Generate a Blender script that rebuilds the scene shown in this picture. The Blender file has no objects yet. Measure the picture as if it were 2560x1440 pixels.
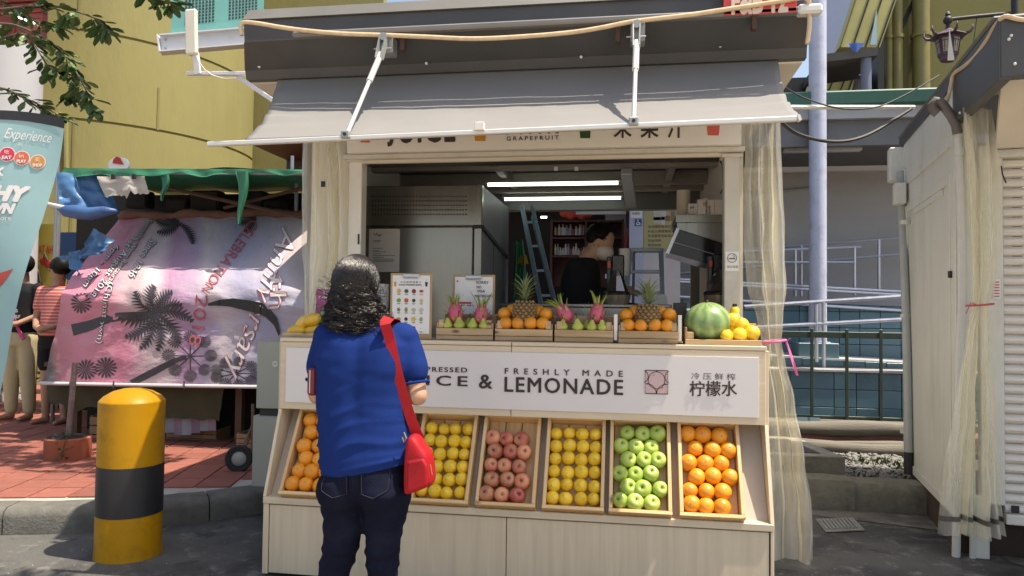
import bpy, bmesh, math, random
from mathutils import Vector, Matrix, Quaternion, noise as mnoise
R = math.radians
rnd = random.Random(7)
scene = bpy.context.scene
COL = scene.collection

# ---------------------------------------------------------------- camera, sky, sun, exposure
F_PX, YAW, PITCH, ROLL, EYE = 1849.0, R(9.0), R(1.75), R(0.7), Vector((0, 0, 1.36))
_f = Vector((-math.sin(YAW) * math.cos(PITCH), math.cos(YAW) * math.cos(PITCH), math.sin(PITCH)))
_r = Vector((math.cos(YAW), math.sin(YAW), 0)); _u = _r.cross(_f)
CR = _r * math.cos(ROLL) + _u * math.sin(ROLL); CU = -_r * math.sin(ROLL) + _u * math.cos(ROLL)
cam = bpy.data.cameras.new('camera'); cam_o = bpy.data.objects.new('camera', cam); COL.objects.link(cam_o)
cam.sensor_width = 36; cam.lens = 36 * F_PX / 2560; cam.clip_start = 0.05; cam.clip_end = 600
cam_o.matrix_world = Matrix((( CR.x, CU.x, -_f.x, EYE.x), (CR.y, CU.y, -_f.y, EYE.y), (CR.z, CU.z, -_f.z, EYE.z), (0, 0, 0, 1)))
scene.camera = cam_o

SUN_DIR = Vector((-0.38, 0.055, -0.922)).normalized()          # the way the light travels
world = bpy.data.worlds.new('World'); scene.world = world; world.use_nodes = True
wn = world.node_tree.nodes; wl = world.node_tree.links
sky = wn.new('ShaderNodeTexSky'); sky.sky_type = 'NISHITA'; sky.sun_disc = False
sky.sun_elevation = math.asin(-SUN_DIR.z); sky.sun_rotation = math.atan2(-SUN_DIR.x, -SUN_DIR.y)
sky.dust_density = 2.5; sky.ozone_density = 1.0
wl.new(sky.outputs[0], wn['Background'].inputs[0]); wn['Background'].inputs[1].default_value = 0.14
sl = bpy.data.lights.new('sun', 'SUN'); sl.energy = 4.3; sl.angle = R(0.55); sl.color = (1, .955, .88)
sun = bpy.data.objects.new('sun', sl); COL.objects.link(sun); sun.rotation_euler = SUN_DIR.to_track_quat('-Z', 'Y').to_euler()
sun.location = (6, -2, 12)
vs = scene.view_settings
vs.view_transform = 'Standard'; vs.look = 'None'; vs.gamma = 1; vs.exposure = 0.85; vs.use_curve_mapping = False
vs.use_white_balance = True; vs.white_balance_temperature = 7300; vs.white_balance_tint = 10
scene.cycles.max_bounces = 10; scene.cycles.transparent_max_bounces = 24; scene.cycles.diffuse_bounces = 5
scene.cycles.use_denoising = True; scene.cycles.caustics_reflective = False; scene.cycles.caustics_refractive = False

def at(px, py, X=None, Y=None, Z=None):
    """the point of the place on the plane X, Y or Z = value that the photograph shows at pixel (px, py)"""
    d = _f + CR * ((px - 1280) / F_PX) - CU * ((py - 720) / F_PX)
    i, v = (0, X) if X is not None else (1, Y) if Y is not None else (2, Z)
    return EYE + d * ((v - EYE[i]) / d[i])

# ---------------------------------------------------------------- building helpers
def srgb(h):
    h = h.lstrip('#'); c = [int(h[i:i + 2], 16) / 255 for i in (0, 2, 4)]
    return tuple(x / 12.92 if x <= .04045 else ((x + .055) / 1.055) ** 2.4 for x in c)
def nz(p, s=1.0, o=0.0):
    return mnoise.noise(Vector((p[0] * s + o, p[1] * s - o, p[2] * s + 2 * o)))

class MB:
    def __init__(s): s.bm = bmesh.new(); s.mi = 0; s.uv = None
    def _fin(s, faces):
        for f in faces: f.material_index = s.mi
    def box(s, lo, hi, bev=0.0, rot=None, piv=None):
        lo, hi = Vector(lo), Vector(hi); c = (lo + hi) / 2; d = hi - lo
        r = bmesh.ops.create_cube(s.bm, size=1)
        vv = r['verts']
        for v in vv: v.co = Vector((v.co.x * d.x, v.co.y * d.y, v.co.z * d.z)) + c
        ff = list({f for v in vv for f in v.link_faces}); s._fin(ff)
        if bev > 0:
            ee = list({e for v in vv for e in v.link_edges})
            b = bmesh.ops.bevel(s.bm, geom=ee, offset=min(bev, min(abs(d.x), abs(d.y), abs(d.z)) * .45), segments=1, affect='EDGES', profile=.5)
            s._fin(b['faces']); vv = list({v for f in ff if f.is_valid for v in f.verts} | {v for f in b['faces'] for v in f.verts})
        if rot is not None:
            p = Vector(piv) if piv is not None else c
            for v in vv: v.co = p + rot @ (v.co - p)
        s.last = vv; return s
    def bar(s, a, b, w, h, up=(0, 0, 1), bev=0.0):
        a, b = Vector(a), Vector(b); d = b - a; L = d.length; x = d.normalized()
        u = Vector(up); y = u.cross(x)
        if y.length < 1e-5: y = Vector((0, 1, 0)).cross(x)
        y.normalize(); z = x.cross(y)
        s.box((0, -w / 2, -h / 2), (L, w / 2, h / 2), bev, Matrix((x, y, z)).transposed(), (0, 0, 0))
        for v in s.last: v.co += a
        return s
    def tube(s, pts, r, n=8, closed=False, caps=True):
        pts = [Vector(p) for p in pts]; m = len(pts)
        rr = r if hasattr(r, '__len__') else [r] * m
        prev = None; rings = []
        for i, p in enumerate(pts):
            if closed: t = pts[(i + 1) % m] - pts[i - 1]
            else: t = pts[min(i + 1, m - 1)] - pts[max(i - 1, 0)]
            t.normalize()
            if prev is None:
                a = Vector((0, 0, 1)) if abs(t.z) < .9 else Vector((1, 0, 0)); x = t.cross(a).normalized()
            else:
                x = prev - t * prev.dot(t); x = x.normalized() if x.length > 1e-6 else t.orthogonal().normalized()
            prev = x; y = t.cross(x)
            rings.append([s.bm.verts.new(p + (x * math.cos(k * 2 * math.pi / n) + y * math.sin(k * 2 * math.pi / n)) * rr[i]) for k in range(n)])
        ff = []
        for i in range(m if closed else m - 1):
            A, B = rings[i], rings[(i + 1) % m]
            for k in range(n): ff.append(s.bm.faces.new((A[k], A[(k + 1) % n], B[(k + 1) % n], B[k])))
        if caps and not closed and n > 2:
            ff.append(s.bm.faces.new(rings[0][::-1])); ff.append(s.bm.faces.new(rings[-1]))
        s._fin(ff); return s
    def cyl(s, a, b, r, r2=None, n=16): return s.tube([a, b], [r, r if r2 is None else r2], n)
    def lathe(s, prof, n=24, o=(0, 0, 0), mtx=None, caps=True):
        o = Vector(o); rings = []
        for (r, z) in prof:
            if r < 1e-6: ring = [s.bm.verts.new((0, 0, z))]
            else: ring = [s.bm.verts.new((r * math.cos(2 * math.pi * k / n), r * math.sin(2 * math.pi * k / n), z)) for k in range(n)]
            rings.append(ring)
        ff = []
        for A, B in zip(rings, rings[1:]):
            for k in range(n):
                k2 = (k + 1) % n
                if len(A) == 1 and len(B) == 1: continue
                if len(A) == 1: ff.append(s.bm.faces.new((A[0], B[k2], B[k])))
                elif len(B) == 1: ff.append(s.bm.faces.new((A[k], A[k2], B[0])))
                else: ff.append(s.bm.faces.new((A[k], A[k2], B[k2], B[k])))
        if caps:
            if len(rings[0]) > 1: ff.append(s.bm.faces.new(rings[0][::-1]))
            if len(rings[-1]) > 1: ff.append(s.bm.faces.new(rings[-1]))
        for ring in rings:
            for v in ring: v.co = (mtx @ v.co if mtx is not None else v.co) + o
        s._fin(ff); return s
    def grid(s, fn, nu, nv, uv=True, skip=None):
        V = [[s.bm.verts.new(fn(i / nu, j / nv)) for i in range(nu + 1)] for j in range(nv + 1)]
        L = s.bm.loops.layers.uv.verify() if uv else None
        for j in range(nv):
            for i in range(nu):
                if skip and skip((i + .5) / nu, (j + .5) / nv): continue
                f = s.bm.faces.new((V[j][i], V[j][i + 1], V[j + 1][i + 1], V[j + 1][i])); f.material_index = s.mi
                if uv:
                    for l, (a, b) in zip(f.loops, ((i, j), (i + 1, j), (i + 1, j + 1), (i, j + 1))): l[L].uv = (a / nu, b / nv)
        return s
    def poly(s, pts, thick=None):
        """a flat outline; with thick (a vector) it becomes a prism"""
        A = [s.bm.verts.new(p) for p in pts]; ff = [s.bm.faces.new(A)]
        if thick is not None:
            t = Vector(thick); B = [s.bm.verts.new(Vector(p) + t) for p in pts]
            ff.append(s.bm.faces.new(B[::-1]))
            for i in range(len(A)): j = (i + 1) % len(A); ff.append(s.bm.faces.new((A[j], A[i], B[i], B[j])))
        s._fin(ff); return s
    def sphere(s, c, r, nu=16, nv=10, sc=(1, 1, 1), mtx=None):
        prof = [(math.sin(math.pi * i / nv), -math.cos(math.pi * i / nv)) for i in range(nv + 1)]
        prof[0] = (0, -1); prof[-1] = (0, 1)
        m = (mtx if mtx is not None else Matrix.Identity(3)) @ Matrix.Diagonal((r * sc[0], r * sc[1], r * sc[2]))
        return s.lathe(prof, nu, c, m)
    def build(s, name, mats, parent=None, smooth=False, loc=None, angle=None):
        me = bpy.data.meshes.new(name)
        bmesh.ops.recalc_face_normals(s.bm, faces=s.bm.faces[:]) if not getattr(s, 'keepn', False) else None
        s.bm.to_mesh(me); s.bm.free()
        for m in (mats if isinstance(mats, (list, tuple)) else [mats]): me.materials.append(m)
        if smooth:
            for p in me.polygons: p.use_smooth = True
            if angle: me.set_sharp_from_angle(angle=R(angle))
        o = bpy.data.objects.new(name, me); COL.objects.link(o)
        if parent is not None: attach(o, parent)
        if loc is not None: o.location = loc
        return o

_world_parents = {}
def attach(o, parent):
    o.parent = parent
    if parent.name in _world_parents: o.matrix_parent_inverse = _world_parents[parent.name]
    return o
def tag(o, label=None, cat=None, group=None, kind=None):
    if label: o['label'] = label
    if cat: o['category'] = cat
    if group: o['group'] = group
    if kind: o['kind'] = kind
    return o
def thing(name, label, cat, loc=(0, 0, 0), rotz=0, group=None, local=False):
    # an Empty at the thing's base; its parts are given in world coordinates unless local
    o = bpy.data.objects.new(name, None); COL.objects.link(o); o.empty_display_size = .1
    o.location = loc; o.rotation_euler = (0, 0, rotz)
    if not local: _world_parents[o.name] = (Matrix.Translation(Vector(loc)) @ Matrix.Rotation(rotz, 4, 'Z')).inverted()
    return tag(o, label, cat, group)
def part(name, mat, parent, lo, hi, bev=0.0, rot=None, piv=None):
    return MB().box(lo, hi, bev, rot, piv).build(name, mat, parent)
def tube(name, mat, parent, pts, r, n=8, smooth=True):
    return MB().tube(pts, r, n).build(name, mat, parent, smooth, angle=40)
def linked(o, parent=None, loc=None, rot=None, scale=None):
    c = o.copy(); COL.objects.link(c)
    for k in list(c.keys()):
        if k in ('label', 'category', 'group', 'kind'): del c[k]
    if parent is not None: c.parent = parent
    if loc is not None: c.location = loc
    if rot is not None: c.rotation_euler = rot
    if scale is not None: c.scale = scale
    return c

# ---------------------------------------------------------------- materials
_mats = {}
def M(name, col, rough=.6, metal=0.0, var=.10, vs_=5.0, bump=0.0, bs=80.0, spec=.5, dirt=0.0, dirtcol=(.05, .045, .035), ds=2.2,
      coat=0.0, emit=None, rnd_=0.0, stretch=(1, 1, 1), rvar=.12, sss=0.0, sheen=0.0, trans=0.0):
    if name in _mats: return _mats[name]
    if isinstance(col, str): col = srgb(col)
    m = bpy.data.materials.new(name); m.use_nodes = True; _mats[name] = m
    n, l = m.node_tree.nodes, m.node_tree.links; p = n['Principled BSDF']
    p.inputs['Metallic'].default_value = metal; p.inputs['Specular IOR Level'].default_value = spec
    p.inputs['Coat Weight'].default_value = coat; p.inputs['Coat Roughness'].default_value = .15
    if sheen: p.inputs['Sheen Weight'].default_value = sheen
    if sss: p.inputs['Subsurface Weight'].default_value = sss; p.inputs['Subsurface Radius'].default_value = (.01, .006, .004)
    if trans: p.inputs['Transmission Weight'].default_value = trans
    tc = n.new('ShaderNodeTexCoord'); mp = n.new('ShaderNodeMapping'); l.new(tc.outputs['Object'], mp.inputs[0]); mp.inputs['Scale'].default_value = stretch
    nt = n.new('ShaderNodeTexNoise'); nt.inputs['Scale'].default_value = vs_; nt.inputs['Detail'].default_value = 6; nt.inputs['Roughness'].default_value = .62
    l.new(mp.outputs[0], nt.inputs[0])
    mx = n.new('ShaderNodeMix'); mx.data_type = 'RGBA'
    mx.inputs[6].default_value = (*[max(0, c * (1 - var * 1.6)) for c in col], 1); mx.inputs[7].default_value = (*[min(1, c * (1 + var * 1.6)) for c in col], 1)
    l.new(nt.outputs['Fac'], mx.inputs[0]); out = mx.outputs[2]
    if rnd_:
        oi = n.new('ShaderNodeObjectInfo'); hs = n.new('ShaderNodeHueSaturation'); mr = n.new('ShaderNodeMapRange')
        mr.inputs[3].default_value = 1 - rnd_; mr.inputs[4].default_value = 1 + rnd_
        l.new(oi.outputs['Random'], mr.inputs[0]); l.new(mr.outputs[0], hs.inputs['Value']); l.new(out, hs.inputs['Color']); out = hs.outputs[0]
    if dirt:
        d = n.new('ShaderNodeTexNoise'); d.inputs['Scale'].default_value = ds; d.inputs['Detail'].default_value = 9; d.inputs['Roughness'].default_value = .7
        l.new(mp.outputs[0], d.inputs[0]); cr = n.new('ShaderNodeValToRGB'); cr.color_ramp.elements[0].position = .5; cr.color_ramp.elements[1].position = .78
        l.new(d.outputs['Fac'], cr.inputs[0]); m2 = n.new('ShaderNodeMix'); m2.data_type = 'RGBA'; m2.inputs[7].default_value = (*dirtcol, 1)
        mu = n.new('ShaderNodeMath'); mu.operation = 'MULTIPLY'; mu.inputs[1].default_value = dirt; l.new(cr.outputs[0], mu.inputs[0])
        l.new(mu.outputs[0], m2.inputs[0]); l.new(out, m2.inputs[6]); out = m2.outputs[2]
    l.new(out, p.inputs['Base Color'])
    rr = n.new('ShaderNodeMapRange'); rr.inputs[3].default_value = max(.02, rough - rvar); rr.inputs[4].default_value = min(1, rough + rvar)
    l.new(nt.outputs['Fac'], rr.inputs[0]); l.new(rr.outputs[0], p.inputs['Roughness'])
    if bump:
        b = n.new('ShaderNodeTexNoise'); b.inputs['Scale'].default_value = bs; b.inputs['Detail'].default_value = 5; l.new(mp.outputs[0], b.inputs[0])
        bp = n.new('ShaderNodeBump'); bp.inputs['Strength'].default_value = bump; bp.inputs['Distance'].default_value = .01
        l.new(b.outputs['Fac'], bp.inputs['Height']); l.new(bp.outputs[0], p.inputs['Normal'])
    if emit: p.inputs['Emission Color'].default_value = (*emit[:3], 1); p.inputs['Emission Strength'].default_value = emit[3]
    return m
def wood(name, a, b, axis=0, scale=1.0, rough=.5, knots=True, rnd_=.08, bump=.12):
    """grain that runs along one axis of the object, with a few knots"""
    if name in _mats: return _mats[name]
    a, b = (srgb(c) if isinstance(c, str) else c for c in (a, b))
    m = bpy.data.materials.new(name); m.use_nodes = True; _mats[name] = m
    n, l = m.node_tree.nodes, m.node_tree.links; p = n['Principled BSDF']; p.inputs['Roughness'].default_value = rough
    tc = n.new('ShaderNodeTexCoord'); oi = n.new('ShaderNodeObjectInfo'); ad = n.new('ShaderNodeVectorMath'); ad.operation = 'ADD'
    cm = n.new('ShaderNodeCombineXYZ'); mu = n.new('ShaderNodeMath'); mu.operation = 'MULTIPLY'; mu.inputs[1].default_value = 37
    l.new(oi.outputs['Random'], mu.inputs[0])
    for i in range(3): l.new(mu.outputs[0], cm.inputs[i])
    l.new(tc.outputs['Object'], ad.inputs[0]); l.new(cm.outputs[0], ad.inputs[1])
    mp = n.new('ShaderNodeMapping'); l.new(ad.outputs[0], mp.inputs[0])
    sc = [22 * scale] * 3; sc[axis] = 1.3 * scale; mp.inputs['Scale'].default_value = sc
    nt = n.new('ShaderNodeTexNoise'); nt.inputs['Scale'].default_value = 1.6; nt.inputs['Detail'].default_value = 7; nt.inputs['Distortion'].default_value = .6; l.new(mp.outputs[0], nt.inputs[0])
    cr = n.new('ShaderNodeValToRGB'); e = cr.color_ramp.elements; e[0].position = .3; e[0].color = (*b, 1); e[1].position = .68; e[1].color = (*a, 1)
    l.new(nt.outputs['Fac'], cr.inputs[0]); out = cr.outputs[0]
    if knots:
        mp2 = n.new('ShaderNodeMapping'); l.new(ad.outputs[0], mp2.inputs[0]); s2 = [16] * 3; s2[axis] = 7; mp2.inputs['Scale'].default_value = s2
        vo = n.new('ShaderNodeTexVoronoi'); vo.inputs['Scale'].default_value = .8; l.new(mp2.outputs[0], vo.inputs[0])
        c2 = n.new('ShaderNodeValToRGB'); c2.color_ramp.elements[0].position = .05; c2.color_ramp.elements[0].color = (1, 1, 1, 1); c2.color_ramp.elements[1].position = .16; c2.color_ramp.elements[1].color = (0, 0, 0, 1)
        l.new(vo.outputs['Distance'], c2.inputs[0]); mk = n.new('ShaderNodeMix'); mk.data_type = 'RGBA'; mk.inputs[7].default_value = (*[c * .35 for c in b], 1)
        l.new(c2.outputs[0], mk.inputs[0]); l.new(out, mk.inputs[6]); out = mk.outputs[2]
    hs = n.new('ShaderNodeHueSaturation'); mr = n.new('ShaderNodeMapRange'); mr.inputs[3].default_value = 1 - rnd_; mr.inputs[4].default_value = 1 + rnd_
    l.new(oi.outputs['Random'], mr.inputs[0]); l.new(mr.outputs[0], hs.inputs['Value']); l.new(out, hs.inputs['Color']); l.new(hs.outputs[0], p.inputs['Base Color'])
    bp = n.new('ShaderNodeBump'); bp.inputs['Strength'].default_value = bump; bp.inputs['Distance'].default_value = .004; l.new(nt.outputs['Fac'], bp.inputs['Height']); l.new(bp.outputs[0], p.inputs['Normal'])
    return m
def film(name, tint, haze_=.5, rough=.15):
    """clear PVC sheet, cloudy in streaks"""
    if name in _mats: return _mats[name]
    m = bpy.data.materials.new(name); m.use_nodes = True; _mats[name] = m
    n, l = m.node_tree.nodes, m.node_tree.links; p = n['Principled BSDF']; o = n['Material Output']
    p.inputs['Base Color'].default_value = (*tint, 1); p.inputs['Roughness'].default_value = rough; p.inputs['Specular IOR Level'].default_value = 1.0; p.inputs['Coat Weight'].default_value = .6; p.inputs['Coat Roughness'].default_value = .06
    tl = n.new('ShaderNodeBsdfTranslucent'); tl.inputs[0].default_value = (*tint, 1)
    m1 = n.new('ShaderNodeMixShader'); m1.inputs[0].default_value = .35; l.new(p.outputs[0], m1.inputs[1]); l.new(tl.outputs[0], m1.inputs[2])
    tr = n.new('ShaderNodeBsdfTransparent'); tr.inputs[0].default_value = (.95, .93, .83, 1)
    mx = n.new('ShaderNodeMixShader'); tc = n.new('ShaderNodeTexCoord'); mp = n.new('ShaderNodeMapping'); mp.inputs['Scale'].default_value = (7, 3, .7)
    nt = n.new('ShaderNodeTexNoise'); nt.inputs['Scale'].default_value = 2; nt.inputs['Detail'].default_value = 6
    l.new(tc.outputs['Object'], mp.inputs[0]); l.new(mp.outputs[0], nt.inputs[0])
    mr = n.new('ShaderNodeMapRange'); mr.inputs[1].default_value = .25; mr.inputs[2].default_value = .75; mr.inputs[3].default_value = max(0, haze_ - .25); mr.inputs[4].default_value = min(1, haze_ + .25)
    l.new(nt.outputs['Fac'], mr.inputs[0]); l.new(mr.outputs[0], mx.inputs[0]); l.new(tr.outputs[0], mx.inputs[1]); l.new(m1.outputs[0], mx.inputs[2]); l.new(mx.outputs[0], o.inputs[0])
    return m

# ---------------------------------------------------------------- lettering
_txt = {}
def text_geo(body, bold=0.0, space=1.0, shear=0.0):
    """outline of a line of writing, cap height about 0.73, lower left corner at the origin: (points, faces, width, height)"""
    k = (body, bold, space, shear)
    if k in _txt: return _txt[k]
    c = bpy.data.curves.new('lettering', 'FONT'); c.body = body; c.space_character = space; c.shear = shear; c.resolution_u = 3
    o = bpy.data.objects.new('lettering', c); COL.objects.link(o)
    dg = bpy.context.evaluated_depsgraph_get(); me = o.evaluated_get(dg).to_mesh()
    V = [v.co.copy() for v in me.vertices]; Fc = [tuple(p.vertices) for p in me.polygons]
    bpy.data.objects.remove(o); bpy.data.curves.remove(c)
    x0 = min(v.x for v in V); y0 = min(v.y for v in V)
    V = [Vector((v.x - x0, v.y - y0, 0)) for v in V]
    w_, h_ = max(v.x for v in V), max(v.y for v in V)
    if bold:                                                  # heavier strokes: the same outline laid again a hair aside
        n0 = len(V); V0, F0 = list(V), list(Fc)
        for i, (dx, dy) in enumerate(((1, 0), (-1, 0), (0, .7), (0, -.7), (.7, .5), (-.7, -.5), (.7, -.5), (-.7, .5))):
            V += [v + Vector((dx * bold * 1.6, dy * bold * 1.6, .00012 * (i + 1))) for v in V0]; Fc += [tuple(j + n0 * (i + 1) for j in f) for f in F0]
    g = (V, Fc, w_, h_); _txt[k] = g; return g
def lettering(body, p0, ex, ey, mat, parent, height=None, width=None, bold=0.0, space=1.0, shear=0.0, name='lettering', off=.0025, center=False, warp=None, mb=None):
    """writing laid on a surface: p0 lower left corner, ex / ey unit directions, height and / or width in metres"""
    V, Fc, w, h = text_geo(body, bold, space, shear)
    ex, ey = Vector(ex).normalized(), Vector(ey).normalized(); nrm = ex.cross(ey); p0 = Vector(p0)
    sy = height / h if height else None; sx = width / w if width else None
    if sy is None: sy = sx
    if sx is None: sx = sy
    if center: p0 = p0 - ex * (w * sx / 2)
    own = mb is None
    if own: mb = MB()
    vv = []
    for v in V:
        q = p0 + ex * (v.x * sx) + ey * (v.y * sy) + nrm * (off + v.z)
        vv.append(mb.bm.verts.new(warp(q) if warp else q))
    for f in Fc:
        try: g = mb.bm.faces.new([vv[i] for i in f]); g.material_index = mb.mi
        except ValueError: pass
    if own: mb.keepn = True; return mb.build(name, mat, parent)

# ================================================================ THE SETTING
# ---- road, kerbs, pavement, alley
def ground_mat(name, base, dark, pale, wet=.0, scale=1.0):
    m = bpy.data.materials.new(name); m.use_nodes = True; n, l = m.node_tree.nodes, m.node_tree.links; p = n['Principled BSDF']
    tc = n.new('ShaderNodeTexCoord')
    def noise(s, d=8, r=.65):
        t = n.new('ShaderNodeTexNoise'); t.inputs['Scale'].default_value = s * scale; t.inputs['Detail'].default_value = d; t.inputs['Roughness'].default_value = r; l.new(tc.outputs['Object'], t.inputs[0]); return t
    def ramp(t, a, b):
        c = n.new('ShaderNodeMapRange'); c.inputs[1].default_value = a; c.inputs[2].default_value = b; l.new(t.outputs['Fac'], c.inputs[0]); return c.outputs[0]
    def mix(f, a, b):
        x = n.new('ShaderNodeMix'); x.data_type = 'RGBA'; l.new(f, x.inputs[0])
        for i, c in ((6, a), (7, b)):
            if isinstance(c, tuple): x.inputs[i].default_value = (*c, 1)
            else: l.new(c, x.inputs[i])
        return x.outputs[2]
    g = noise(140, 3); big = noise(1.1); mid = noise(6.5, 9, .75)
    c = mix(ramp(g, .3, .7), tuple(x * .7 for x in base), tuple(x * 1.35 for x in base))
    c = mix(ramp(big, .45, .58), c, dark); c = mix(ramp(mid, .54, .70), c, pale); md2 = noise(2.7, 10, .7); c = mix(ramp(md2, .56, .60), c, tuple(x * .55 for x in base))
    sp = n.new('ShaderNodeTexVoronoi'); sp.inputs['Scale'].default_value = 16; l.new(tc.outputs['Object'], sp.inputs[0])
    cr = n.new('ShaderNodeMapRange'); cr.inputs[1].default_value = .055; cr.inputs[2].default_value = .04; l.new(sp.outputs['Distance'], cr.inputs[0])
    c = mix(cr.outputs[0], c, tuple(min(.6, x * 3) for x in pale)); l.new(c, p.inputs['Base Color'])
    rr = n.new('ShaderNodeMapRange'); rr.inputs[1].default_value = .47; rr.inputs[2].default_value = .62; rr.inputs[3].default_value = .85; rr.inputs[4].default_value = .85 - wet; l.new(big.outputs['Fac'], rr.inputs[0]); l.new(rr.outputs[0], p.inputs['Roughness'])
    ad = n.new('ShaderNodeMath'); ad.operation = 'ADD'; l.new(g.outputs['Fac'], ad.inputs[0]); l.new(mid.outputs['Fac'], ad.inputs[1])
    bp = n.new('ShaderNodeBump'); bp.inputs['Strength'].default_value = .5; bp.inputs['Distance'].default_value = .012; l.new(ad.outputs[0], bp.inputs['Height']); l.new(bp.outputs[0], p.inputs['Normal'])
    return m
m_asphalt = ground_mat('asphalt', (.095, .092, .085), (.03, .031, .033), (.22, .21, .185), wet=.45)
m_alley = ground_mat('alley_concrete', (.16, .15, .13), (.075, .072, .062), (.26, .25, .22), wet=.2, scale=1.2)
m_stone = M('kerb_stone', (.125, .12, .105), .85, var=.4, vs_=9, bump=.5, bs=60, dirt=.8, dirtcol=(.035, .036, .028), ds=3)
m_mosscon = M('mossy_concrete', (.17, .16, .125), .9, var=.35, vs_=7, bump=.6, bs=40, dirt=.85, dirtcol=(.035, .04, .02), ds=4)

tag(MB().grid(lambda u, v: ((u - .5) * 240, (v - .35) * 240, 0), 8, 8).build('road', m_asphalt), kind='structure')

m_bounce = M('pale_bounce_ground', (.38, .33, .27), .8, var=.15, vs_=3, bump=.2, dirt=.2, dirtcol=(.25, .22, .18))  # unseen pale ground added to bounce warm light onto the counter front
tag(MB().poly([(-40, -40, .004), (40, -40, .004), (40, 2.35, .004), (-40, 2.35, .004)]).build('bounce_ground', m_bounce), kind='structure')
kerb_line = [(-9.0, 3.1), (-6.5, 3.45), (-4.6, 3.70), (-3.64, 3.88), (-3.05, 4.08), (-2.62, 4.38), (-2.30, 4.70), (-2.0, 4.95), (-1.4, 5.15)]
def smooth_line(pts, n=6):
    out = []
    for i in range(len(pts) - 1):
        p0, p1, p2, p3 = (Vector(pts[max(0, min(len(pts) - 1, i + k))]) for k in (-1, 0, 1, 2))
        for k in range(n):
            t = k / n; out.append(.5 * ((2 * p1) + (p2 - p0) * t + (2 * p0 - 5 * p1 + 4 * p2 - p3) * t * t + (3 * p1 - p0 - 3 * p2 + p3) * t ** 3))
    out.append(Vector(pts[-1])); return out
KL = smooth_line(kerb_line, 6)
kerb = tag(thing('kerb', None, None, (-3, 4.1, 0)), kind='structure')
def kerb_block(i0, i1):
    b = MB(); P = KL[i0:i1 + 1]; rings = []
    for i, p in enumerate(P):
        j = i0 + i; t = (KL[min(j + 1, len(KL) - 1)] - KL[max(j - 1, 0)]).normalized(); nn = Vector((-t.y, t.x))
        sh = .004 if i == 0 else -.004 if i == len(P) - 1 else 0
        q = p + t * sh; ring = []
        for (d, z) in ((0, -.05), (0, .10), (.012, .132), (.045, .15), (.19, .153), (.19, -.05)):
            w = q + nn * (d + .006 * nz((p.x, p.y, z), 9)); ring.append(b.bm.verts.new((w.x, w.y, z + (.006 * nz((p.x, p.y, z), 7, 3) if z > 0 else 0))))
        rings.append(ring)
    for A, B in zip(rings, rings[1:]):
        for k in range(6): b.bm.faces.new((A[k], A[(k + 1) % 6], B[(k + 1) % 6], B[k]))
    b.bm.faces.new(rings[0]); b.bm.faces.new(rings[-1][::-1])
    return b.build('kerb_stone', m_stone, kerb, True, angle=50)
for i in range(0, len(KL) - 1, 6): kerb_block(i, min(i + 6, len(KL) - 1))

# pavement of red clay tiles (mortar bed, then each tile)
m_mortar = M('pale_mortar', (.42, .38, .33), .9, var=.25, vs_=12, bump=.3, dirt=.5)
m_tile = M('red_clay_tile', (.255, .085, .06), .75, var=.35, vs_=8, bump=.25, bs=90, rnd_=.16, dirt=.5, dirtcol=(.10, .05, .04), ds=5)
pts = [(KL[i].x - .0, KL[i].y + .185) for i in range(len(KL))]
pav = tag(MB().poly([(x, y, .146) for x, y in pts] + [(-1.4, 14, .146), (-9, 14, .146)]).build('pavement', m_mortar), kind='structure')
tag(MB().poly([(-9, 6.6, .150), (-2.4, 6.6, .150), (-2.4, 14, .150), (-9, 14, .150)]).build('far_paving', m_tile), kind='structure')
tmesh = None; ta = R(14); ex, ey = Vector((math.cos(ta), math.sin(ta))), Vector((-math.sin(ta), math.cos(ta)))
TS = .235
def kerb_y(x):
    for a, b in zip(KL, KL[1:]):
        if a.x <= x <= b.x: return a.y + (b.y - a.y) * (x - a.x) / (b.x - a.x)
    return 99
for i in range(-4, 18):
    for j in range(0, 14):
        c = Vector((-5.4, 3.6)) + ex * (i * TS) + ey * (j * TS)
        if not (-6.2 < c.x < -2.15): continue
        mn = min(c.y + ey.y * sy * TS / 2 + ex.y * sx * TS / 2 - kerb_y(c.x + ex.x * sx * TS / 2 + ey.x * sy * TS / 2) for sx in (-1, 1) for sy in (-1, 1))
        if mn < .18 or c.y > 7: continue
        if tmesh is None:
            tmesh = MB().box((-TS / 2 + .006, -TS / 2 + .006, -.008), (TS / 2 - .006, TS / 2 - .006, .008), .003).build('tile', m_tile, pav); o = tmesh
        else: o = linked(tmesh, pav)
        o.location = (c.x, c.y, .150 + rnd.uniform(-.0015, .0015)); o.rotation_euler = (rnd.uniform(-.004, .004), rnd.uniform(-.004, .004), ta)

# alley between the two kiosks
alley = tag(MB().poly([(.9, 5.40, .004), (2.1, 5.05, .004), (2.1, 4.5, .004), (3.2, 3.4, .004), (6, 3.4, .004), (6, 6.2, .004), (.9, 6.2, .004)]).build('alley_ground', m_alley), kind='structure')
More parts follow.
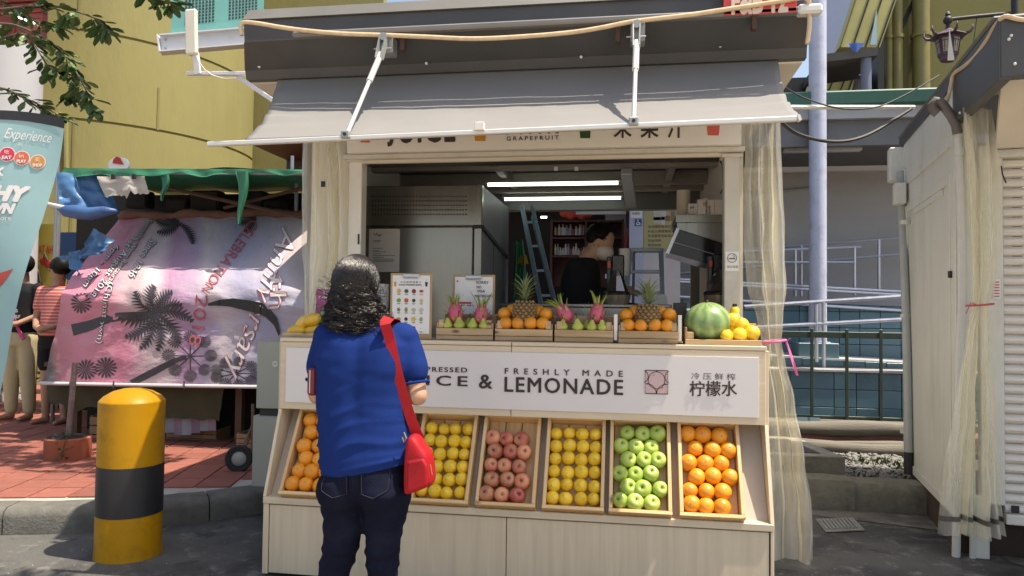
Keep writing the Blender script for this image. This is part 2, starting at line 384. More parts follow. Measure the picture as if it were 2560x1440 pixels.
# low mossy concrete upstand across the alley
for k, (x0, x1, dy, hh) in enumerate(((.55, 1.55, 0, .205), (1.553, 2.02, .03, .19))):
    b = MB()
    def f(u, v, x0=x0, x1=x1, dy=dy, hh=hh):
        x = x0 + (x1 - x0) * u; t = v * 4
        y, z = ((0, 0), (0.0, .14 if True else 0), (.03, hh), (.21, hh + .005), (.24, 0))[int(round(t))]
        y = y + 5.46 - .02 * (x - 1.3) + dy; n_ = nz((x, y, z), 6, k) * .018
        return Vector((x, y - n_, z + (n_ * .6 if z > 0 else 0)))
    b.grid(f, 24, 4)
    o = b.build('concrete_upstand', m_mosscon, None, True, angle=60)
    tag(o, ('long mossy concrete upstand crossing the alley behind the clear curtain', 'short chipped end block of the concrete upstand beside the grey kiosk wall')[k], 'upstand')
m_gravelbed = M('gravel_soil', (.05, .047, .035), .95, var=.4, bump=.5)
tag(MB().poly([(.3, 5.7, .12), (2.6, 5.7, .12), (3.4, 8.5, .12), (-.6, 8.5, .12)]).build('alley_soil', m_gravelbed), kind='structure')
# gravel: white pebbles nobody can count
m_peb = M('white_pebble', (.19, .185, .17), .85, var=.5, vs_=40, bump=.2)
b = MB(); rg = random.Random(3)
for k in range(1500):
    x, y = rg.uniform(1.05, 2.45), rg.uniform(5.72, 7.15)
    if x < 1.62 - .25 * (y - 5.9) and 5.85 < y < 6.9: continue
    r_ = rg.uniform(.010, .027); q = Matrix.Rotation(rg.uniform(0, 6), 3, 'Z') @ Matrix.Rotation(rg.uniform(-.6, .6), 3, 'X')
    rr = bmesh.ops.create_icosphere(b.bm, subdivisions=1, radius=1)
    for v in rr['verts']: v.co = q @ Vector((v.co.x * r_ * 1.4, v.co.y * r_, v.co.z * r_ * .6)) + Vector((x, y, .125 + rg.uniform(0, .012)))
tag(b.build('gravel', m_peb, None, True), 'loose white pebbles scattered between the kiosks', 'gravel', kind='stuff')
m_weed = M('weed_leaf', (.04, .065, .02), .7, var=.3)
b = MB()
for (cx, cy, n_, sp) in ((2.05, 6.55, 120, .26), (1.62, 5.86, 60, .22), (2.0, 5.85, 40, .1)):
    for k in range(n_):
        a, r_ = rg.uniform(0, 6.28), sp * rg.random() ** .6; x, y = cx + r_ * math.cos(a), cy + .6 * r_ * math.sin(a); h = rg.uniform(.02, .07); w = rg.uniform(.006, .012); t = rg.uniform(0, 6.28)
        dx, dy = math.cos(t) * w, math.sin(t) * w; lx, ly = rg.uniform(-.03, .03), rg.uniform(-.03, .03)
        A = [b.bm.verts.new(p) for p in ((x - dx, y - dy, .12), (x + dx, y + dy, .12), (x + lx * .6 + dx, y + ly * .6 + dy, .12 + h * .7), (x + lx, y + ly, .12 + h))]
        b.bm.faces.new(A)
tag(b.build('weeds', m_weed), 'low green weeds growing through the pebbles', 'weeds', kind='stuff')
# concrete slab with a dark steel inspection cover, drain grate, logs
m_conc = M('worn_concrete', (.27, .26, .23), .88, var=.25, vs_=9, bump=.4, bs=50, dirt=.6)
m_dark = M('dark_steel_plate', (.06, .055, .055), .7, metal=.2, var=.3, bump=.2, dirt=.4, dirtcol=(.12, .1, .08))
sl_ = thing('inspection_chamber', 'concrete slab with a dark steel inspection cover beside the pebbles', 'manhole', (1.1, 6.3, .12))
MB().poly([(.5, 5.80, .30), (1.58, 5.80, .30), (1.42, 6.62, .30), (.4, 6.62, .30)], (0, 0, -.18)).build('slab', m_mosscon, sl_)
MB().poly([(.5, 5.90, .318), (1.43, 5.90, .318), (1.31, 6.5, .318), (.4, 6.5, .318)], (0, 0, -.015)).build('cover', m_dark, sl_)
MB().poly([(.5, 5.80, .312), (1.575, 5.80, .312), (1.42, 6.62, .312), (.4, 6.62, .312), (.4, 6.5, .312), (1.31, 6.5, .312), (1.43, 5.90, .312), (.5, 5.90, .312)], (0, 0, -.010)).build('rim', m_conc, sl_)
MB().cyl((1.2, 5.72, .2), (1.2, 5.72, .29), .045, .05, 12).build('stub', M('rusty_stub', (.12, .075, .03), .9, var=.4), sl_, True, angle=40)
m_galv = M('galvanised_steel', (.36, .37, .36), .5, metal=.5, var=.2, vs_=12, dirt=.45, dirtcol=(.10, .09, .06))
gr = thing('drain_grate', 'galvanised drain grate set flush in the alley floor', 'grate', (1.35, 5.0, 0))
gp = [at(2047, 1303, Z=.006), at(2118, 1300, Z=.006), at(2163, 1330, Z=.006), at(2066, 1327, Z=.006)]
gx = gp[1] - gp[0]; gy = gp[3] - gp[0]
MB().poly([gp[0] - gx * .06 - gy * .15, gp[0] + gx * 1.25 - gy * .15, gp[0] + gx * 1.25 + gy * 1.15, gp[0] - gx * .06 + gy * 1.15], (0, 0, .006)).build('frame', m_conc, gr)
for k in range(9):
    a = gp[0] + gx * (.02 + .128 * k) + Vector((0, 0, .012)); MB().bar(a, a + gy, .011, .008).build('slat', m_galv, gr)
m_log = M('weathered_timber', (.17, .155, .125), .9, var=.35, vs_=6, stretch=(.4, 8, 8), bump=.5, bs=30, dirt=.5)
for k, (y, z, r_) in enumerate(((7.05, .17, .055), (7.3, .16, .045), (7.55, .27, .075))):
    o = MB().tube([(x, y + .03 * math.sin(x * 2 + k), z + .008 * math.sin(x * 5 + k)) for x in [i * .25 - .6 for i in range(15)]], [r_ * (1 + .12 * math.sin(i * 1.7 + k)) for i in range(15)], 9).build('timber_log', m_log, None, True, angle=60)
    tag(o, ('nearest thin weathered timber on the soil behind the pebbles', 'middle weathered timber lying on the soil behind the pebbles', 'thick pale timber lying in front of the red strip')[k], 'timber', 'timbers lying across the alley')
m_redpaint = M('faded_red_paving', (.17, .065, .07), .8, var=.3, vs_=5, bump=.2, dirt=.4)
tag(MB().box((-1, 7.66, .1), (4, 8.0, .2)).build('red_paved_strip', m_redpaint), kind='structure')

# ================================================================ BUILDINGS BEHIND
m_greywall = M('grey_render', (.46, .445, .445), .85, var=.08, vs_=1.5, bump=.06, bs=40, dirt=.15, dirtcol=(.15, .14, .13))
m_bluetile = M('blue_glazed_tile', (.10, .195, .24), .3, var=.2, vs_=2, rnd_=.14, bump=.03, dirt=.25, dirtcol=(.05, .08, .09))
m_grout = M('dark_grout', (.035, .06, .075), .8)
m_coping = M('pale_coping', (.36, .37, .38), .7, var=.15, dirt=.3, dirtcol=(.12, .12, .1))
m_steel = M('brushed_stainless', (.50, .53, .60), .35, metal=.8, var=.1, vs_=20)
m_green_rail = M('dark_green_paint', (.03, .055, .04), .5, var=.3, vs_=14, dirt=.3, dirtcol=(.12, .06, .03))
rampb = thing('ramp_building', 'grey building with blue tiled ramp walls behind the kiosks', 'building', (2, 10, 0))
part('wall', m_greywall, rampb, (-.35, 10.8, 0), (5.2, 11.0, 3.75))
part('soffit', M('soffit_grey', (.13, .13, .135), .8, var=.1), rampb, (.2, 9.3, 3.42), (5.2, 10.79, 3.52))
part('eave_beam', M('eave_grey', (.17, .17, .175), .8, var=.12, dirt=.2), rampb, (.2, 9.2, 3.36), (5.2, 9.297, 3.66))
part('eave_band', M('eave_white', (.42, .42, .43), .7, var=.1, dirt=.2), rampb, (.2, 9.12, 3.663), (5.2, 9.297, 3.80))
part('green_ledge', M('jade_glazed', (.022, .10, .07), .45, var=.2, vs_=3, dirt=.3, dirtcol=(.02, .06, .04)), rampb, (.2, 9.05, 3.803), (5.2, 9.297, 3.98), .02)
part('service_light', M('lamp_white', (.5, .5, .48), .5), rampb, (1.85, 9.35, 3.33), (2.75, 9.45, 3.418), .01)
tube('conduit', M('conduit_grey', (.33, .32, .32), .6), rampb, [(1.2, 10.76, 3.02), (2.55, 10.76, 3.12), (2.57, 10.76, 3.14), (2.62, 10.76, 3.52), (2.9, 10.76, 3.62), (3.3, 10.76, 3.62)], .018, 6)
MB().lathe([(.0, 0), (.045, .0), (.05, .06), (.02, .07), (.02, .12), (.035, .125), (.0, .13)], 12, (2.93, 10.62, 3.56)).build('alarm_bell', M('signal_red', (.35, .02, .02), .4), rampb, True, angle=40)

def tiled_face(parent, x0, x1, y, z0, z1, tw, th, name='tile', slope=0.0):
    """a wall face of separate tiles over a grout bed; the top follows a slope"""
    b = MB(); b.poly([(x0, y, z0), (x1, y, z0), (x1, y, z1 + slope * (x1 - x0)), (x0, y, z1)], (0, .16, 0)); g = b.build('tile_bed', m_grout, parent)
    me = None; nx = int((x1 - x0) / tw); rows = math.ceil((max(z1, z1 + slope * (x1 - x0)) - z0) / th)
    for i in range(nx):
        xa = x0 + i * tw
        for j in range(rows):
            top = min(z1 + slope * (xa - x0), z1 + slope * (xa + tw - x0)) - .004; za = z0 + j * th; zb = min(za + th - .008, top)
            if zb - za < .03: continue
            if zb < za + th - .0081: MB().box((xa + .004, y - .012, za + .002), (xa + tw - .004, y - .001, zb), .002).build(name, m_bluetile, parent); continue
            if me is None: me = MB().box((.004, -.012, .002), (tw - .004, -.001, th - .006), .002).build(name, m_bluetile, parent); o = me
            else: o = linked(me, parent)
            o.location = (xa, y - rnd.uniform(0, .0015), za); 
            if o is not me: o.matrix_parent_inverse = me.matrix_parent_inverse
tiled_face(rampb, 1.05, 3.75, 8.4, .18, .74, .225, .19)
part('ramp_coping', m_coping, rampb, (1.05, 8.37, .742), (3.75, 8.60, .772), .005)
tiled_face(rampb, 1.05, 3.75, 8.86, .772, .90, .225, .19, slope=-.035)
MB().poly([(1.05, 8.85, .905), (3.75, 8.85, .81), (3.75, 9.5, .82), (1.05, 9.5, .92)], (0, 0, -.02)).build('ramp_floor', m_coping, rampb)
tiled_face(rampb, .2, 3.9, 9.6, .80, 1.56, .235, .20, slope=-.03)
part('column_plinth', M('plinth_blue', (.10, .19, .22), .4, var=.15), rampb, (1.93, 8.92, .86), (2.37, 9.30, 1.03), .006)
# the round blue-white column
m_col = M('blue_white_paint', (.50, .53, .66), .45, var=.06, vs_=4, dirt=.55, dirtcol=(.16, .17, .22), ds=7)
col_ = thing('steel_column', 'tall round pale blue column rising between the kiosks', 'column', (2.18, 9.1, 1.03))
MB().cyl((2.18, 9.1, 1.03), (2.18, 9.1, 6.5), .098, None, 28).build('shaft', m_col, col_, True, angle=40)
MB().cyl((2.18, 9.1, 1.02), (2.18, 9.1, 1.04), .14, None, 24).build('base_plate', m_col, col_, True, angle=40)

def railing(label, y, rails, posts, r_=.019):
    t = thing('handrail', label, 'handrail', (posts[0][0], y, posts[0][1]), group='stainless ramp handrails')
    for (x0, z0, x1, z1) in rails: tube('rail', m_steel, t, [(x0, y, z0), (x1, y, z1)], r_, 8)
    for (x, z0, z1) in posts: tube('post', m_steel, t, [(x, y, z0), (x, y, z1)], r_, 8)
def zat(px, py, y): p = at(px, py, Y=y); return p.x, p.z
def prail(y, pts, ext=(0, 0)):
    (xa, za), (xb, zb) = zat(*pts[0], y), zat(*pts[1], y); s_ = (zb - za) / (xb - xa)
    return (xa - ext[0], za - s_ * ext[0], xb + ext[1], zb + s_ * ext[1])
def ppost(y, px, p0, p1): x, za = zat(px, p0, y); return (x, zat(px, p1, y)[1], za)
railing('upper stainless handrail with two rails against the grey wall', 10.3, [prail(10.3, ((1961, 617), (2196, 598)), (1.9, .9)), prail(10.3, ((1961, 661), (2196, 640)), (1.9, .9))],
        [ppost(10.3, 2197, 598, 740), ppost(10.3, 2003, 612, 740), ppost(10.3, 1655, 632, 745), ppost(10.3, 1750, 628, 745)])
railing('short stainless handrail ending between the column and the kiosk wall', 10.05, [prail(10.05, ((1970, 624), (2153, 617)), (.6, 0)), prail(10.05, ((1970, 656), (2136, 656)), (.6, 0))],
        [ppost(10.05, 2136, 618, 738), ppost(10.05, 1988, 622, 740)])
railing('middle stainless handrail sloping down toward the grey kiosk', 9.55, [prail(9.55, ((1961, 713), (2252, 729)), (2.2, .6)), prail(9.55, ((1961, 720), (2252, 737)), (2.2, .6)), prail(9.55, ((2073, 765), (2252, 776)), (2.6, .6))],
        [ppost(9.55, 2024, 716, 812), ppost(9.55, 1640, 700, 810)])
railing('lower stainless handrail rising toward the grey kiosk', 8.75, [prail(8.75, ((1961, 760), (2252, 741)), (1.2, .7)), prail(8.75, ((1958, 814), (2254, 798)), (1.2, .7))],
        [ppost(8.75, 2041, 760, 905), ppost(8.75, 2059, 755, 923)], .022)
gf = thing('green_railing', 'low dark green railing in front of the blue tiled wall', 'railing', (2, 8.15, .2))
b = at(1960, 832, Y=8.15); part('top_bar', m_green_rail, gf, (1.0, 8.13, b.z - .045), (3.6, 8.17, b.z + .02), .004)
part('bottom_bar', m_green_rail, gf, (1.0, 8.13, .28), (3.6, 8.17, .31), .003)
for px in (1950, 2028, 2115, 2200, 2285): x = at(px, 900, Y=8.15).x; part('post', m_green_rail, gf, (x - .016, 8.112, .15), (x + .016, 8.128, b.z + .05), .003)
part('footing', m_stone, gf, (1.0, 8.08, .1), (3.7, 8.25, .275), .02)
# two glass sheets leaning on the red strip
for k, px in enumerate((2010, 2035)):
    p = at(px, 1072, Y=7.95); o = MB().box((p.x - .07, 7.86, .2), (p.x + .05, 7.866, .33), .001, Matrix.Rotation(R(-28), 3, 'X'), (p.x, 7.86, .2)).build('glass_offcut', M('smoky_glass', (.10, .14, .17), .12, spec=.8))
    tag(o, ('blue glass offcut nearest the clear curtain on the red strip', 'blue glass offcut beside the timber end on the red strip')[k], 'glass sheet', 'glass offcuts in the alley')

# ---- yellow building on the upper right: wall, downpipes, veranda, sloping yellow cladding
m_yel2 = M('yellow_wash', (.18, .165, .055), .85, var=.14, vs_=2, bump=.12, bs=30, dirt=.35, dirtcol=(.12, .11, .05))
m_ypipe = M('yellow_pipe_paint', (.20, .18, .06), .6, var=.15, dirt=.3, dirtcol=(.14, .12, .05))
m_black = M('near_black_metal', (.018, .018, .02), .6, var=.3)
yb = thing('yellow_building', 'tall yellow building with downpipes and a dark veranda behind the lantern', 'building', (4, 13.4, 0))
x0 = at(2205, 300, Y=13).x
part('wall', m_yel2, yb, (x0, 13, 3.9), (x0 + 6, 13.4, 11), .0)
for k, (px, w) in enumerate(((2222, .06), (2243, .085), (2303, .13))):
    x = at(px, 200, Y=12.85).x; tube('downpipe', m_ypipe, yb, [(x, 12.85, 3.9), (x, 12.85, 11)], w, 14)
    for zz in (4.6, 5.9, 7.2): MB().cyl((x, 12.85, zz), (x, 12.85, zz + .06), w * 1.25, None, 14).build('pipe_collar', m_ypipe, yb, True, angle=40)
MB().bar(at(2285, 0, Y=12.98), at(2200, 190, Y=12.98), .06, .035, (0, 1, 0)).build('wall_groove', m_black, yb)
# sloping clad stair enclosure
cl = [at(2098, 118, Y=12.2), at(2200, 118, Y=12.2), at(2255, -40, Y=12.2), at(2150, -40, Y=12.2)]
MB().poly(cl, (0, .3, 0)).build('stair_cladding', M('pale_yellow_cladding', (.45, .41, .16), .7, var=.15, vs_=3), yb)
for k in range(4):
    a = cl[0].lerp(cl[1], .02 + k * .31); bb = cl[3].lerp(cl[2], .02 + k * .31); MB().bar(a - Vector((0, .01, 0)), bb - Vector((0, .01, 0)), .02, .03, (0, 1, 0)).build('cladding_joint', m_black if k else m_yel2, yb)
MB().poly([at(2175, 112, Y=12.15), at(2192, 112, Y=12.15), at(2192, 20, Y=12.15)], (0, .02, 0)).build('window_glass', M('sky_glass', (.35, .5, .55), .1, spec=.9), yb)
part('dark_bay', m_black, yb, (at(2194, 0, Y=12.4).x, 12.4, 4.9), (at(2210, 0, Y=12.4).x, 12.9, 7.5))
# veranda
va = [at(2060, 135, Y=11.4), at(2195, 118, Y=11.4)]
MB().poly([va[0], va[1], va[1] + Vector((0, 0, -.12)), va[0] + Vector((0, 0, -.12))], (0, 1.4, 0)).build('veranda_roof', m_dark, yb)
part('veranda_back', m_black, yb, (at(1950, 200, Y=12.9).x, 12.8, 3.9), (at(2205, 200, Y=12.9).x, 12.9, 5.3))
part('veranda_parapet', m_yel2, yb, (at(1950, 280, Y=11.35).x, 11.3, 3.9), (at(2187, 280, Y=11.35).x, 11.4, at(2187, 250, Y=11.35).z))
x = at(2165, 200, Y=11.5).x; tube('veranda_post', M('slate_blue_paint', (.14, .16, .22), .5), yb, [(x, 11.5, 3.9), (x, 11.5, va[1].z - .1)], .075, 14)
x = at(2140, 200, Y=12).x; part('veranda_pillar', m_dark, yb, (x - .05, 12, 3.9), (x + .07, 12.1, 5.0))
cl2 = [at(2005, 270, Y=11.9), at(2120, 270, Y=11.9), at(2135, 200, Y=11.9), at(2020, 215, Y=11.9)]
MB().poly(cl2, (0, .1, 0)).build('lower_cladding', M('pale_yellow_cladding', 0), yb)
for t in (.42, .68, .86): MB().bar(cl2[0].lerp(cl2[1], t) - Vector((0, .01, 0)), cl2[3].lerp(cl2[2], t + .1) - Vector((0, .01, 0)), .02, .035, (0, 1, 0)).build('cladding_joint', m_black, yb)
p = at(2138, 118, Y=11.35)
b = MB(); b.grid(lambda u, v: p + Vector(((u - .5) * .26 * (1 - .5 * v), .02 * math.sin(u * 9) - .03, .05 - v * .15 * (1 - abs(u - .5)))), 8, 6)
tag(b.build('blue_rag', M('blue_plastic', (.05, .13, .42), .5, var=.3), None, True), 'small blue rag hanging over the veranda edge', 'rag')
bt = thing('distant_block', 'pale blue high wall of a far building beside the column', 'building', (2.2, 24, 0))
part('wall', M('pale_blue_panel', (.30, .35, .48), .6, var=.05), bt, (at(2040, 0, Y=24).x, 24, 0), (at(2175, 0, Y=24).x, 24.5, 14))
for zz in (9.0, 7.9): part('joint', M('pale_blue_joint', (.2, .24, .33), .6), bt, (at(2041, 0, Y=24).x, 23.985, zz), (at(2174, 0, Y=24).x, 23.999, zz + .03))

# ---- lantern street lamp
m_lan = M('purple_brown_paint', (.075, .035, .06), .6, var=.25, vs_=12, dirt=.4, dirtcol=(.15, .11, .12))
LC = at(2370, 110, Y=8.2); lan = thing('lantern_lamp', 'purple hexagonal lantern street lamp hanging from a dark bracket', 'street lamp', (LC.x, LC.y, LC.z))
lan.scale = (.56, .56, .56)
def hexa(r, z, rot=0): return [LC + Vector((r * math.cos(R(60 * k + 30) + rot), r * math.sin(R(60 * k + 30) + rot), z)) for k in range(6)]
b = MB(); H0, H1 = hexa(.16, -.24), hexa(.215, .12)
prof = [(.10, -.33), (.13, -.31), (.15, -.25), (.17, -.23), (.155, -.22), (.20, .10), (.21, .12)]
b.lathe(prof, 6, LC, Matrix.Rotation(R(30), 3, 'Z')); b.build('body', m_lan, lan)
m_lglass = M('lantern_glass', (.32, .28, .20), .4, var=.1)
for k in range(6):
    a0, a1 = R(60 * k + 30), R(60 * k + 90); e0 = Vector((math.cos(a0), math.sin(a0), 0)); e1 = Vector((math.cos(a1), math.sin(a1), 0))
    def P(t, z, r): return LC + (e0 * (1 - t) + e1 * t) * r + Vector((0, 0, z))
    rb, rt = .164, .206
    MB().poly([P(.2, -.17, rb + .006), P(.8, -.17, rb + .006), P(.8, .07, rt + .002), P(.2, .07, rt + .002)], (e0 + e1) * .004).build('pane', m_lglass, lan)
    for q0, q1 in ((P(.02, -.22, rb), P(.02, .1, rt)), (P(.35, -.16, rb + .012), P(.35, .06, rt + .008)), (P(.65, -.16, rb + .012), P(.65, .06, rt + .008)), (P(.1, -.07, rb + .022), P(.9, -.07, rb + .022)), (P(.1, .03, rt + .006), P(.9, .03, rt + .006))):
        MB().bar(q0, q1, .013, .013).build('lattice_bar', m_lan, lan)
b = MB(); b.lathe([(.33, .13), (.30, .155), (.20, .19), (.10, .25), (.05, .29), (.0, .30)], 6, LC, Matrix.Rotation(R(30), 3, 'Z')); b.build('roof', m_lan, lan)
for k in range(6):
    a = R(60 * k + 30); d = Vector((math.cos(a), math.sin(a), 0)); MB().tube([LC + d * .28 + Vector((0, 0, .14)), LC + d * .36 + Vector((0, 0, .16)), LC + d * .40 + Vector((0, 0, .22)), LC + d * .39 + Vector((0, 0, .29))], [.03, .025, .018, .004], 6).build('eave_horn', m_lan, lan, True)
MB().lathe([(.03, .28), (.045, .32), (.03, .36), (.07, .40), (.085, .45), (.06, .50), (.03, .53), (.05, .55), (.03, .60), (.0, .62)], 14, LC).build('finial', m_black, lan, True, angle=50)
tube('bracket', m_black, lan, [LC + Vector((.05, 0, .46)), LC + Vector((.5, .02, .50)), LC + Vector((1.1, .05, .54))], .035, 10)
MB().tube([LC + Vector((.95, .04, .48)), LC + Vector((.85, .04, .38)), LC + Vector((.98, .05, .28)), LC + Vector((1.08, .05, .14))], [.02, .03, .03, .015], 8).build('scroll', m_lan, lan, True)
tube('chain', m_black, lan, [LC + Vector((.5, .02, .48)), LC + Vector((.46, 0, .2)), LC + Vector((.42, 0, -.1))], .008, 5)
x1 = LC.x + 1.1; tag(MB().cyl((x1 + .06, LC.y + .05, 0), (x1 + .06, LC.y + .05, LC.z + 1.2), .075, .06, 18).build('lamp_post', m_black, lan, True, angle=40))

# ---- yellow round tower on the left, teal mesh bridge, steel beam, white column, red balcony
m_yel = M('yellow_stucco', (.275, .245, .092), .85, var=.09, vs_=2.5, bump=.35, bs=22, dirt=.5, dirtcol=(.19, .165, .065), ds=1.6, stretch=(1, 1, .3))
TC = at(240, 300, Y=12.6); TR = 2.9; TCX, TCY = TC.x, 12.6
tw = thing('yellow_tower', 'round yellow rendered tower with scored joints behind the market stall', 'building', (TCX, TCY, 0))
def ring(r, z, a0=-170, a1=10, n=48): return [(TCX + r * math.cos(R(a0 + (a1 - a0) * i / n)), TCY + r * math.sin(R(a0 + (a1 - a0) * i / n)), z) for i in range(n + 1)]
zj = [at(240, 273, Y=TCY - TR).z, at(240, 37, Y=TCY - TR).z]     # heights of the two scored joints
b = MB(); prof = [(TR, 0)]
for z in zj: prof += [(TR, z - .022), (TR - .03, z - .012), (TR - .03, z + .012), (TR, z + .022)]
prof += [(TR, 9.5)]
b.lathe(prof, 96, (TCX, TCY, 0)); b.build('wall', m_yel, tw, True, angle=30)
def tower_pt(px, py, off=0.0):
    d = at(px, py, Y=10) - EYE; ox, oy = EYE.x - TCX, EYE.y - TCY; A = d.x ** 2 + d.y ** 2; B = 2 * (ox * d.x + oy * d.y); C_ = ox * ox + oy * oy - (TR + off) ** 2
    t = (-B - math.sqrt(max(0, B * B - 4 * A * C_))) / (2 * A); return EYE + d * t
m_yelin = M('yellow_stucco_edge', (.22, .19, .07), .85, var=.1)
for (px, z0, z1) in ((395, zj[0], 4.95), (185, 1.6, zj[0]), (572, 2.2, 3.25), (190, zj[1], 7)):
    q = tower_pt(px, 300, .004); MB().bar((q.x, q.y, z0), (q.x, q.y, z1), .035, .012, (q.x - TCX, q.y - TCY, 0)).build('joint', m_yelin, tw)
q0 = tower_pt(165, 420, .05); q1 = tower_pt(165, 287, .05); q2 = tower_pt(150, 285, .05); q3 = tower_pt(105, 297, .05)
tube('conduit_pipe', m_yel, tw, [q0, q1, q2, q3], .035, 8)
b = MB(); b.box((TCX + 1.6, TCY + .8, 0), (TCX + 5.4, TCY + 1.0, 9)); b.build('rear_wall', m_yel, tw)
br = thing('teal_bridge', 'teal perforated metal bridge panel over the yellow tower', 'bridge', at(520, 95, Y=8.8)[:])
m_teal = M('teal_mesh_paint', (.10, .30, .28), .55, var=.12, vs_=3, dirt=.25, dirtcol=(.06, .14, .13))
p0, p1 = at(428, 88, Y=8.8), at(640, 62, Y=9.3); dz = 1.5
exb = (p1 - p0); LB = exb.length; exb.normalize(); nb = Vector((exb.y, -exb.x, 0)).normalized()
MB().poly([p0, p1 + exb * .1, p1 + exb * .1 + Vector((0, 0, dz)), p0 + Vector((0, 0, dz))], -nb * .04).build('panel', m_teal, br)
b = MB()
for i in range(44):
    if 12 <= i % 26 <= 15 or i < 3 or .05 + i * .043 > LB: continue
    for j in range(14):
        c = p0 + exb * (.05 + i * .043) + Vector((0, 0, .13 + j * .043)) + nb * .004; s_ = .0135
        b.poly([c - exb * s_ - Vector((0, 0, s_)), c + exb * s_ - Vector((0, 0, s_)), c + exb * s_ + Vector((0, 0, s_)), c - exb * s_ + Vector((0, 0, s_))])
tag(b.build('perforations', m_black, br), kind='stuff')
part('shade_deck', M('deck_grey', (.2, .2, .2), .8), br, (-4.2, 8.95, p0.z + .02), (.3, 13.2, p0.z + .3))  # slab added behind the roofline to shade the tower's right side
MB().bar(p0 + Vector((0, 0, .03)) + nb * .01, p1 + exb * .1 + Vector((0, 0, .03)) + nb * .01, .03, .10).build('bottom_rail', m_teal, br)
ib = thing('steel_beam', 'white steel I-beam bolted to the yellow tower under the teal mesh', 'beam', at(402, 130, Y=9.0)[:])
m_wst = M('white_steel_paint', (.62, .62, .66), .45, var=.06, dirt=.2, dirtcol=(.25, .22, .2))
a0, a1 = at(403, 112, Y=8.75), at(640, 92, Y=9.1); up = Vector((0, 0, 1)); d_ = (a1 - a0).normalized(); a1 = a1 + d_ * 1.5
MB().bar(a0, a1, .02, .20).build('web', m_wst, ib)
MB().bar(a0 + up * .108, a1 + up * .108, .16, .016).build('flange', m_wst, ib)
MB().bar(a0 - up * .108, a1 - up * .108, .16, .016).build('flange', m_wst, ib)
MB().bar(a0 - d_ * .02, a0 - d_ * .004, .17, .23).build('end_plate', m_wst, ib)
for k, (s_, t_) in enumerate(((-1, -.06), (-1, .06))): q = a0 + d_ * .06 + Vector((d_.y, -d_.x, 0)) * .012 + up * t_; MB().cyl(q, q + Vector((d_.y, -d_.x, 0)) * .02, .014, None, 6).build('bolt', m_galv, ib)

wc = thing('white_column', 'white round column at the edge of the yellow tower', 'column', at(30, 700, Y=8.2)[:])
c = at(10, 300, Y=8.4); MB().cyl((c.x, 8.4, 0), (c.x, 8.4, at(30, 118, Y=8.4).z), .42, None, 40).build('shaft', M('white_render', (.42, .42, .44), .8, var=.05, vs_=2, bump=.05), wc, True, angle=40)
rb_ = thing('red_balcony', 'dark red lattice balcony above the white column', 'balcony', at(40, 110, Y=8.9)[:])
m_red = M('dark_red_paint', (.27, .055, .05), .6, var=.25, vs_=6)
q = at(-120, 118, Y=8.9); q2 = at(104, 118, Y=8.9); zt = at(50, -60, Y=8.9).z
part('fascia', m_red, rb_, (q.x, 8.9, q.z), (q2.x, 9.0, q.z + .42), .01)
for k in range(5): part('cornice', m_red, rb_, (q.x, 8.86 - .02 * k, q.z + .422 + k * .07), (q2.x, 9.0, q.z + .47 + k * .07), .008)
for k in range(8):
    xx = q.x + .08 + k * .125; MB().tube([(xx + .04 * math.cos(a), 8.88, q.z + .2 + .07 * math.sin(a)) for a in [i * .785 for i in range(8)]], .012, 5, closed=True).build('lattice_ring', m_red, rb_, True)
part('slab', m_red, rb_, (q.x, 7.7, q.z + .9), (q2.x + .5, 9.3, q.z + 1.0)); part('dark_loggia', m_black, rb_, (q.x, 9.0, q.z + .8), (q2.x, 9.3, zt + 1))  # the slab is unseen, set forward overhead to shade the white column
tube('tube_lamp', M('cold_tube', (.8, .85, .9), .4, emit=(.9, .95, 1, 3)), rb_, [at(38, 40, Y=8.8), at(86, 58, Y=8.8)], .012, 8)

# ---- flood light on a bracket beside the kiosk roof
fl = thing('flood_light', 'white flat flood light on a bracket beside the kiosk roof', 'lamp', at(500, 185, Y=4.9)[:])
m_fw = M('warm_white_shell', (.72, .68, .58), .4, var=.06, dirt=.2, dirtcol=(.4, .33, .2))
A, B = at(480, 137, Y=4.6), at(478, 24, Y=4.6); MB().bar(A, B, .085, .035, (0, 1, 0), .01).build('housing', m_fw, fl)
MB().bar(at(495, 186, Y=4.62), at(489, 132, Y=4.62), .045, .02, (0, 1, 0), .003).build('neck', m_wst, fl)
MB().bar(at(468, 184, Y=4.65), at(640, 184, Y=4.65), .03, .025, (0, 0, 1), .003).build('arm', m_wst, fl)
MB().bar(at(585, 186, Y=4.68), at(690, 256, Y=4.68), .035, .03, (0, 0, 1), .003).build('brace', m_wst, fl)
tube('cable', m_fw, fl, [at(492, 140, Y=4.58), at(500, 160, Y=4.55), at(512, 175, Y=4.58), at(530, 188, Y=4.6), at(560, 197, Y=4.6), at(590, 196, Y=4.62)], .005, 5)

# ================================================================ THE JUICE KIOSK
m_roof = M('charcoal_metal', (.060, .060, .062), .5, var=.12, vs_=1.6, bump=.04, bs=12, dirt=.25, dirtcol=(.13, .125, .11), ds=1.6)
m_roof2 = M('charcoal_metal_lit_top', (.12, .118, .11), .55, var=.15, vs_=2, dirt=.3, dirtcol=(.2, .19, .17))  # same charcoal, coloured lighter because the roof top faces up to the light
m_cream = M('cream_panel', (.60, .55, .46), .55, var=.05, vs_=3, dirt=.15, dirtcol=(.35, .3, .22))
m_white = M('white_enamel', (.74, .71, .66), .4, var=.04, vs_=3, dirt=.12, dirtcol=(.45, .4, .33))
m_dirtywhite = M('grubby_white', (.56, .54, .49), .55, var=.1, vs_=4, dirt=.45, dirtcol=(.22, .2, .15), ds=3)
m_ink = M('print_black', (.035, .022, .02), .6)
m_alu = M('white_aluminium', (.68, .67, .64), .35, metal=.25, var=.05)
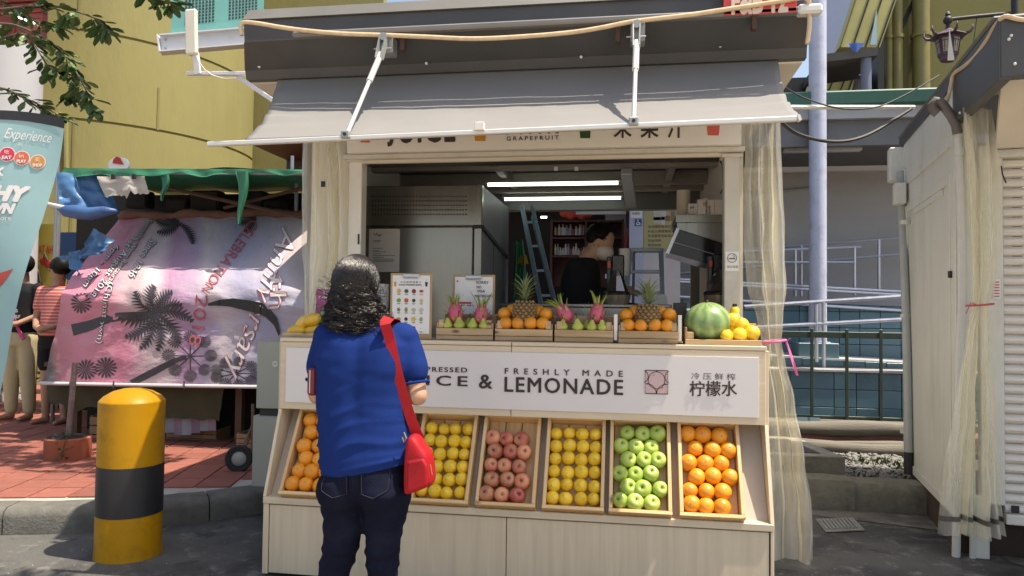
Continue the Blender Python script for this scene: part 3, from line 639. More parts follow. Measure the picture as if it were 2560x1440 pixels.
KX0, KX1 = -1.642, .592; RX0, RX1 = -2.205, .895
ki = thing('juice_kiosk', 'white juice kiosk with charcoal roof and an open serving hatch', 'kiosk', (-.5, 5.2, 0))
def xprism(name, mat, prof, x0, x1, parent=ki, bev=False):
    return MB().poly([(x0, y, z) for y, z in prof], (x1 - x0, 0, 0)).build(name, mat, parent)
part('floor', m_conc, ki, (-1.9, 4.1, 0), (KX1, 6.7, .16))
# the front of the roof: a lip set back, a fascia that leans out to the gutter, an upper band, the sheet
RPX = (((615, 196), (2017, 148), 3.88), ((612, 170), (2018, 124), 3.85), ((610, 98), (2020, 46), 3.70), ((608, 45), (2022, -15), 3.71), ((610, 20), (2022, -45), 3.77))
RL = [(at(*l_, Y=y), at(*r_, Y=y)) for l_, r_, y in RPX]
for l_, r_ in RL: z = (l_.z + r_.z) / 2; l_.z = r_.z = z
def band(name, mat, i, j, back=.1, eps=.0):
    (a, b_), (c, d) = RL[i], RL[j]; e = Vector((0, eps, 0)); return MB().poly([a + e, b_ + e, d + e, c + e], (0, back, 0)).build(name, mat, ki)
band('roof_lip', m_roof, 0, 1, .05, .004); band('fascia', m_roof, 1, 2, .06); band('upper_fascia', m_roof, 2, 3, .2, .006)
(a, b_), (c, d) = RL[3], RL[4]; RX0, RX1 = a.x, b_.x
MB().poly([(a.x, a.y - .01, a.z + .003), (a.x, c.y, c.z), (a.x, 6.7, c.z + .12), (a.x, 6.7, a.z + .003)], (b_.x - a.x, 0, 0)).build('roof_sheet', m_roof2, ki)
g0, g1 = RL[2]; MB().bar(g0 + Vector((.3, -.03, .01)), g1 + Vector((.03, -.03, .01)), .05, .03, bev=.008).build('gutter', M('gutter_grey', (.17, .17, .17), .5, var=.1), ki)
MB().bar(g1 + Vector((-.06, -.03, .01)), g1 + Vector((.055, -.03, .01)), .07, .046, bev=.012).build('gutter_cap', m_alu, ki)
for px, py in ((650, 168), (1067, 160), (1453, 144), (1800, 117)): q = at(px, py, Y=3.842); MB().cyl(q, q + Vector((0, -.012, 0)), .008, None, 8).build('screw', m_alu, ki)
for px, py in ((1883, 58), (1545, 90), (1010, 112)): q = at(px, py, Y=3.69); part('gutter_strap', M('rusty_strap', (.07, .035, .025), .8), ki, (q.x - .012, 3.655, q.z - .04), (q.x + .012, 3.70, q.z + .035), .003)
part('soffit', m_cream, ki, (RL[0][0].x + .01, 3.935, 2.645), (RL[0][1].x - .01, 6.7, 2.66))
part('side_wall', m_white, ki, (-1.90, 4.24, .16), (-1.87, 6.6, 2.644)); part('front_panel', m_white, ki, (-1.90, 4.205, .16), (KX0 - .002, 4.238, 2.644)); part('side_wall', m_white, ki, (KX1, 4.24, .16), (KX1 + .03, 6.6, 2.644))
part('post', m_white, ki, (KX0, 4.15, .05), (KX0 + .08, 4.235, 2.30), .004); part('post', m_dirtywhite, ki, (KX1 - .082, 4.15, .05), (KX1, 4.235, 2.30), .004)
part('post_cap', m_dirtywhite, ki, (KX0 - .012, 4.13, 2.225), (KX0 + .1, 4.238, 2.245), .003); part('post_cap', m_dirtywhite, ki, (KX1 - .1, 4.13, 2.21), (KX1 + .012, 4.238, 2.23), .003)
q = at(900, 598, Y=4.149); part('latch_slot', m_black, ki, (q.x - .012, 4.142, q.z - .03), (q.x - .004, 4.1495, q.z + .03))
part('shutter_box', m_dirtywhite, ki, (KX0 - .02, 4.10, 2.235), (KX1 + .02, 4.34, 2.262), .004)
part('shutter_track', m_cream, ki, (KX0 + .08, 4.14, 2.215), (KX1 - .08, 4.165, 2.234)); part('shutter_slot', m_black, ki, (KX0 + .08, 4.17, 2.225), (KX1 - .08, 4.33, 2.234))
# name board: leans forward, printed
SB0, SB1 = Vector((at(868, 385, Y=4.06).x, 4.06, 2.262)), Vector((at(1853, 372, Y=4.06).x, 4.06, 2.262))
NB_up = Vector((0, -.05, .42)).normalized()
MB().poly([SB0, SB1, SB1 + NB_up * .42, SB0 + NB_up * .42], (0, .04, 0)).build('name_board', m_white, ki)
def nb(px, py): q = at(px, py, Y=4.055); return Vector((q.x, 4.06 + (q.z - 2.262) * -.05 / .42, q.z))
ux = Vector((1, 0, 0))
lettering('UICE', nb(999, 357), ux, NB_up, m_ink, ki, width=nb(1137, 357).x - nb(999, 357).x, height=.155, bold=.02, space=1.15); lettering('J', nb(970, 365), ux, NB_up, m_ink, ki, width=.03, height=.175, bold=.02)
lettering('PINK', nb(1267, 337), ux, NB_up, m_ink, ki, width=nb(1397, 337).x - nb(1267, 337).x, height=.05, bold=.01, space=1.5)
lettering('GRAPEFRUIT', nb(1267, 352), ux, NB_up, m_ink, ki, width=nb(1397, 352).x - nb(1267, 352).x, height=.022, bold=.01, space=1.5)
for ch, xa_, xb_ in (('果', 1535, 1578), ('菜', 1602, 1645), ('汁', 1669, 1711)): lettering(ch, nb(xa_, 345), ux, NB_up, m_ink, ki, width=nb(xb_, 344).x - nb(xa_, 344).x, height=.125, bold=.012)
for (a, b_, top, bot, c) in ((898, 929, 300, 357, '#c8643c'), (1183, 1219, 290, 353, '#c98a24'), (1446, 1480, 285, 346, '#1d4a1c'), (1764, 1802, 280, 339, '#c85a4e')):
    A, B = nb(a, bot), nb(b_, bot); w = B.x - A.x; h = nb(a, top).z - A.z; z_ = Vector((0, -.003, 0))
    MB().poly([A + ux * w * .14 + z_, B - ux * w * .14 + z_, B + NB_up * h + z_, A + NB_up * h + z_]).build('cup_print', M('print' + c, c, .5, var=.15), ki)
    if c == '#c85a4e': lettering('PINK', nb(1772, 306), ux, NB_up, m_white, ki, width=.05, height=.013, bold=.01, off=.006)
# ceiling: sheet, purlins, conduit, back frame
m_ceil = M('ceiling_sheet', (.075, .08, .082), .6, var=.15, vs_=3, dirt=.3)
m_purl = M('purlin_paint', (.28, .265, .235), .55, var=.12, vs_=3, dirt=.35)
part('ceiling_sheet', m_ceil, ki, (-1.87, 4.345, 2.47), (KX1, 6.6, 2.49))
for y, w in ((4.46, .10), (4.78, .05), (5.15, .07), (5.85, .05), (6.15, .06)): part('purlin', m_purl, ki, (-1.87, y, 2.36), (KX1, y + w, 2.468), .003)
for x in (-.98, .27): part('cross_purlin', m_purl, ki, (x, 4.57, 2.38), (x + .05, 6.5, 2.467))
part('back_header', M('header_grey', (.14, .15, .15), .5, var=.1), ki, (-1.87, 6.48, 2.25), (KX1, 6.58, 2.468), .004)
part('back_frame', m_purl, ki, (KX1 - .07, 6.48, .16), (KX1, 6.56, 2.248)); part('back_panel', m_ceil, ki, (-1.87, 6.5, .16), (-1.24, 6.56, 2.248))
tube('conduit', m_cream, ki, [(KX0 + .2, 4.44, 2.345), (-.75, 4.44, 2.345), (-.66, 4.45, 2.35), (-.64, 4.5, 2.40)], .013, 8)
for x in (-1.28, -.95, -.78): part('conduit_clip', m_cream, ki, (x, 4.425, 2.33), (x + .02, 4.458, 2.37), .003)
for px in (1390, 1441): q = at(px, 422, Y=4.65); part('ceiling_clip', m_alu, ki, (q.x - .012, 4.64, q.z - .012), (q.x + .012, 4.66, q.z + .012), .002)
tube('loose_wire', m_black, ki, [at(1806, 395, Y=4.3), at(1800, 402, Y=4.3), at(1806, 412, Y=4.3), at(1808, 470, Y=4.3), at(1801, 485, Y=4.32)], .004, 5)
MB().bar(at(1566, 428, Y=5.0), at(1578, 513, Y=5.35), .075, .05, bev=.004).build('cable_duct', M('duct_blue_white', (.36, .40, .46), .4, var=.1), ki)
# two lit fluorescent battens
m_tube = M('lit_tube', (.9, .95, .95), .4, emit=(.86, 1.0, .97, 2.4), var=0)
for k, (y, z, pa, pb_) in enumerate(((5.62, 2.335, 1220, 1545), (6.3, 2.325, 1262, 1552))):
    xa, xb = at(pa, 470, Y=y).x, at(pb_, 470, Y=y).x
    t = thing('fluorescent_batten', ('longer lit fluorescent tube nearer the serving hatch', 'shorter lit fluorescent tube over the rear opening')[k], 'light', ((xa + xb) / 2, y, z), group='ceiling tubes in the kiosk')
    part('housing', m_purl, t, (xa - .02, y - .02, z + .013), (xb + .02, y + .03, 2.36 if k == 0 else 2.40), .003)
    tube('tube', m_tube, t, [(xa, y, z), (xb, y, z)], .013, 10)

# ---- roof sign
q0, q1 = at(1808, 42, Y=3.66), at(1990, 36, Y=3.66)
rs = thing('unit_sign', 'red unit number plate fixed above the kiosk gutter', 'sign', q0[:])
part('plate', M('sign_red', (.52, .05, .045), .45, var=.1, vs_=3), rs, (q0.x, 3.645, q0.z), (q1.x, 3.66, q0.z + .20), .002)
a = at(1830, 36, Y=3.644); lettering('F&B 12', (a.x, 3.644, a.z), ux, (0, 0, 1), M('sign_pale_letters', (.62, .50, .42), .5), rs, width=at(1968, 36, Y=3.644).x - a.x, height=.125, bold=.03)
# ---- warm rope light hung along the fascia
ropepts = [(604, 88), (605, 58), (640, 58), (700, 68), (760, 76), (850, 84), (960, 88), (1060, 92), (1180, 97), (1300, 92), (1420, 82), (1500, 70), (1570, 56), (1640, 47), (1720, 38), (1800, 26), (1880, 14), (1960, 2), (2015, -6), (2022, 20), (2024, 60), (2018, 110)]
P3 = [at(x, y, Y=3.63 + (.03 if i > 18 or i < 2 else 0)) for i, (x, y) in enumerate(ropepts)]
P3 = [Vector(p) for p in smooth_line([tuple(p) for p in P3], 4)]
tag(MB().tube(P3, .0115, 8).build('rope_light', M('warm_rope_pvc', (.62, .47, .30), .35, var=.2, vs_=30, stretch=(1, .2, 1)), None, True), 'beige rope light sagging along the front of the charcoal roof', 'rope light')

# ---- awning
aw = thing('awning', 'grey fabric awning with a white front bar propped by two arms', 'awning', at(1280, 330, Y=3.4)[:])
AL = [at(*p, Y=y) for p, y in (((697, 196), 3.93), ((678, 258), 3.72), ((658, 303), 3.52), ((612, 350), 3.305))]
AR = [at(*p, Y=y) for p, y in (((1944, 154), 3.93), ((1956, 215), 3.72), ((1972, 258), 3.52), ((2001, 293), 3.305))]
AL[0].z = AR[0].z = 2.675
def bez(P, t):
    i = min(2, int(t * 3)); p0, p1, p2, p3 = (P[max(0, min(3, i + k))] for k in (-1, 0, 1, 2)); t = t * 3 - i
    return .5 * ((2 * p1) + (p2 - p0) * t + (2 * p0 - 5 * p1 + 4 * p2 - p3) * t * t + (3 * p1 - p0 - 3 * p2 + p3) * t ** 3)
def awn(u, v):
    p = bez(AL, v).lerp(bez(AR, v), u); e = min(u, 1 - u)
    w = math.exp(-e * 12) * .010 * math.sin(v * 34 + 9 * u) + .006 * nz((p.x * 1.2, p.y * 3, 0), 3) + .003 * nz((p.x, p.y * 2, 5), 12)
    s_ = -.022 * math.sin(math.pi * v) * (1 - math.exp(-e * 9))
    return p + Vector((0, 0, w * math.sin(math.pi * min(1, v * 1.05)) + s_))
m_can = M('awning_canvas', (.205, .20, .195), .85, var=.07, vs_=3, bump=.10, bs=9, dirt=.25, dirtcol=(.20, .195, .195), ds=1.4)
b = MB(); b.grid(awn, 90, 26); o = b.build('canopy', m_can, aw, True)
sm = o.modifiers.new('thickness', 'SOLIDIFY'); sm.thickness = .003
E0, E1 = at(520, 361, Y=3.30), at(1993, 297, Y=3.30)
MB().bar(E0, E1, .03, .022, bev=.004).build('front_bar', m_alu, aw)
MB().bar(E1, E1 + Vector((.012, 0, .004)), .034, .026).build('bar_cap', m_white, aw)
for (p, q) in (((962, 112), (866, 338)), ((1592, 82), (1584, 305))):
    A, B = at(*p, Y=3.64), at(*q, Y=3.29); d = (B - A).normalized(); arm = tube('arm', m_alu, aw, [A + d * .26, B], .0105, 10)
    tube('sleeve', m_alu, arm, [A + d * .07, A + d * .28], .016, 10)
    MB().tube([A + Vector((0, -.03, .035)), A + Vector((0, .04, .035))], .021, 12).build('roller_end', m_galv, arm, True, angle=40)
    for s_ in (-1, 1): MB().bar(A + Vector((s_ * .018, -.01, .045)), A + d * .11 + Vector((s_ * .014, 0, 0)), .006, .03).build('fork', m_galv, arm)
    tube('cross_pin', m_galv, arm, [A + d * .03 + Vector((-.05, 0, 0)), A + d * .03 + Vector((.045, 0, 0))], .004, 6)
    part('bracket', m_galv, arm, (A.x - .03, 3.64, A.z - .04), (A.x + .04, 3.73, A.z + .05), .004)
    MB().box(B - Vector((.022, .02, .018)), B + Vector((.022, .012, .02)), .005).build('clamp', m_galv, arm)
    MB().cyl(B + Vector((0, -.021, 0)), B + Vector((0, -.03, 0)), .008, None, 8).build('bolt', m_black, arm)
q = at(1199, 322, Y=3.29); o = MB().box((q.x - .018, 3.26, q.z - .012), (q.x + .026, 3.288, q.z + .025), .002).build('bar_clip', m_white, aw)

# ---- clear PVC curtains
m_film = film('yellowed_film', (.93, .915, .85), .42, .10)
m_seam = film('film_seam', (.88, .84, .72), .65, .3)
def curtain(name, label, bounds, y0, folds, amp, seed, tie=None, flip=1):
    t = thing(name, label, 'curtain', at((bounds[-1][1] + bounds[-1][2]) / 2, bounds[-1][0], Y=y0)[:], group='clear roll-down curtains')
    zs = []
    for (py, xl, xr) in bounds: a, c = at(xl, py, Y=y0), at(xr, py, Y=y0); zs.append((a.z, a.x, c.x))
    z0, z1 = zs[-1][0], zs[0][0]
    def lim(z):
        for (za, la, ra), (zb, lb, rb) in zip(zs, zs[1:]):
            if za >= z >= zb: s_ = (za - z) / (za - zb); s_ = s_ * s_ * (3 - 2 * s_) * .5 + s_ * .5; return la + (lb - la) * s_, ra + (rb - ra) * s_
        return zs[-1][1:]
    def f(u, v):
        z = z1 + (z0 - z1) * v; l_, r_ = lim(z); w = r_ - l_
        ph = folds * 6.283 * u + .8 * math.sin(2.2 * z + seed) + seed
        a = amp * (w / .35) ** .35 * (.55 + .45 * math.sin(u * 5 + z * 1.6 + seed)) 
        wr = .008 * nz((u * 7, z * 3.2, seed), 1.6)
        return Vector((l_ + w * (u + .028 * math.sin(ph * 1.02 + 1) / max(1, folds / 4)) + .010 * nz((u * 3, z * 4, seed + 4), 1.5), y0 + a * math.sin(ph) + wr + .5 * amp * math.sin(ph * .37 + 2), z))
    b = MB(); b.grid(f, 130, 70); b.build('sheet', m_film, t, True)
    for u0 in (.38, .72):
        b = MB(); b.grid(lambda u, v: f(u0 + u * .035 + .02 * math.sin(v * 5 + seed), v) + Vector((0, -.004, 0)), 3, 70); b.build('seam', m_seam, t, True)
    return t, f
curtain('clear_curtain', 'bunched clear plastic curtain beside the woman and the white kiosk post', [(345, 752, 868), (450, 746, 872), (560, 746, 872), (650, 750, 868), (720, 752, 850), (800, 755, 830), (900, 758, 830)], 4.17, 4, .05, 1.0)
ct, cf = curtain('clear_curtain', 'clear plastic curtain tied with pink string right of the serving hatch', [(300, 1868, 1952), (450, 1862, 1958), (600, 1862, 1964), (720, 1872, 1965), (800, 1892, 1960), (852, 1906, 1952), (905, 1900, 1966), (1000, 1905, 1988), (1150, 1908, 2014), (1250, 1906, 2034), (1395, 1895, 2040)], 4.15, 4, .06, 2.3)
m_pink = M('pink_string', (.75, .16, .38), .5, var=.2, vs_=20)
tz = at(1930, 853, Y=4.15); rr_ = .064
tpk = thing('pink_tie', 'pink plastic string knotted round the curtain beside the counter', 'string', (tz.x, 4.15, tz.z))
MB().tube([(tz.x + .005 + rr_ * math.cos(a), 4.15 + .085 * math.sin(a), tz.z + .008 * math.cos(a)) for a in [i * .393 for i in range(16)]], .006, 6, closed=True).build('loop', m_pink, tpk, True)
k0 = Vector((tz.x + .06, 4.08, tz.z)); 
b = MB()
for dx, dz, w in ((.055, -.165, .016), (.02, .03, .01), (.05, -.15, .012)):
    b.grid(lambda u, v: k0 + Vector((dx * v + (u - .5) * w * (.6 + .4 * math.sin(3 * v)), -.006 * math.sin(v * 4 + u * 3), dz * v - .01 * v * v)), 2, 8)
b.build('tails', m_pink, tpk, True)
b = MB()   # black marking tape on the left curtain
q = at(808, 460, Y=4.14); tag(MB().box((q.x - .012, 4.135, q.z - .018), (q.x + .014, 4.139, q.z + .016)).build('tape', m_black), 'small piece of black tape stuck on the left clear curtain', 'tape')

# ================================================================ DISPLAY COUNTER
m_birch = wood('birch_laminate', (.68, .565, .41), (.57, .47, .335), 2, .8, .45, knots=False, rnd_=.03, bump=.03)
m_birchx = wood('birch_laminate_across', (.68, .565, .41), (.58, .48, .34), 0, .8, .45, knots=False, rnd_=.03, bump=.03)
m_grey_lam = M('grey_laminate', (.44, .385, .32), .5, var=.04)
m_signw = M('sign_white', (.68, .65, .64), .35, var=.02)
CX0, CX1 = -1.826, .650
dc = thing('display_counter', 'pale wood counter with a white lettered sign and sloping fruit display', 'counter', (-.6, 3.8, 0))
xj = at(1277, 1030, Y=3.7).x
part('sign_box', m_birchx, dc, (CX0, 3.70, .826), (xj - .0015, 3.98, 1.18), .002); part('sign_box', m_birchx, dc, (xj + .0015, 3.70, .826), (CX1, 3.98, 1.18), .002)
part('counter_top', m_birchx, dc, (CX0 - .004, 3.696, 1.182), (xj - .0015, 4.14, 1.202), .002); part('counter_top', m_birchx, dc, (xj + .0015, 3.696, 1.182), (CX1 + .004, 4.14, 1.202), .002)
part('end_panel', m_birch, dc, (CX1 + .001, 3.72, .03), (CX1 + .018, 4.13, 1.18), .002); part('end_panel', m_birch, dc, (CX0 - .018, 3.72, .03), (CX0 - .001, 4.13, 1.18), .002)
s0, s1 = at(716, 868, Y=3.694), at(1897, 1045, Y=3.694); sz1 = 1.150; sz0 = .862
sign = part('sign_panel', m_signw, dc, (s0.x, 3.692, sz0), (s1.x, 3.699, sz1), .001)
def sg(px, py): q = at(px, py, Y=3.69); return Vector((q.x, 3.691, q.z))
def sign_text(body, xa, xb, yb, h, **k):
    A, B = sg(xa, yb), sg(xb, yb); lettering(body, A, ux, (0, 0, 1), m_ink, sign, width=B.x - A.x, height=h, **k)
sign_text('COLD PRESSED', 982, 1168, 926.5, .024, bold=.012, space=1.25)
sign_text('JUICE', 982, 1168, 968, .066, bold=.012, space=1.4)
sign_text('&', 1198, 1230, 970.5, .068, bold=.012)
sign_text('FRESHLY MADE', 1262, 1557, 934.5, .029, bold=.010, space=2.0)
sign_text('LEMONADE', 1262, 1557, 979, .074, bold=.013, space=1.16)
sign_text('冷 压 鲜 榨', 1728, 1838, 948, .032)
for ch, xa_, xb_ in (('柠', 1724, 1761), ('檬', 1764, 1801), ('水', 1804, 1842)): sign_text(ch, xa_, xb_, 989.5, .072, bold=.010)
sign_text('、', 764, 772, 956, .012)
# the emblem: four fruit in a square frame
g0, g1 = sg(1613, 983.5), sg(1670, 927); gw = g1.x - g0.x; gh = g1.z - g0.z
lg = MB().poly([g0, (g1.x, 3.691, g0.z), g1, (g0.x, 3.691, g1.z)], (0, -.0012, 0)).build('emblem', M('emblem_pink', (.60, .42, .42), .5, var=.03), sign)
b = MB(); T = .0038; yq = 3.6888
def E_(u, v): return Vector((g0.x + u * gw, yq, g0.z + v * gh))
for a_, c_ in (((0, 0), (1, 0)), ((1, 0), (1, 1)), ((1, 1), (0, 1)), ((0, 1), (0, 0)), ((.5, 0), (.5, .16))): b.bar(E_(*a_), E_(*c_), .0008, T)
def arc(cu, cv, r_, a0, a1):
    n_ = 18; P_ = [E_(cu + r_ * math.cos(R(a0 + (a1 - a0) * i / n_)), cv + r_ * math.sin(R(a0 + (a1 - a0) * i / n_))) for i in range(n_ + 1)]
    for p_, q_ in zip(P_, P_[1:]): b.bar(p_, q_, .0008, T * .8)
arc(.5, .58, .37, 0, 360); arc(.07, 0, .42, 0, 100); arc(.93, 0, .42, 80, 180); arc(-.14, .73, .27, -70, 70); arc(1.14, .73, .27, 110, 250)
for p_ in ((.5, .97), (.11, .42), (.89, .42)): b.bar(E_(p_[0] - .03, p_[1]), E_(p_[0] + .03, p_[1]), .0008, .006)
for p_ in ((.36, .8), (.75, .26)): b.bar(E_(p_[0] - .03, p_[1] + .02), E_(p_[0], p_[1] - .02), .0008, .0015); b.bar(E_(p_[0], p_[1] - .02), E_(p_[0] + .05, p_[1] + .02), .0008, .0015)
b.build('outline', m_ink, lg)
# sloping bay and base
SLO, SHI = Vector((0, 3.60, .40)), Vector((0, 3.86, .84)); EV = (SHI - SLO).normalized(); EN = Vector((0, -EV.z, EV.y))
bx0, bx1 = CX0 + .014, CX1 - .006
MB().poly([(bx0, SLO.y, SLO.z), (bx1, SLO.y, SLO.z), (bx1, SHI.y, SHI.z), (bx0, SHI.y, SHI.z)], EN * -.016).build('bay_board', m_grey_lam, dc)
for x, w in ((bx0 - .002, -.016), (bx1 + .002, .016)): MB().poly([(x, 3.548, .402), (x, 3.70, .823), (x, 3.9, .823), (x, 3.9, .402)], (w, 0, 0)).build('bay_cheek', m_birch, dc)
part('ledge', m_birchx, dc, (bx0 - .018, 3.545, .366), (bx1 + .018, 3.66, .400), .003)
xd = at(1266, 1350, Y=3.56).x
part('base_door', m_birch, dc, (bx0 + .016, 3.555, .018), (xd - .002, 3.573, .360), .002); part('base_door', m_birch, dc, (xd + .002, 3.555, .018), (bx1 - .004, 3.573, .360), .002)
part('base_side', m_birch, dc, (bx0 - .018, 3.552, .012), (bx0 + .012, 4.1, .365), .002); part('base_side', m_birch, dc, (bx1 + .003, 3.552, .012), (bx1 + .018, 4.1, .365), .002)
part('base_void', m_black, dc, (bx0 + .013, 3.574, .018), (bx1 + .002, 4.08, .355)); part('plinth', m_black, dc, (bx0, 3.62, 0), (bx1, 4.08, .012))
# grey metal cabinet behind the counter end
mc = thing('metal_cabinet', 'grey green steel service cabinet standing left of the counter', 'cabinet', (-2.1, 4.4, .15))
m_cab = M('grey_green_enamel', (.32, .33, .29), .45, var=.04, dirt=.15, dirtcol=(.2, .19, .15))
y_ = 4.30
for (xa, xb, ya, yb_) in ((640, 722, 852, 1021), (629, 722, 1042, 1216)):
    A, B = at(xa, yb_, Y=y_), at(xb, ya, Y=y_); d_ = part('body', m_cab, mc, (A.x, y_, A.z), (B.x + .05, y_ + .4, B.z), .004); part('door', m_cab, d_, (A.x + .006, y_ - .012, A.z + .004), (B.x + .05, y_ - .001, B.z - .006), .003)
A = at(640, 1022, Y=y_); part('gap', m_black, mc, (A.x + .02, y_ + .01, A.z - .045), (A.x + .3, y_ + .38, A.z - .001))
q = at(688, 910, Y=y_ - .013); MB().cyl(q, q + Vector((0, -.002, 0)), .018, None, 18).build('sticker', M('sticker_white', (.6, .6, .56), .5), mc)
MB().tube([q + Vector((-.008, -.003, -.006)), q + Vector((-.002, -.003, .006)), q + Vector((.003, -.003, -.003)), q + Vector((.009, -.003, .007))], .0016, 4).build('sticker_mark', m_ink, mc)

# ================================================================ CRATES AND FRUIT
m_pine = wood('pine_board', (.72, .50, .255), (.58, .365, .16), 1, 1.0, .5, True, .07)
m_pinex = wood('pine_board_across', (.72, .50, .255), (.58, .365, .16), 0, 1.0, .5, True, .07)
m_acac = wood('acacia_board', (.56, .40, .225), (.33, .20, .095), 0, .9, .5, True, .12)
m_acacy = wood('acacia_board_deep', (.48, .33, .18), (.28, .17, .08), 1, .9, .5, True, .12)
def skin(name, col, col2, rough=.38, pore=.15, ps=170., spots=None, rnd_=.07, axis=2, lo=-.02, hi=.03, coat=.15, nscale=9):
    """fruit skin: colour drifts from one end of the fruit to the other through noise, fine pores"""
    m = bpy.data.materials.new(name); m.use_nodes = True; n, l = m.node_tree.nodes, m.node_tree.links; p = n['Principled BSDF']
    col, col2 = (srgb(c) if isinstance(c, str) else c for c in (col, col2))
    tc = n.new('ShaderNodeTexCoord'); oi = n.new('ShaderNodeObjectInfo'); mu = n.new('ShaderNodeMath'); mu.operation = 'MULTIPLY'; mu.inputs[1].default_value = 40; l.new(oi.outputs['Random'], mu.inputs[0])
    nt = n.new('ShaderNodeTexNoise'); nt.noise_dimensions = '4D'; nt.inputs['Scale'].default_value = nscale; nt.inputs['Detail'].default_value = 5; l.new(tc.outputs['Object'], nt.inputs['Vector']); l.new(mu.outputs[0], nt.inputs['W'])
    sp = n.new('ShaderNodeSeparateXYZ'); l.new(tc.outputs['Object'], sp.inputs[0]); mr = n.new('ShaderNodeMapRange'); mr.inputs[1].default_value = lo; mr.inputs[2].default_value = hi; l.new(sp.outputs[axis], mr.inputs[0])
    ad = n.new('ShaderNodeMath'); ad.operation = 'MULTIPLY_ADD'; ad.inputs[1].default_value = .55; l.new(mr.outputs[0], ad.inputs[0])
    m3 = n.new('ShaderNodeMapRange'); m3.inputs[1].default_value = .3; m3.inputs[2].default_value = .7; m3.inputs[3].default_value = -.25; m3.inputs[4].default_value = .65; l.new(nt.outputs['Fac'], m3.inputs[0]); l.new(m3.outputs[0], ad.inputs[2]); ad.use_clamp = True
    mx = n.new('ShaderNodeMix'); mx.data_type = 'RGBA'; mx.inputs[6].default_value = (*col, 1); mx.inputs[7].default_value = (*col2, 1); l.new(ad.outputs[0], mx.inputs[0])
    hs = n.new('ShaderNodeHueSaturation'); r2 = n.new('ShaderNodeMapRange'); r2.inputs[3].default_value = 1 - rnd_; r2.inputs[4].default_value = 1 + rnd_; l.new(oi.outputs['Random'], r2.inputs[0]); l.new(r2.outputs[0], hs.inputs['Value']); l.new(mx.outputs[2], hs.inputs['Color']); l.new(hs.outputs[0], p.inputs['Base Color'])
    p.inputs['Roughness'].default_value = rough; p.inputs['Coat Weight'].default_value = coat; p.inputs['Coat Roughness'].default_value = .25
    p.inputs['Subsurface Weight'].default_value = .12; p.inputs['Subsurface Radius'].default_value = (.012, .006, .002); p.inputs['Subsurface Scale'].default_value = .5
    vo = n.new('ShaderNodeTexVoronoi'); vo.inputs['Scale'].default_value = ps; l.new(tc.outputs['Object'], vo.inputs[0]); bp = n.new('ShaderNodeBump'); bp.inputs['Strength'].default_value = pore; bp.inputs['Distance'].default_value = .002; l.new(vo.outputs['Distance'], bp.inputs['Height']); l.new(bp.outputs[0], p.inputs['Normal'])
    return m
m_orange = skin('orange_skin', (.72, .235, .012), (.80, .33, .02), .4, .35, 190, lo=-.05, hi=.05)
m_lemon = skin('lemon_skin', (.74, .46, .018), (.82, .56, .045), .42, .3, 200)
m_redap = skin('red_apple_skin', (.36, .018, .035), (.60, .30, .14), .3, .03, 60, rnd_=.28, lo=-.03, hi=.055, nscale=11)
m_grnap = skin('green_apple_skin', (.26, .40, .045), (.42, .52, .11), .3, .03, 60)
m_pear = skin('pear_skin', (.38, .43, .06), (.52, .52, .12), .42, .08, 120, lo=0, hi=.1)
m_mango = skin('mango_skin', (.72, .42, .03), (.80, .52, .06), .35, .05, 90)
m_drag = skin('dragon_fruit_skin', (.50, .045, .12), (.58, .11, .18), .42, .05, 60)
m_fing = M('dragon_scale_green', (.28, .34, .07), .5, var=.3, vs_=20)
m_stem = M('stem_brown', (.05, .035, .02), .8)
m_calyx = M('calyx_tan', (.28, .17, .05), .8)
m_stk = M('sticker_pale', (.62, .60, .56), .4); m_stkd = M('sticker_dark', (.03, .03, .05), .4)
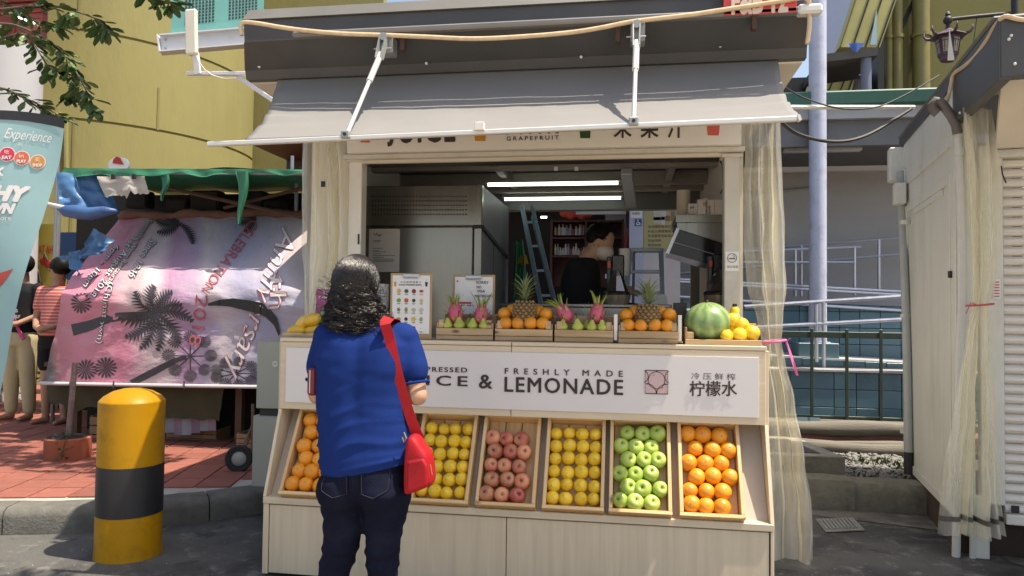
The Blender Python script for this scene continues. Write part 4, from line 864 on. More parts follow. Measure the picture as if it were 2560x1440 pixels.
def fruit_mesh(kind, s):
    b = MB(); n_ = 22
    if kind == 'orange':
        P_ = [(math.sin(a) * (1 + .01 * math.cos(2 * a)), -math.cos(a) * .955) for a in [math.pi * i / 14 for i in range(15)]]; P_[0] = (0, -.93); P_[-1] = (0, .915); P_[-2] = (P_[-2][0], .925)
        b.lathe([(r_ * s, z * s) for r_, z in P_], n_); b.mi = 1; b.lathe([(0, .90 * s), (.07 * s, .918 * s), (.05 * s, .95 * s), (0, .955 * s)], 6); return b.build('orange', [m_orange, m_calyx], None, True)
    if kind == 'lemon':
        P_ = [(0, -1.24), (.10, -1.2), (.20, -1.08), (.48, -.88), (.78, -.58), (.95, -.22), (.98, .08), (.88, .45), (.64, .78), (.32, 1.0), (.17, 1.1), (.10, 1.17), (0, 1.19)]
        b.lathe([(r_ * s, z * s) for r_, z in P_], n_); b.mi = 1; b.lathe([(0, 1.17 * s), (.07 * s, 1.185 * s), (.05 * s, 1.22 * s), (0, 1.22 * s)], 6); return b.build('lemon', [m_lemon, m_calyx], None, True)
    if kind in ('red', 'green'):
        P_ = [(0, -.72), (.12, -.78), (.30, -.86), (.52, -.82), (.78, -.58), (.95, -.2), (1.0, .15), (.93, .5), (.72, .78), (.45, .88), (.25, .82), (.12, .66), (0, .56)]
        b.lathe([(r_ * s, z * s) for r_, z in P_], n_)
        for v in b.bm.verts: k = 1 + .025 * math.cos(5 * math.atan2(v.co.y, v.co.x)) * (1 if v.co.z < 0 else .4); v.co.x *= k; v.co.y *= k
        b.mi = 1; b.tube([(0, 0, .56 * s), (.03 * s, 0, .8 * s), (.10 * s, .02 * s, 1.0 * s)], [.035 * s, .03 * s, .045 * s], 5); return b.build('apple', [m_redap if kind == 'red' else m_grnap, m_stem], None, True)
    if kind == 'pear':
        P_ = [(0, 0), (.3, .02), (.62, .14), (.9, .45), (1, .85), (.92, 1.2), (.68, 1.55), (.47, 1.85), (.36, 2.1), (.24, 2.3), (.08, 2.36), (0, 2.33)]
        b.lathe([(r_ * s, z * s) for r_, z in P_], n_); return b.build('pear', m_pear, None, True)
protos = {k: fruit_mesh(k, s_) for k, s_ in (('orange', .0415), ('lemon', .0345), ('red', .0405), ('green', .0412), ('pear', .029))}
for o in protos.values(): COL.objects.unlink(o)
ORD = ['first', 'second', 'third', 'fourth', 'fifth', 'sixth', 'seventh', 'eighth', 'ninth', 'tenth', 'eleventh', 'twelfth', 'thirteenth', 'fourteenth', 'fifteenth', 'sixteenth']
def place_fruit(kind, loc, axis, spin, scale, label, cat, group):
    o = protos[kind].copy(); COL.objects.link(o); o.location = loc
    q = Vector(axis).normalized().to_track_quat('Z', 'Y') @ Quaternion((0, 0, 1), spin); o.rotation_mode = 'QUATERNION'; o.rotation_quaternion = q; o.scale = scale
    return tag(o, label, cat, group)
def sticker(par, s_, az, el, mat):
    """small oval label on the skin, a part of that fruit"""
    d = Vector((math.cos(az) * math.cos(el), math.sin(az) * math.cos(el), math.sin(el))); u_ = d.orthogonal().normalized(); w_ = d.cross(u_)
    b = MB(); b.poly([d * s_ * 1.0 + (u_ * math.cos(a) * .010 + w_ * math.sin(a) * .0065) for a in [i * .628 for i in range(10)]], d * .0015); b.build('sticker', mat, par)
CW, CL_, CD = .292, .452, .078
def display_crate(x, label):
    t = thing('fruit_crate', label, 'crate', (x, SLO.y, SLO.z), local=True, group='tilted pine crates on the sloping display')
    th = math.atan2(EV.z, EV.y); t.rotation_euler = (th, 0, 0); t.location = Vector((x, SLO.y, SLO.z)) + EN * .002
    # local: x across, y up the slope, z out of the board
    part('side', m_pine, t, (0, .0, 0), (.017, CL_, CD), .002); part('side', m_pine, t, (CW - .017, 0, 0), (CW, CL_, CD), .002)
    part('end', m_pinex, t, (-.001, -.018, 0), (CW + .001, -.0005, CD + .001), .002); part('end', m_pinex, t, (.0175, CL_ - .017, 0), (CW - .0175, CL_, CD - .002), .002)
    for k in range(3): part('slat', m_pine, t, (.021 + k * .085, .002, .001), (.100 + k * .085, CL_ - .018, .009), .001)
    return t
rows = {'orange': .069, 'green': .068, 'red': .072, 'lemon': .066}
L_, C_, R__ = (.052, .125, .198), (.068, .142, .216), (.088, .162, .236)
F4 = (.047, .112, .178, .243)
crates = [
 (-1.738, 'orange', 'oranges at the far left end', 'pine crate of oranges at the left end of the display', [C_, R__, C_, R__, C_, L_][::-1][::-1], .0),
 (-1.394, 'orange', 'oranges behind the woman', 'pine crate of oranges standing behind the woman', [L_, R__, L_, R__, L_, R__], .0),
 (-1.056, 'lemon', 'lemons beside the red bag', 'pine crate of lemons beside the red shoulder bag', [F4] * 6, .0),
 (-.728, 'red', 'red apples', 'pine crate of red apples between the two lemon crates', [L_, C_, L_, C_, L_], .0),
 (-.402, 'lemon', 'lemons beside the green apples', 'pine crate of lemons between the red and the green apples', [F4] * 6, .0),
 (-.087, 'green', 'green apples', 'pine crate of green apples next to the right end crate', [R__, L_, R__, L_, R__, L_], .0),
 (.240, 'orange', 'oranges at the right end', 'pine crate of oranges at the right end of the display', [L_, R__, L_, R__, L_, L_], .0),
]
catn = {'orange': ('orange', 'orange'), 'lemon': ('lemon', 'yellow lemon'), 'red': ('apple', 'red apple'), 'green': ('apple', 'green apple')}
rf = random.Random(21)
for ci, (cx, kind, where, clabel, lay, _) in enumerate(crates):
    display_crate(cx, clabel); pit = rows[kind]; nr = len(lay); top = .044 + pit * (nr - 1)
    for ri, xs in enumerate(lay):
        for fi, fx in enumerate(xs):
            jx, jy = rf.uniform(-.004, .004), rf.uniform(-.005, .005); rad = .0365 if kind != 'lemon' else .029
            s_ = rf.uniform(.93, 1.05)
            p = Vector((cx + fx + jx, SLO.y, SLO.z)) + EV * (top - pit * ri + jy) + EN * (.011 + rad * s_)
            ax = EN + Vector((rf.uniform(-.45, .45), rf.uniform(-.2, .2), rf.uniform(-.35, .35)))
            if kind == 'lemon': ax = ax + Vector((rf.uniform(-.5, .5), 0, rf.uniform(-.5, .3)))
            row = 'top row' if ri == 0 else 'bottom row' if ri == nr - 1 else ORD[ri] + ' row'
            pos = ['left', 'middle', 'right'] if len(xs) == 3 else ['leftmost', 'second', 'third', 'rightmost']
            where2 = {'oranges at the far left end': 'leftmost orange crate', 'oranges behind the woman': 'orange crate behind the woman', 'lemons beside the red bag': 'lemon crate by the red bag', 'red apples': 'red apple crate', 'lemons beside the green apples': 'lemon crate by the green apples', 'green apples': 'green apple crate', 'oranges at the right end': 'rightmost orange crate'}[where]
            o = place_fruit(kind, p, ax, rf.uniform(0, 6.28), (s_ * rf.uniform(.97, 1.03), s_, s_ * rf.uniform(.95, 1.04)), f'{catn[kind][1]} in the {row} of the {where2}, {pos[fi]} one', catn[kind][0], f'fruit in the {where2}')
            if rf.random() < (.22 if kind != 'red' else .05): sticker(o, rad * (.97 if kind == 'orange' else .93), rf.uniform(0, 6.28), rf.uniform(.35, .9), m_stkd if kind == 'orange' else m_stk)

# ================================================================ GOODS ON THE COUNTER
TZ = 1.203
def counter_crate(pxl, pxr, label, yf=3.765):
    xa, xb = at(pxl, 850, Y=yf).x, at(pxr, 850, Y=yf).x; w = xb - xa; dep = .19
    t = thing('counter_crate', label, 'crate', ((xa + xb) / 2, yf, TZ), group='slatted crates along the counter')
    part('slat', m_acac, t, (xa, yf, TZ + .002), (xb, yf + .009, TZ + .024), .0015); part('slat', m_acac, t, (xa, yf - .001, TZ + .0265), (xb, yf + .008, TZ + .062), .0015)
    for k, (z0, z1) in enumerate(((.002, .045), (.05, .09), (.095, .135))): part('slat', m_acac, t, (xa, yf + dep - .009, TZ + z0), (xb, yf + dep, TZ + z1), .0015)
    for x in (xa, xb - .009):
        for z0, z1 in ((.002, .045), (.05, .09)): part('slat', m_acacy, t, (x + .0005, yf + .0095, TZ + z0), (x + .0085, yf + dep - .0095, TZ + z1), .0015)
    for x in (xa + .010, xb - .036):
        part('corner_block', m_acac, t, (x, yf + .009, TZ + .063), (x + .026, yf + .030, TZ + .105), .0015); part('corner_block', m_acac, t, (x, yf + dep - .03, TZ + .003), (x + .026, yf + dep - .0095, TZ + .13), .0015)
    part('base', m_acacy, t, (xa + .01, yf + .01, TZ + .001), (xb - .01, yf + dep - .01, TZ + .006))
    return xa, xb
def pear(px, y, z, label, lean=0.0, s_=1.0):
    x = at(px, 810, Y=y).x; o = place_fruit('pear', (x, y, z), (lean, rf.uniform(-.08, .08), 1), rf.uniform(0, 6), (s_, s_, s_), label, 'pear', 'green pears in the counter crates')
    MB().tube([(0, 0, .066), (.003, 0, .08), (.010, .002, .094)], [.0022, .0018, .0025], 5).build('stem', m_stem, o, True)
def fin(base, d, up, L, w, curl, mb, split=.45):
    """a curved leafy scale: pink at its root, green at its tip"""
    d = d.normalized(); side = d.cross(up); side = side.normalized() if side.length > 1e-4 else d.orthogonal().normalized(); nn = side.cross(d).normalized(); n_ = 6; prev = None
    for i in range(n_ + 1):
        t = i / n_; c = base + d * (L * t) + nn * (curl * L * t * t); ww = w * (1 - t) ** .7 * (1 - .25 * (1 - t)) + .0006
        cur = [mb.bm.verts.new(c - side * ww + nn * .002), mb.bm.verts.new(c + nn * .004 * (1 - t)), mb.bm.verts.new(c + side * ww + nn * .002)]
        if prev:
            for a in range(2): f_ = mb.bm.faces.new((prev[a], prev[a + 1], cur[a + 1], cur[a])); f_.material_index = 0 if t <= split else 1
        prev = cur
def dragon(px, py, y, label, lean=(0, 0), h=.118, seed=0, tall=1.0):
    rg_ = random.Random(seed); c = at(px, py, Y=y)
    t = thing('dragon_fruit', label, 'dragon fruit', (c.x, c.y, c.z - h / 2), group='pink dragon fruit in the counter crates')
    ax = Vector((lean[0], lean[1], 1)).normalized(); q = ax.to_track_quat('Z', 'Y').to_matrix()
    P_ = [(math.sin(math.pi * i / 14) ** .9 * .041, -math.cos(math.pi * i / 14) * h / 2) for i in range(15)]; P_[0] = (0, -h / 2); P_[-1] = (0, h / 2)
    P_ = [(r_ * (1.05 - .22 * (z / h + .5)), z) for r_, z in P_]
    body = MB().lathe(P_, 24, c, q).build('body', m_drag, t, True)
    for lev, (f_, nn, L, cu) in enumerate(((-.30, 4, .026, .35), (-.05, 4, .034, .45), (.2, 4, .04, .5), (.38, 4, .058 * tall, .25))):
        for k in range(nn):
            a = k * 6.283 / nn + lev * .8 + rg_.uniform(-.25, .25); out = q @ Vector((math.cos(a), math.sin(a), 0)); rad = .041 * math.sqrt(max(.02, 1 - (f_ * 2) ** 2)) * (1.05 - .22 * (f_ + .5)) - .003
            b = MB(); fin(c + out * rad + ax * (f_ * h), ax * (1.2 if lev < 3 else 1.6) + out * (.45 if lev < 3 else .55), out, L * rg_.uniform(.8, 1.2), .0105, cu * rg_.uniform(.4, 1.3), b, .3 if lev < 3 else .2); b.build('scale', [m_drag, m_fing], body, True)
    for k in range(7):
        a = k * .9 + rg_.uniform(-.3, .3); out = q @ Vector((math.cos(a), math.sin(a), 0)); b = MB()
        fin(c + ax * (h * .45) + out * .008, ax * 2 + out * rg_.uniform(.15, .9), out, rg_.uniform(.04, .065) * tall, .007, rg_.uniform(.1, .7), b, .15); b.build('crown_scale', [m_drag, m_fing], body, True)
m_pscale = M('pineapple_scale', (.26, .155, .055), .6, var=.5, vs_=60, bump=.4, bs=120)
m_pgap = M('pineapple_gap', (.075, .05, .025), .8, var=.3)
m_pleaf = M('pineapple_leaf', (.20, .25, .11), .5, var=.35, vs_=14)
m_ptip = M('pineapple_spine', (.35, .30, .22), .7)
def pineapple(px, label, y, zb, seed=0, r0=.06, h=.165):
    rg_ = random.Random(seed); x = at(px, 780, Y=y).x; t = thing('pineapple', label, 'pineapple', (x, y, zb), group='pineapples in the counter crates')
    def rad(s_): return r0 * (.72 + .55 * math.sin(math.pi * (.12 + .72 * s_)) * .55) * (1 if s_ < .9 else 1 - (s_ - .9) * 3)
    body = MB().lathe([(0, 0)] + [(rad(i / 12), h * i / 12) for i in range(13)] + [(0, h)], 24, (x, y, zb)).build('body', m_pgap, t, True)
    rows_, ncol = 11, 13; b = MB()
    for j in range(rows_):
        s_ = (j + .5) / rows_
        for k in range(ncol):
            a = (k + .5 * (j % 2)) * 6.283 / ncol + j * .02; r_ = rad(s_); o_ = Vector((math.cos(a), math.sin(a), 0)); sd = Vector((-math.sin(a), math.cos(a), 0)); c = Vector((x, y, zb + h * s_)) + o_ * (r_ - .001)
            w, hh = r_ * math.pi / ncol * .95, h / rows_ * .82; up = Vector((0, 0, 1)); ring_ = [c + sd * (w * u) + up * (hh * v) for u, v in ((1, 0), (.5, .5), (0, .95), (-.5, .5), (-1, 0), (-.5, -.5), (0, -.8), (.5, -.5))]
            inn = [c + (p - c) * .55 + o_ * .0065 for p in ring_]; A_ = [b.bm.verts.new(p) for p in ring_]; B_ = [b.bm.verts.new(p) for p in inn]; tip = b.bm.verts.new(c + o_ * .0085 + up * hh * .15)
            for i in range(8):
                i2 = (i + 1) % 8; f_ = b.bm.faces.new((A_[i], A_[i2], B_[i2], B_[i])); f_.material_index = 0; f_ = b.bm.faces.new((B_[i], B_[i2], tip)); f_.material_index = 1 if i in (1, 2) else 0
    tag(b.build('scales', [m_pscale, m_ptip], body), kind='stuff')
    cz = Vector((x, y, zb + h)); crown = None
    for k in range(46):
        lv = k / 46; a = k * 2.4 + rg_.uniform(-.2, .2); o_ = Vector((math.cos(a), math.sin(a), 0)); b = MB(); L = (.05 + .06 * lv) * rg_.uniform(.85, 1.15)
        d = Vector((0, 0, .5 + 1.6 * lv)) + o_ * (1.0 - .75 * lv); side = Vector((-math.sin(a), math.cos(a), 0)); n_ = 5; prev = None; d.normalize()
        for i in range(n_ + 1):
            tt = i / n_; c = cz + Vector((0, 0, .045 * lv)) + o_ * .012 * (1 - lv) + d * (L * tt) + o_ * (L * .35 * tt ** 2.2) - Vector((0, 0, L * .25 * tt ** 2.5 * (1 - lv * .5))); w = .0085 * (1 - tt ** 1.6) + .0004
            cur = [b.bm.verts.new(c - side * w + o_ * -.002), b.bm.verts.new(c + o_ * .002), b.bm.verts.new(c + side * w + o_ * -.002)]
            if prev:
                for q_ in range(2): b.bm.faces.new((prev[q_], prev[q_ + 1], cur[q_ + 1], cur[q_]))
            prev = cur
        b.build('leaf', m_pleaf, t, True)
def orange_at(px, py, y, label, s_=1.0):
    p = at(px, py, Y=y); place_fruit('orange', p, (rf.uniform(-.6, .6), rf.uniform(-.6, .3), 1), rf.uniform(0, 6), (s_,) * 3, label, 'orange', 'oranges in the counter crates')
NM = {'A': 'crate nearest the menu clipboard', 'B': 'crate of oranges in the middle of the counter', 'C': 'second pear crate from the menu clipboard', 'D': 'crate of oranges beside the watermelon'}
counter_crate(1090, 1232, 'slatted crate of pears and dragon fruit nearest the menu clipboard')
counter_crate(1237, 1381, 'slatted crate of oranges with a pineapple between two pear crates')
counter_crate(1386, 1533, 'slatted crate of pears and dragon fruit between two pineapples')
counter_crate(1546, 1697, 'slatted crate of oranges with a pineapple beside the watermelon')
for nm, pxs in (('crate nearest the menu clipboard', (1119, 1150, 1180, 1213)), ('pear crate between the pineapples', (1407, 1446, 1478, 1509))):
    for k, px in enumerate(pxs): pear(px, 3.80, TZ + .050, f'green pear in the {nm}, ' + ('leftmost', 'second from left', 'third from left', 'rightmost')[k] + ' in front', (0, -.1, .08, -.15)[k], (.98, 1.06, .98, 1.0)[k])
    pear((pxs[1] + pxs[2]) / 2 + 4, 3.86, TZ + .052, f'green pear behind the others in the {nm}', .1, .95)
dragon(1139, 783, 3.835, 'upright dragon fruit in front of the card clipboard in the first pear crate', (-.12, 0), seed=3)
dragon(1203, 787, 3.835, 'dragon fruit with long curling scales at the right of the first pear crate', (.05, 0), .105, 5, 1.35)
dragon(1412, 783, 3.84, 'dragon fruit leaning left in the crate between the pineapples', (-.75, .1), .105, 8, 1.3)
dragon(1493, 783, 3.835, 'upright dragon fruit in the crate beside the second pineapple', (.08, 0), .108, 11, 1.2)
for nm, fr, bk, pine, y0 in (('middle orange crate', (1264, 1295, 1327, 1357), ((1262, 785), (1282, 777), (1347, 780), (1365, 785)), 1312, 808), ('orange crate by the watermelon', (1570, 1602, 1637, 1668), ((1566, 788), (1588, 780), (1652, 783), (1673, 787)), 1620, 814)):
    for k, px in enumerate(fr): orange_at(px, y0 + (k % 2), 3.80, f'orange in the front row of the {nm}, ' + ('leftmost', 'second from left', 'third from left', 'rightmost')[k], .86)
    for k, (px, py) in enumerate(bk): orange_at(px, py, 3.85 + (.03 if k in (1, 2) else 0), f'orange piled behind in the {nm}, ' + ('far left', 'left of the pineapple', 'right of the pineapple', 'far right')[k], .90)
    pineapple(pine, 'pineapple standing in the ' + nm, 3.845, TZ + .045 - (.012 if pine > 1500 else 0), pine)
# acrylic card holders
for k, (px, lab) in enumerate(((1539, 'white card holder wedged between the pear crate and the orange crate'), (1700, 'white card holder between the orange crate and the watermelon board'))):
    x = at(px, 820, Y=3.77).x; t = thing('card_holder', lab, 'card holder', (x, 3.78, TZ), group='white card holders on the counter')
    part('card', m_white, t, (x - .009, 3.775, TZ + .012), (x + .009, 3.80, TZ + .145), .002); part('foot', m_black, t, (x - .012, 3.762, TZ), (x + .012, 3.81, TZ + .011), .003)
# right board: watermelon and knobbly lemons
xa, xb = at(1713, 855, Y=3.77).x, at(1904, 855, Y=3.77).x
t = thing('fruit_tray', 'wooden tray under the watermelon at the counter end', 'tray', ((xa + xb) / 2, 3.86, TZ))
part('slat', m_acac, t, (xa, 3.76, TZ), (xb, 3.77, TZ + .026), .0015); part('base', m_acacy, t, (xa, 3.7705, TZ), (xb, 3.95, TZ + .008), .001)
part('slat', m_acacy, t, (xa, 3.7705, TZ + .0085), (xa + .009, 3.95, TZ + .085), .0015); part('corner_block', m_acac, t, (xa + .0095, 3.775, TZ + .0085), (xa + .042, 3.785, TZ + .062), .0015)
def melon_mat():
    m = bpy.data.materials.new('watermelon_rind'); m.use_nodes = True; n, l = m.node_tree.nodes, m.node_tree.links; p = n['Principled BSDF']
    tc = n.new('ShaderNodeTexCoord'); sp = n.new('ShaderNodeSeparateXYZ'); l.new(tc.outputs['Object'], sp.inputs[0]); at2 = n.new('ShaderNodeMath'); at2.operation = 'ARCTAN2'; l.new(sp.outputs[0], at2.inputs[0]); l.new(sp.outputs[1], at2.inputs[1])
    nt = n.new('ShaderNodeTexNoise'); nt.inputs['Scale'].default_value = 22; nt.inputs['Detail'].default_value = 6; l.new(tc.outputs['Object'], nt.inputs[0])
    ma = n.new('ShaderNodeMath'); ma.operation = 'MULTIPLY_ADD'; ma.inputs[1].default_value = 11; l.new(at2.outputs[0], ma.inputs[0]); m2 = n.new('ShaderNodeMath'); m2.operation = 'MULTIPLY'; m2.inputs[1].default_value = 7; l.new(nt.outputs['Fac'], m2.inputs[0]); l.new(m2.outputs[0], ma.inputs[2])
    si = n.new('ShaderNodeMath'); si.operation = 'SINE'; l.new(ma.outputs[0], si.inputs[0]); n2 = n.new('ShaderNodeTexNoise'); n2.inputs['Scale'].default_value = 70; n2.inputs['Detail'].default_value = 4; l.new(tc.outputs['Object'], n2.inputs[0]); a2 = n.new('ShaderNodeMath'); a2.operation = 'ADD'; l.new(si.outputs[0], a2.inputs[0]); l.new(n2.outputs['Fac'], a2.inputs[1])
    cr = n.new('ShaderNodeValToRGB'); e = cr.color_ramp.elements; e[0].position = .15; e[0].color = (.27, .37, .15, 1); e[1].position = .95; e[1].color = (.12, .22, .07, 1); mr = n.new('ShaderNodeMapRange'); mr.inputs[1].default_value = -1; mr.inputs[2].default_value = 2; l.new(a2.outputs[0], mr.inputs[0]); l.new(mr.outputs[0], cr.inputs[0]); l.new(cr.outputs[0], p.inputs['Base Color']); p.inputs['Roughness'].default_value = .32
    return m
m_melon = melon_mat()
def melon(px, py, y, rx, rz, label):
    c = at(px, py, Y=y); o = MB().sphere((0, 0, 0), 1, 32, 20, (rx, rx, rz)).build('watermelon', m_melon, None, True); o.location = c; o.rotation_euler = (R(8), R(-10), .4); o.location.z = TZ + .012 + rz
    MB().tube([(0, 0, rz * .99), (.004, 0, rz * 1.05), (.014, .003, rz * 1.08)], .004, 6).build('stalk', m_stem, o, True); return tag(o, label, 'watermelon')
melon(1769, 800, 3.87, .116, .1, 'big green watermelon on the tray at the counter end'); 
melon(838, 800, 3.92, .085, .09, 'dark green melon mostly hidden behind the woman')
def lemon_at(px, py, y, s_, label, ax): 
    p = at(px, py, Y=y); o = place_fruit('lemon', p, ax, rf.uniform(0, 6), (s_, s_, s_ * .95), label, 'lemon', 'knobbly lemons beside the watermelon')
    if rf.random() < .4: sticker(o, .029, rf.uniform(0, 6), 0, m_stk)
for k, (px, py, y, s_, lab) in enumerate(((1817, 841, 3.795, 1.0, 'leftmost lemon in front of the watermelon'), (1849, 838, 3.80, 1.12, 'middle front lemon beside the watermelon'), (1880, 833, 3.81, 1.18, 'rightmost lemon at the end of the counter tray'), (1832, 802, 3.86, 1.2, 'topmost lemon piled against the watermelon'), (1853, 814, 3.85, 1.2, 'lemon in the middle of the pile by the watermelon'), (1832, 828, 3.86, 1.0, 'lemon at the back of the pile touching the watermelon'))):
    lemon_at(px, py, y, s_, lab, (rf.uniform(-.7, .7), rf.uniform(-.5, .2), rf.uniform(.4, 1)))
q = at(1852, 812, Y=3.97); o = MB().box((q.x - .06, 3.955, TZ), (q.x + .075, 4.0, TZ + .105), .003).build('orange_carton', M('orange_card', (.55, .24, .03), .5, var=.1)); tag(o, 'small orange carton behind the lemons at the counter end', 'carton')
q = at(1837, 772, Y=3.93); t = thing('syrup_bottle', 'small yellow pump bottle with black cap behind the lemons', 'bottle', (q.x, 3.93, TZ))
MB().lathe([(0, TZ), (.028, TZ), (.03, TZ + .01), (.03, TZ + .12), (.015, TZ + .14), (.012, TZ + .15), (0, TZ + .15)], 14, (q.x, 3.93, 0)).build('body', M('clear_yellow', (.5, .42, .12), .2), t, True, angle=40); MB().lathe([(0, .15), (.022, .15), (.024, .175), (.016, .19), (0, .19)], 12, (q.x, 3.93, TZ)).build('collar', m_lemon, t, True, angle=40); MB().lathe([(0, .19), (.012, .19), (.012, .205), (0, .207)], 10, (q.x, 3.93, TZ)).build('cap', m_black, t, True, angle=40)
# left tray of mangoes
xa, xb = at(708, 838, Y=3.80).x, at(822, 838, Y=3.80).x
t = thing('fruit_tray', 'wooden tray of mangoes at the left end of the counter', 'tray', ((xa + xb) / 2, 3.86, TZ)); part('slat', m_acac, t, (xa, 3.79, TZ), (xb + .12, 3.80, TZ + .022), .0015); part('base', m_acacy, t, (xa, 3.8005, TZ), (xb + .12, 3.97, TZ + .007), .001); part('slat', m_acacy, t, (xb - .05, 3.96, TZ + .0075), (xb + .12, 3.97, TZ + .10), .0015)
mg = MB().lathe([(0, -.052), (.014, -.049), (.027, -.034), (.034, -.012), (.035, .01), (.029, .032), (.017, .047), (.008, .052), (0, .053)], 20).build('mango', m_mango, None, True); COL.objects.unlink(mg); protos['mango'] = mg
for k, (px, py, ax, lab) in enumerate(((742, 827, (1, .2, .15), 'mango lying lowest at the left end of the counter'), (760, 806, (1, .2, .8), 'mango with a round sticker leaning on the others'), (782, 799, (1, .1, .35), 'topmost mango beside the pink sign'), (785, 826, (1, .5, .2), 'mango half hidden by the blue shirt sleeve'))):
    p = at(px, py, Y=3.86 + .02 * (k % 2)); o = place_fruit('mango', p, ax, k, (1, 1, 1), lab, 'mango', 'mangoes on the left tray')
    if k == 1: sticker(o, .035, 1.9, .3, m_stk)
# clipboards
m_mdf = M('clipboard_tan', (.42, .27, .13), .55, var=.12, vs_=12); m_paper = M('white_paper', (.74, .73, .72), .6, var=.02); m_paperg = M('grey_paper', (.6, .58, .57), .6, var=.02)
def clipboard(px0, px1, py0, py1, y, label):
    A, B = at(px0, py1, Y=y), at(px1, py0, Y=y); t = thing('clipboard', label, 'clipboard', ((A.x + B.x) / 2, y, A.z)); w = B.x - A.x; h = B.z - A.z
    part('board', m_mdf, t, (A.x, y, A.z), (B.x, y + .004, B.z), .0015); pp = part('paper', m_paper, t, (A.x + .012, y - .002, A.z + .028), (B.x - .012, y - .0008, B.z - .012))
    xm = (A.x + B.x) / 2 + .0; part('clip', m_steel, t, (xm - .045, y - .008, B.z - .022), (xm + .045, y - .003, B.z - .004), .002); tube('clip_wire', m_steel, t, [(xm - .045, y - .008, B.z - .008), (xm - .04, y - .012, B.z - .028), (xm + .04, y - .012, B.z - .028), (xm + .045, y - .008, B.z - .008)], .002, 5)
    return t, pp, A, B, y - .003
t, pp, A, B, yy = clipboard(974, 1081, 683, 846, 3.76, 'wooden clipboard with a printed cold pressed juice menu')
def cp(u, v): return Vector((A.x + (B.x - A.x) * u, yy, A.z + (B.z - A.z) * (1 - v)))
lettering('冷 压 鲜 榨 蔬 果 汁', cp(.24, .155), ux, (0, 0, 1), m_ink, pp, width=(B.x - A.x) * .5, height=.011, off=.0008)
lettering('COLD PRESSED JUICE', cp(.21, .195), ux, (0, 0, 1), m_ink, pp, width=(B.x - A.x) * .54, height=.0085, bold=.02, off=.0008)
icons = [('#c9a22c', 1, 1.2), ('#2f5a24', 1.1, 1), ('#8c1626', 1.1, 1.1), ('#b8402a', 1.1, .7), ('#6f9a34', 1.1, 1), ('#b8581f', 1.1, 1.1), ('#2c3524', .9, .9), ('#c8b487', .9, 1.1), ('#5f6a50', .8, .9), ('#7f8f3e', .8, 1.2), ('#a8ad8f', 1.1, 1), ('#bdb7b0', 1.2, 1), ('#7ba142', 1.2, .8), ('#4a1f2c', .9, .9), ('#c9a84a', 1.2, 1.1), ('#86a65a', .9, 1.1), ('#a9c08a', 1, 1), ('#b5652d', 1.2, 1.2), ('#201b24', 1.1, 1.2), ('#8a8a86', .2, .2)]
for k, (c, sx, sz) in enumerate(icons):
    r_, c_ = divmod(k, 4); o_ = cp(.21 + .18 * c_, .275 + .142 * r_); rr2 = .0105
    lob = 5 if k in (8, 14) else 0
    MB().poly([o_ + Vector((math.cos(a) * rr2 * sx * (1 + (.35 * math.cos(lob * a) if lob else .04 * math.cos(3 * a + k))), -.0006, math.sin(a) * rr2 * sz * (1 + (.35 * math.cos(lob * a) if lob else 0)))) for a in [i * .2618 for i in range(24)]]).build('fruit_print', M('print' + c, c, .5, var=.25, vs_=120), pp)
    b = MB()
    for j, w in ((0, .018), (1, .014)): b.box(o_ + Vector((-w / 2, -.0006, -.0165 - j * .0035)), o_ + Vector((w / 2, -.0002, -.0150 - j * .0035)))
    b.build('caption', m_ink, pp)
for u, c in ((.115, '#c98a2a'), (.865, '#2a2422')):
    o_ = cp(u, .17); MB().poly([o_ + Vector((-.005, -.0006, -.012)), o_ + Vector((.005, -.0006, -.012)), o_ + Vector((.0075, -.0006, .012)), o_ + Vector((-.0075, -.0006, .012))]).build('cup_print', M('print' + c, c, .5, var=.2), pp); MB().box(o_ + Vector((-.0006, -.0006, .012)), o_ + Vector((.0006, -.0003, .03))).build('straw_print', m_grey_lam, pp)
t, pp, A, B, yy = clipboard(1131, 1238, 687, 800, 3.965, 'wooden clipboard with a payment card and handwritten note behind the pears')
m_pred = M('print_red', (.55, .03, .04), .5)
for body, u, v, w, h in (('SORRY', .56, .20, .29, .0150), ('NO', .57, .30, .11, .0145), ('VISA', .58, .39, .19, .0145), ('MASTERCARD', .53, .495, .42, .0145)): lettering(body, cp(u, v), ux, (0, 0, 1), m_ink, pp, width=(B.x - A.x) * w, height=h, off=.0008, bold=.004)
MB().box(cp(.15, .64), cp(.45, .60) + Vector((0, .0005, 0))).build('red_bar', m_pred, pp); MB().poly([cp(.11, .145) + Vector((math.cos(a) * .005, -.0004, math.sin(a) * .005)) for a in [i * .52 for i in range(12)]]).build('logo_dot', m_pred, pp)
for k in range(6): c = cp(.14 + .058 * k + (.03 if k > 2 else 0), .69); MB().box(c, c + Vector((.009, .0004, .008))).build('card_mark', (m_pred, m_ink, m_grey_lam)[k % 3], pp)
# pink cashback card
A, B = at(789, 790, Y=3.93), at(836, 723, Y=3.93); t = thing('promo_card', 'pink promotional card standing behind the mangoes', 'card', ((A.x + B.x) / 2, 3.93, TZ)); m_mag = M('magenta_card', (.34, .07, .20), .45, var=.08)
part('card', m_mag, t, (A.x, 3.93, TZ), (B.x + .06, 3.934, B.z), .001); lettering('5%', (A.x + .045, 3.929, B.z - .032), ux, (0, 0, 1), m_paper, t, height=.02, bold=.02); lettering('Cashback', (A.x + .018, 3.929, B.z - .052), ux, (0, 0, 1), m_paper, t, height=.012, bold=.02); part('white_patch', m_paper, t, (A.x + .03, 3.9285, TZ + .02), (A.x + .09, 3.9295, TZ + .075))

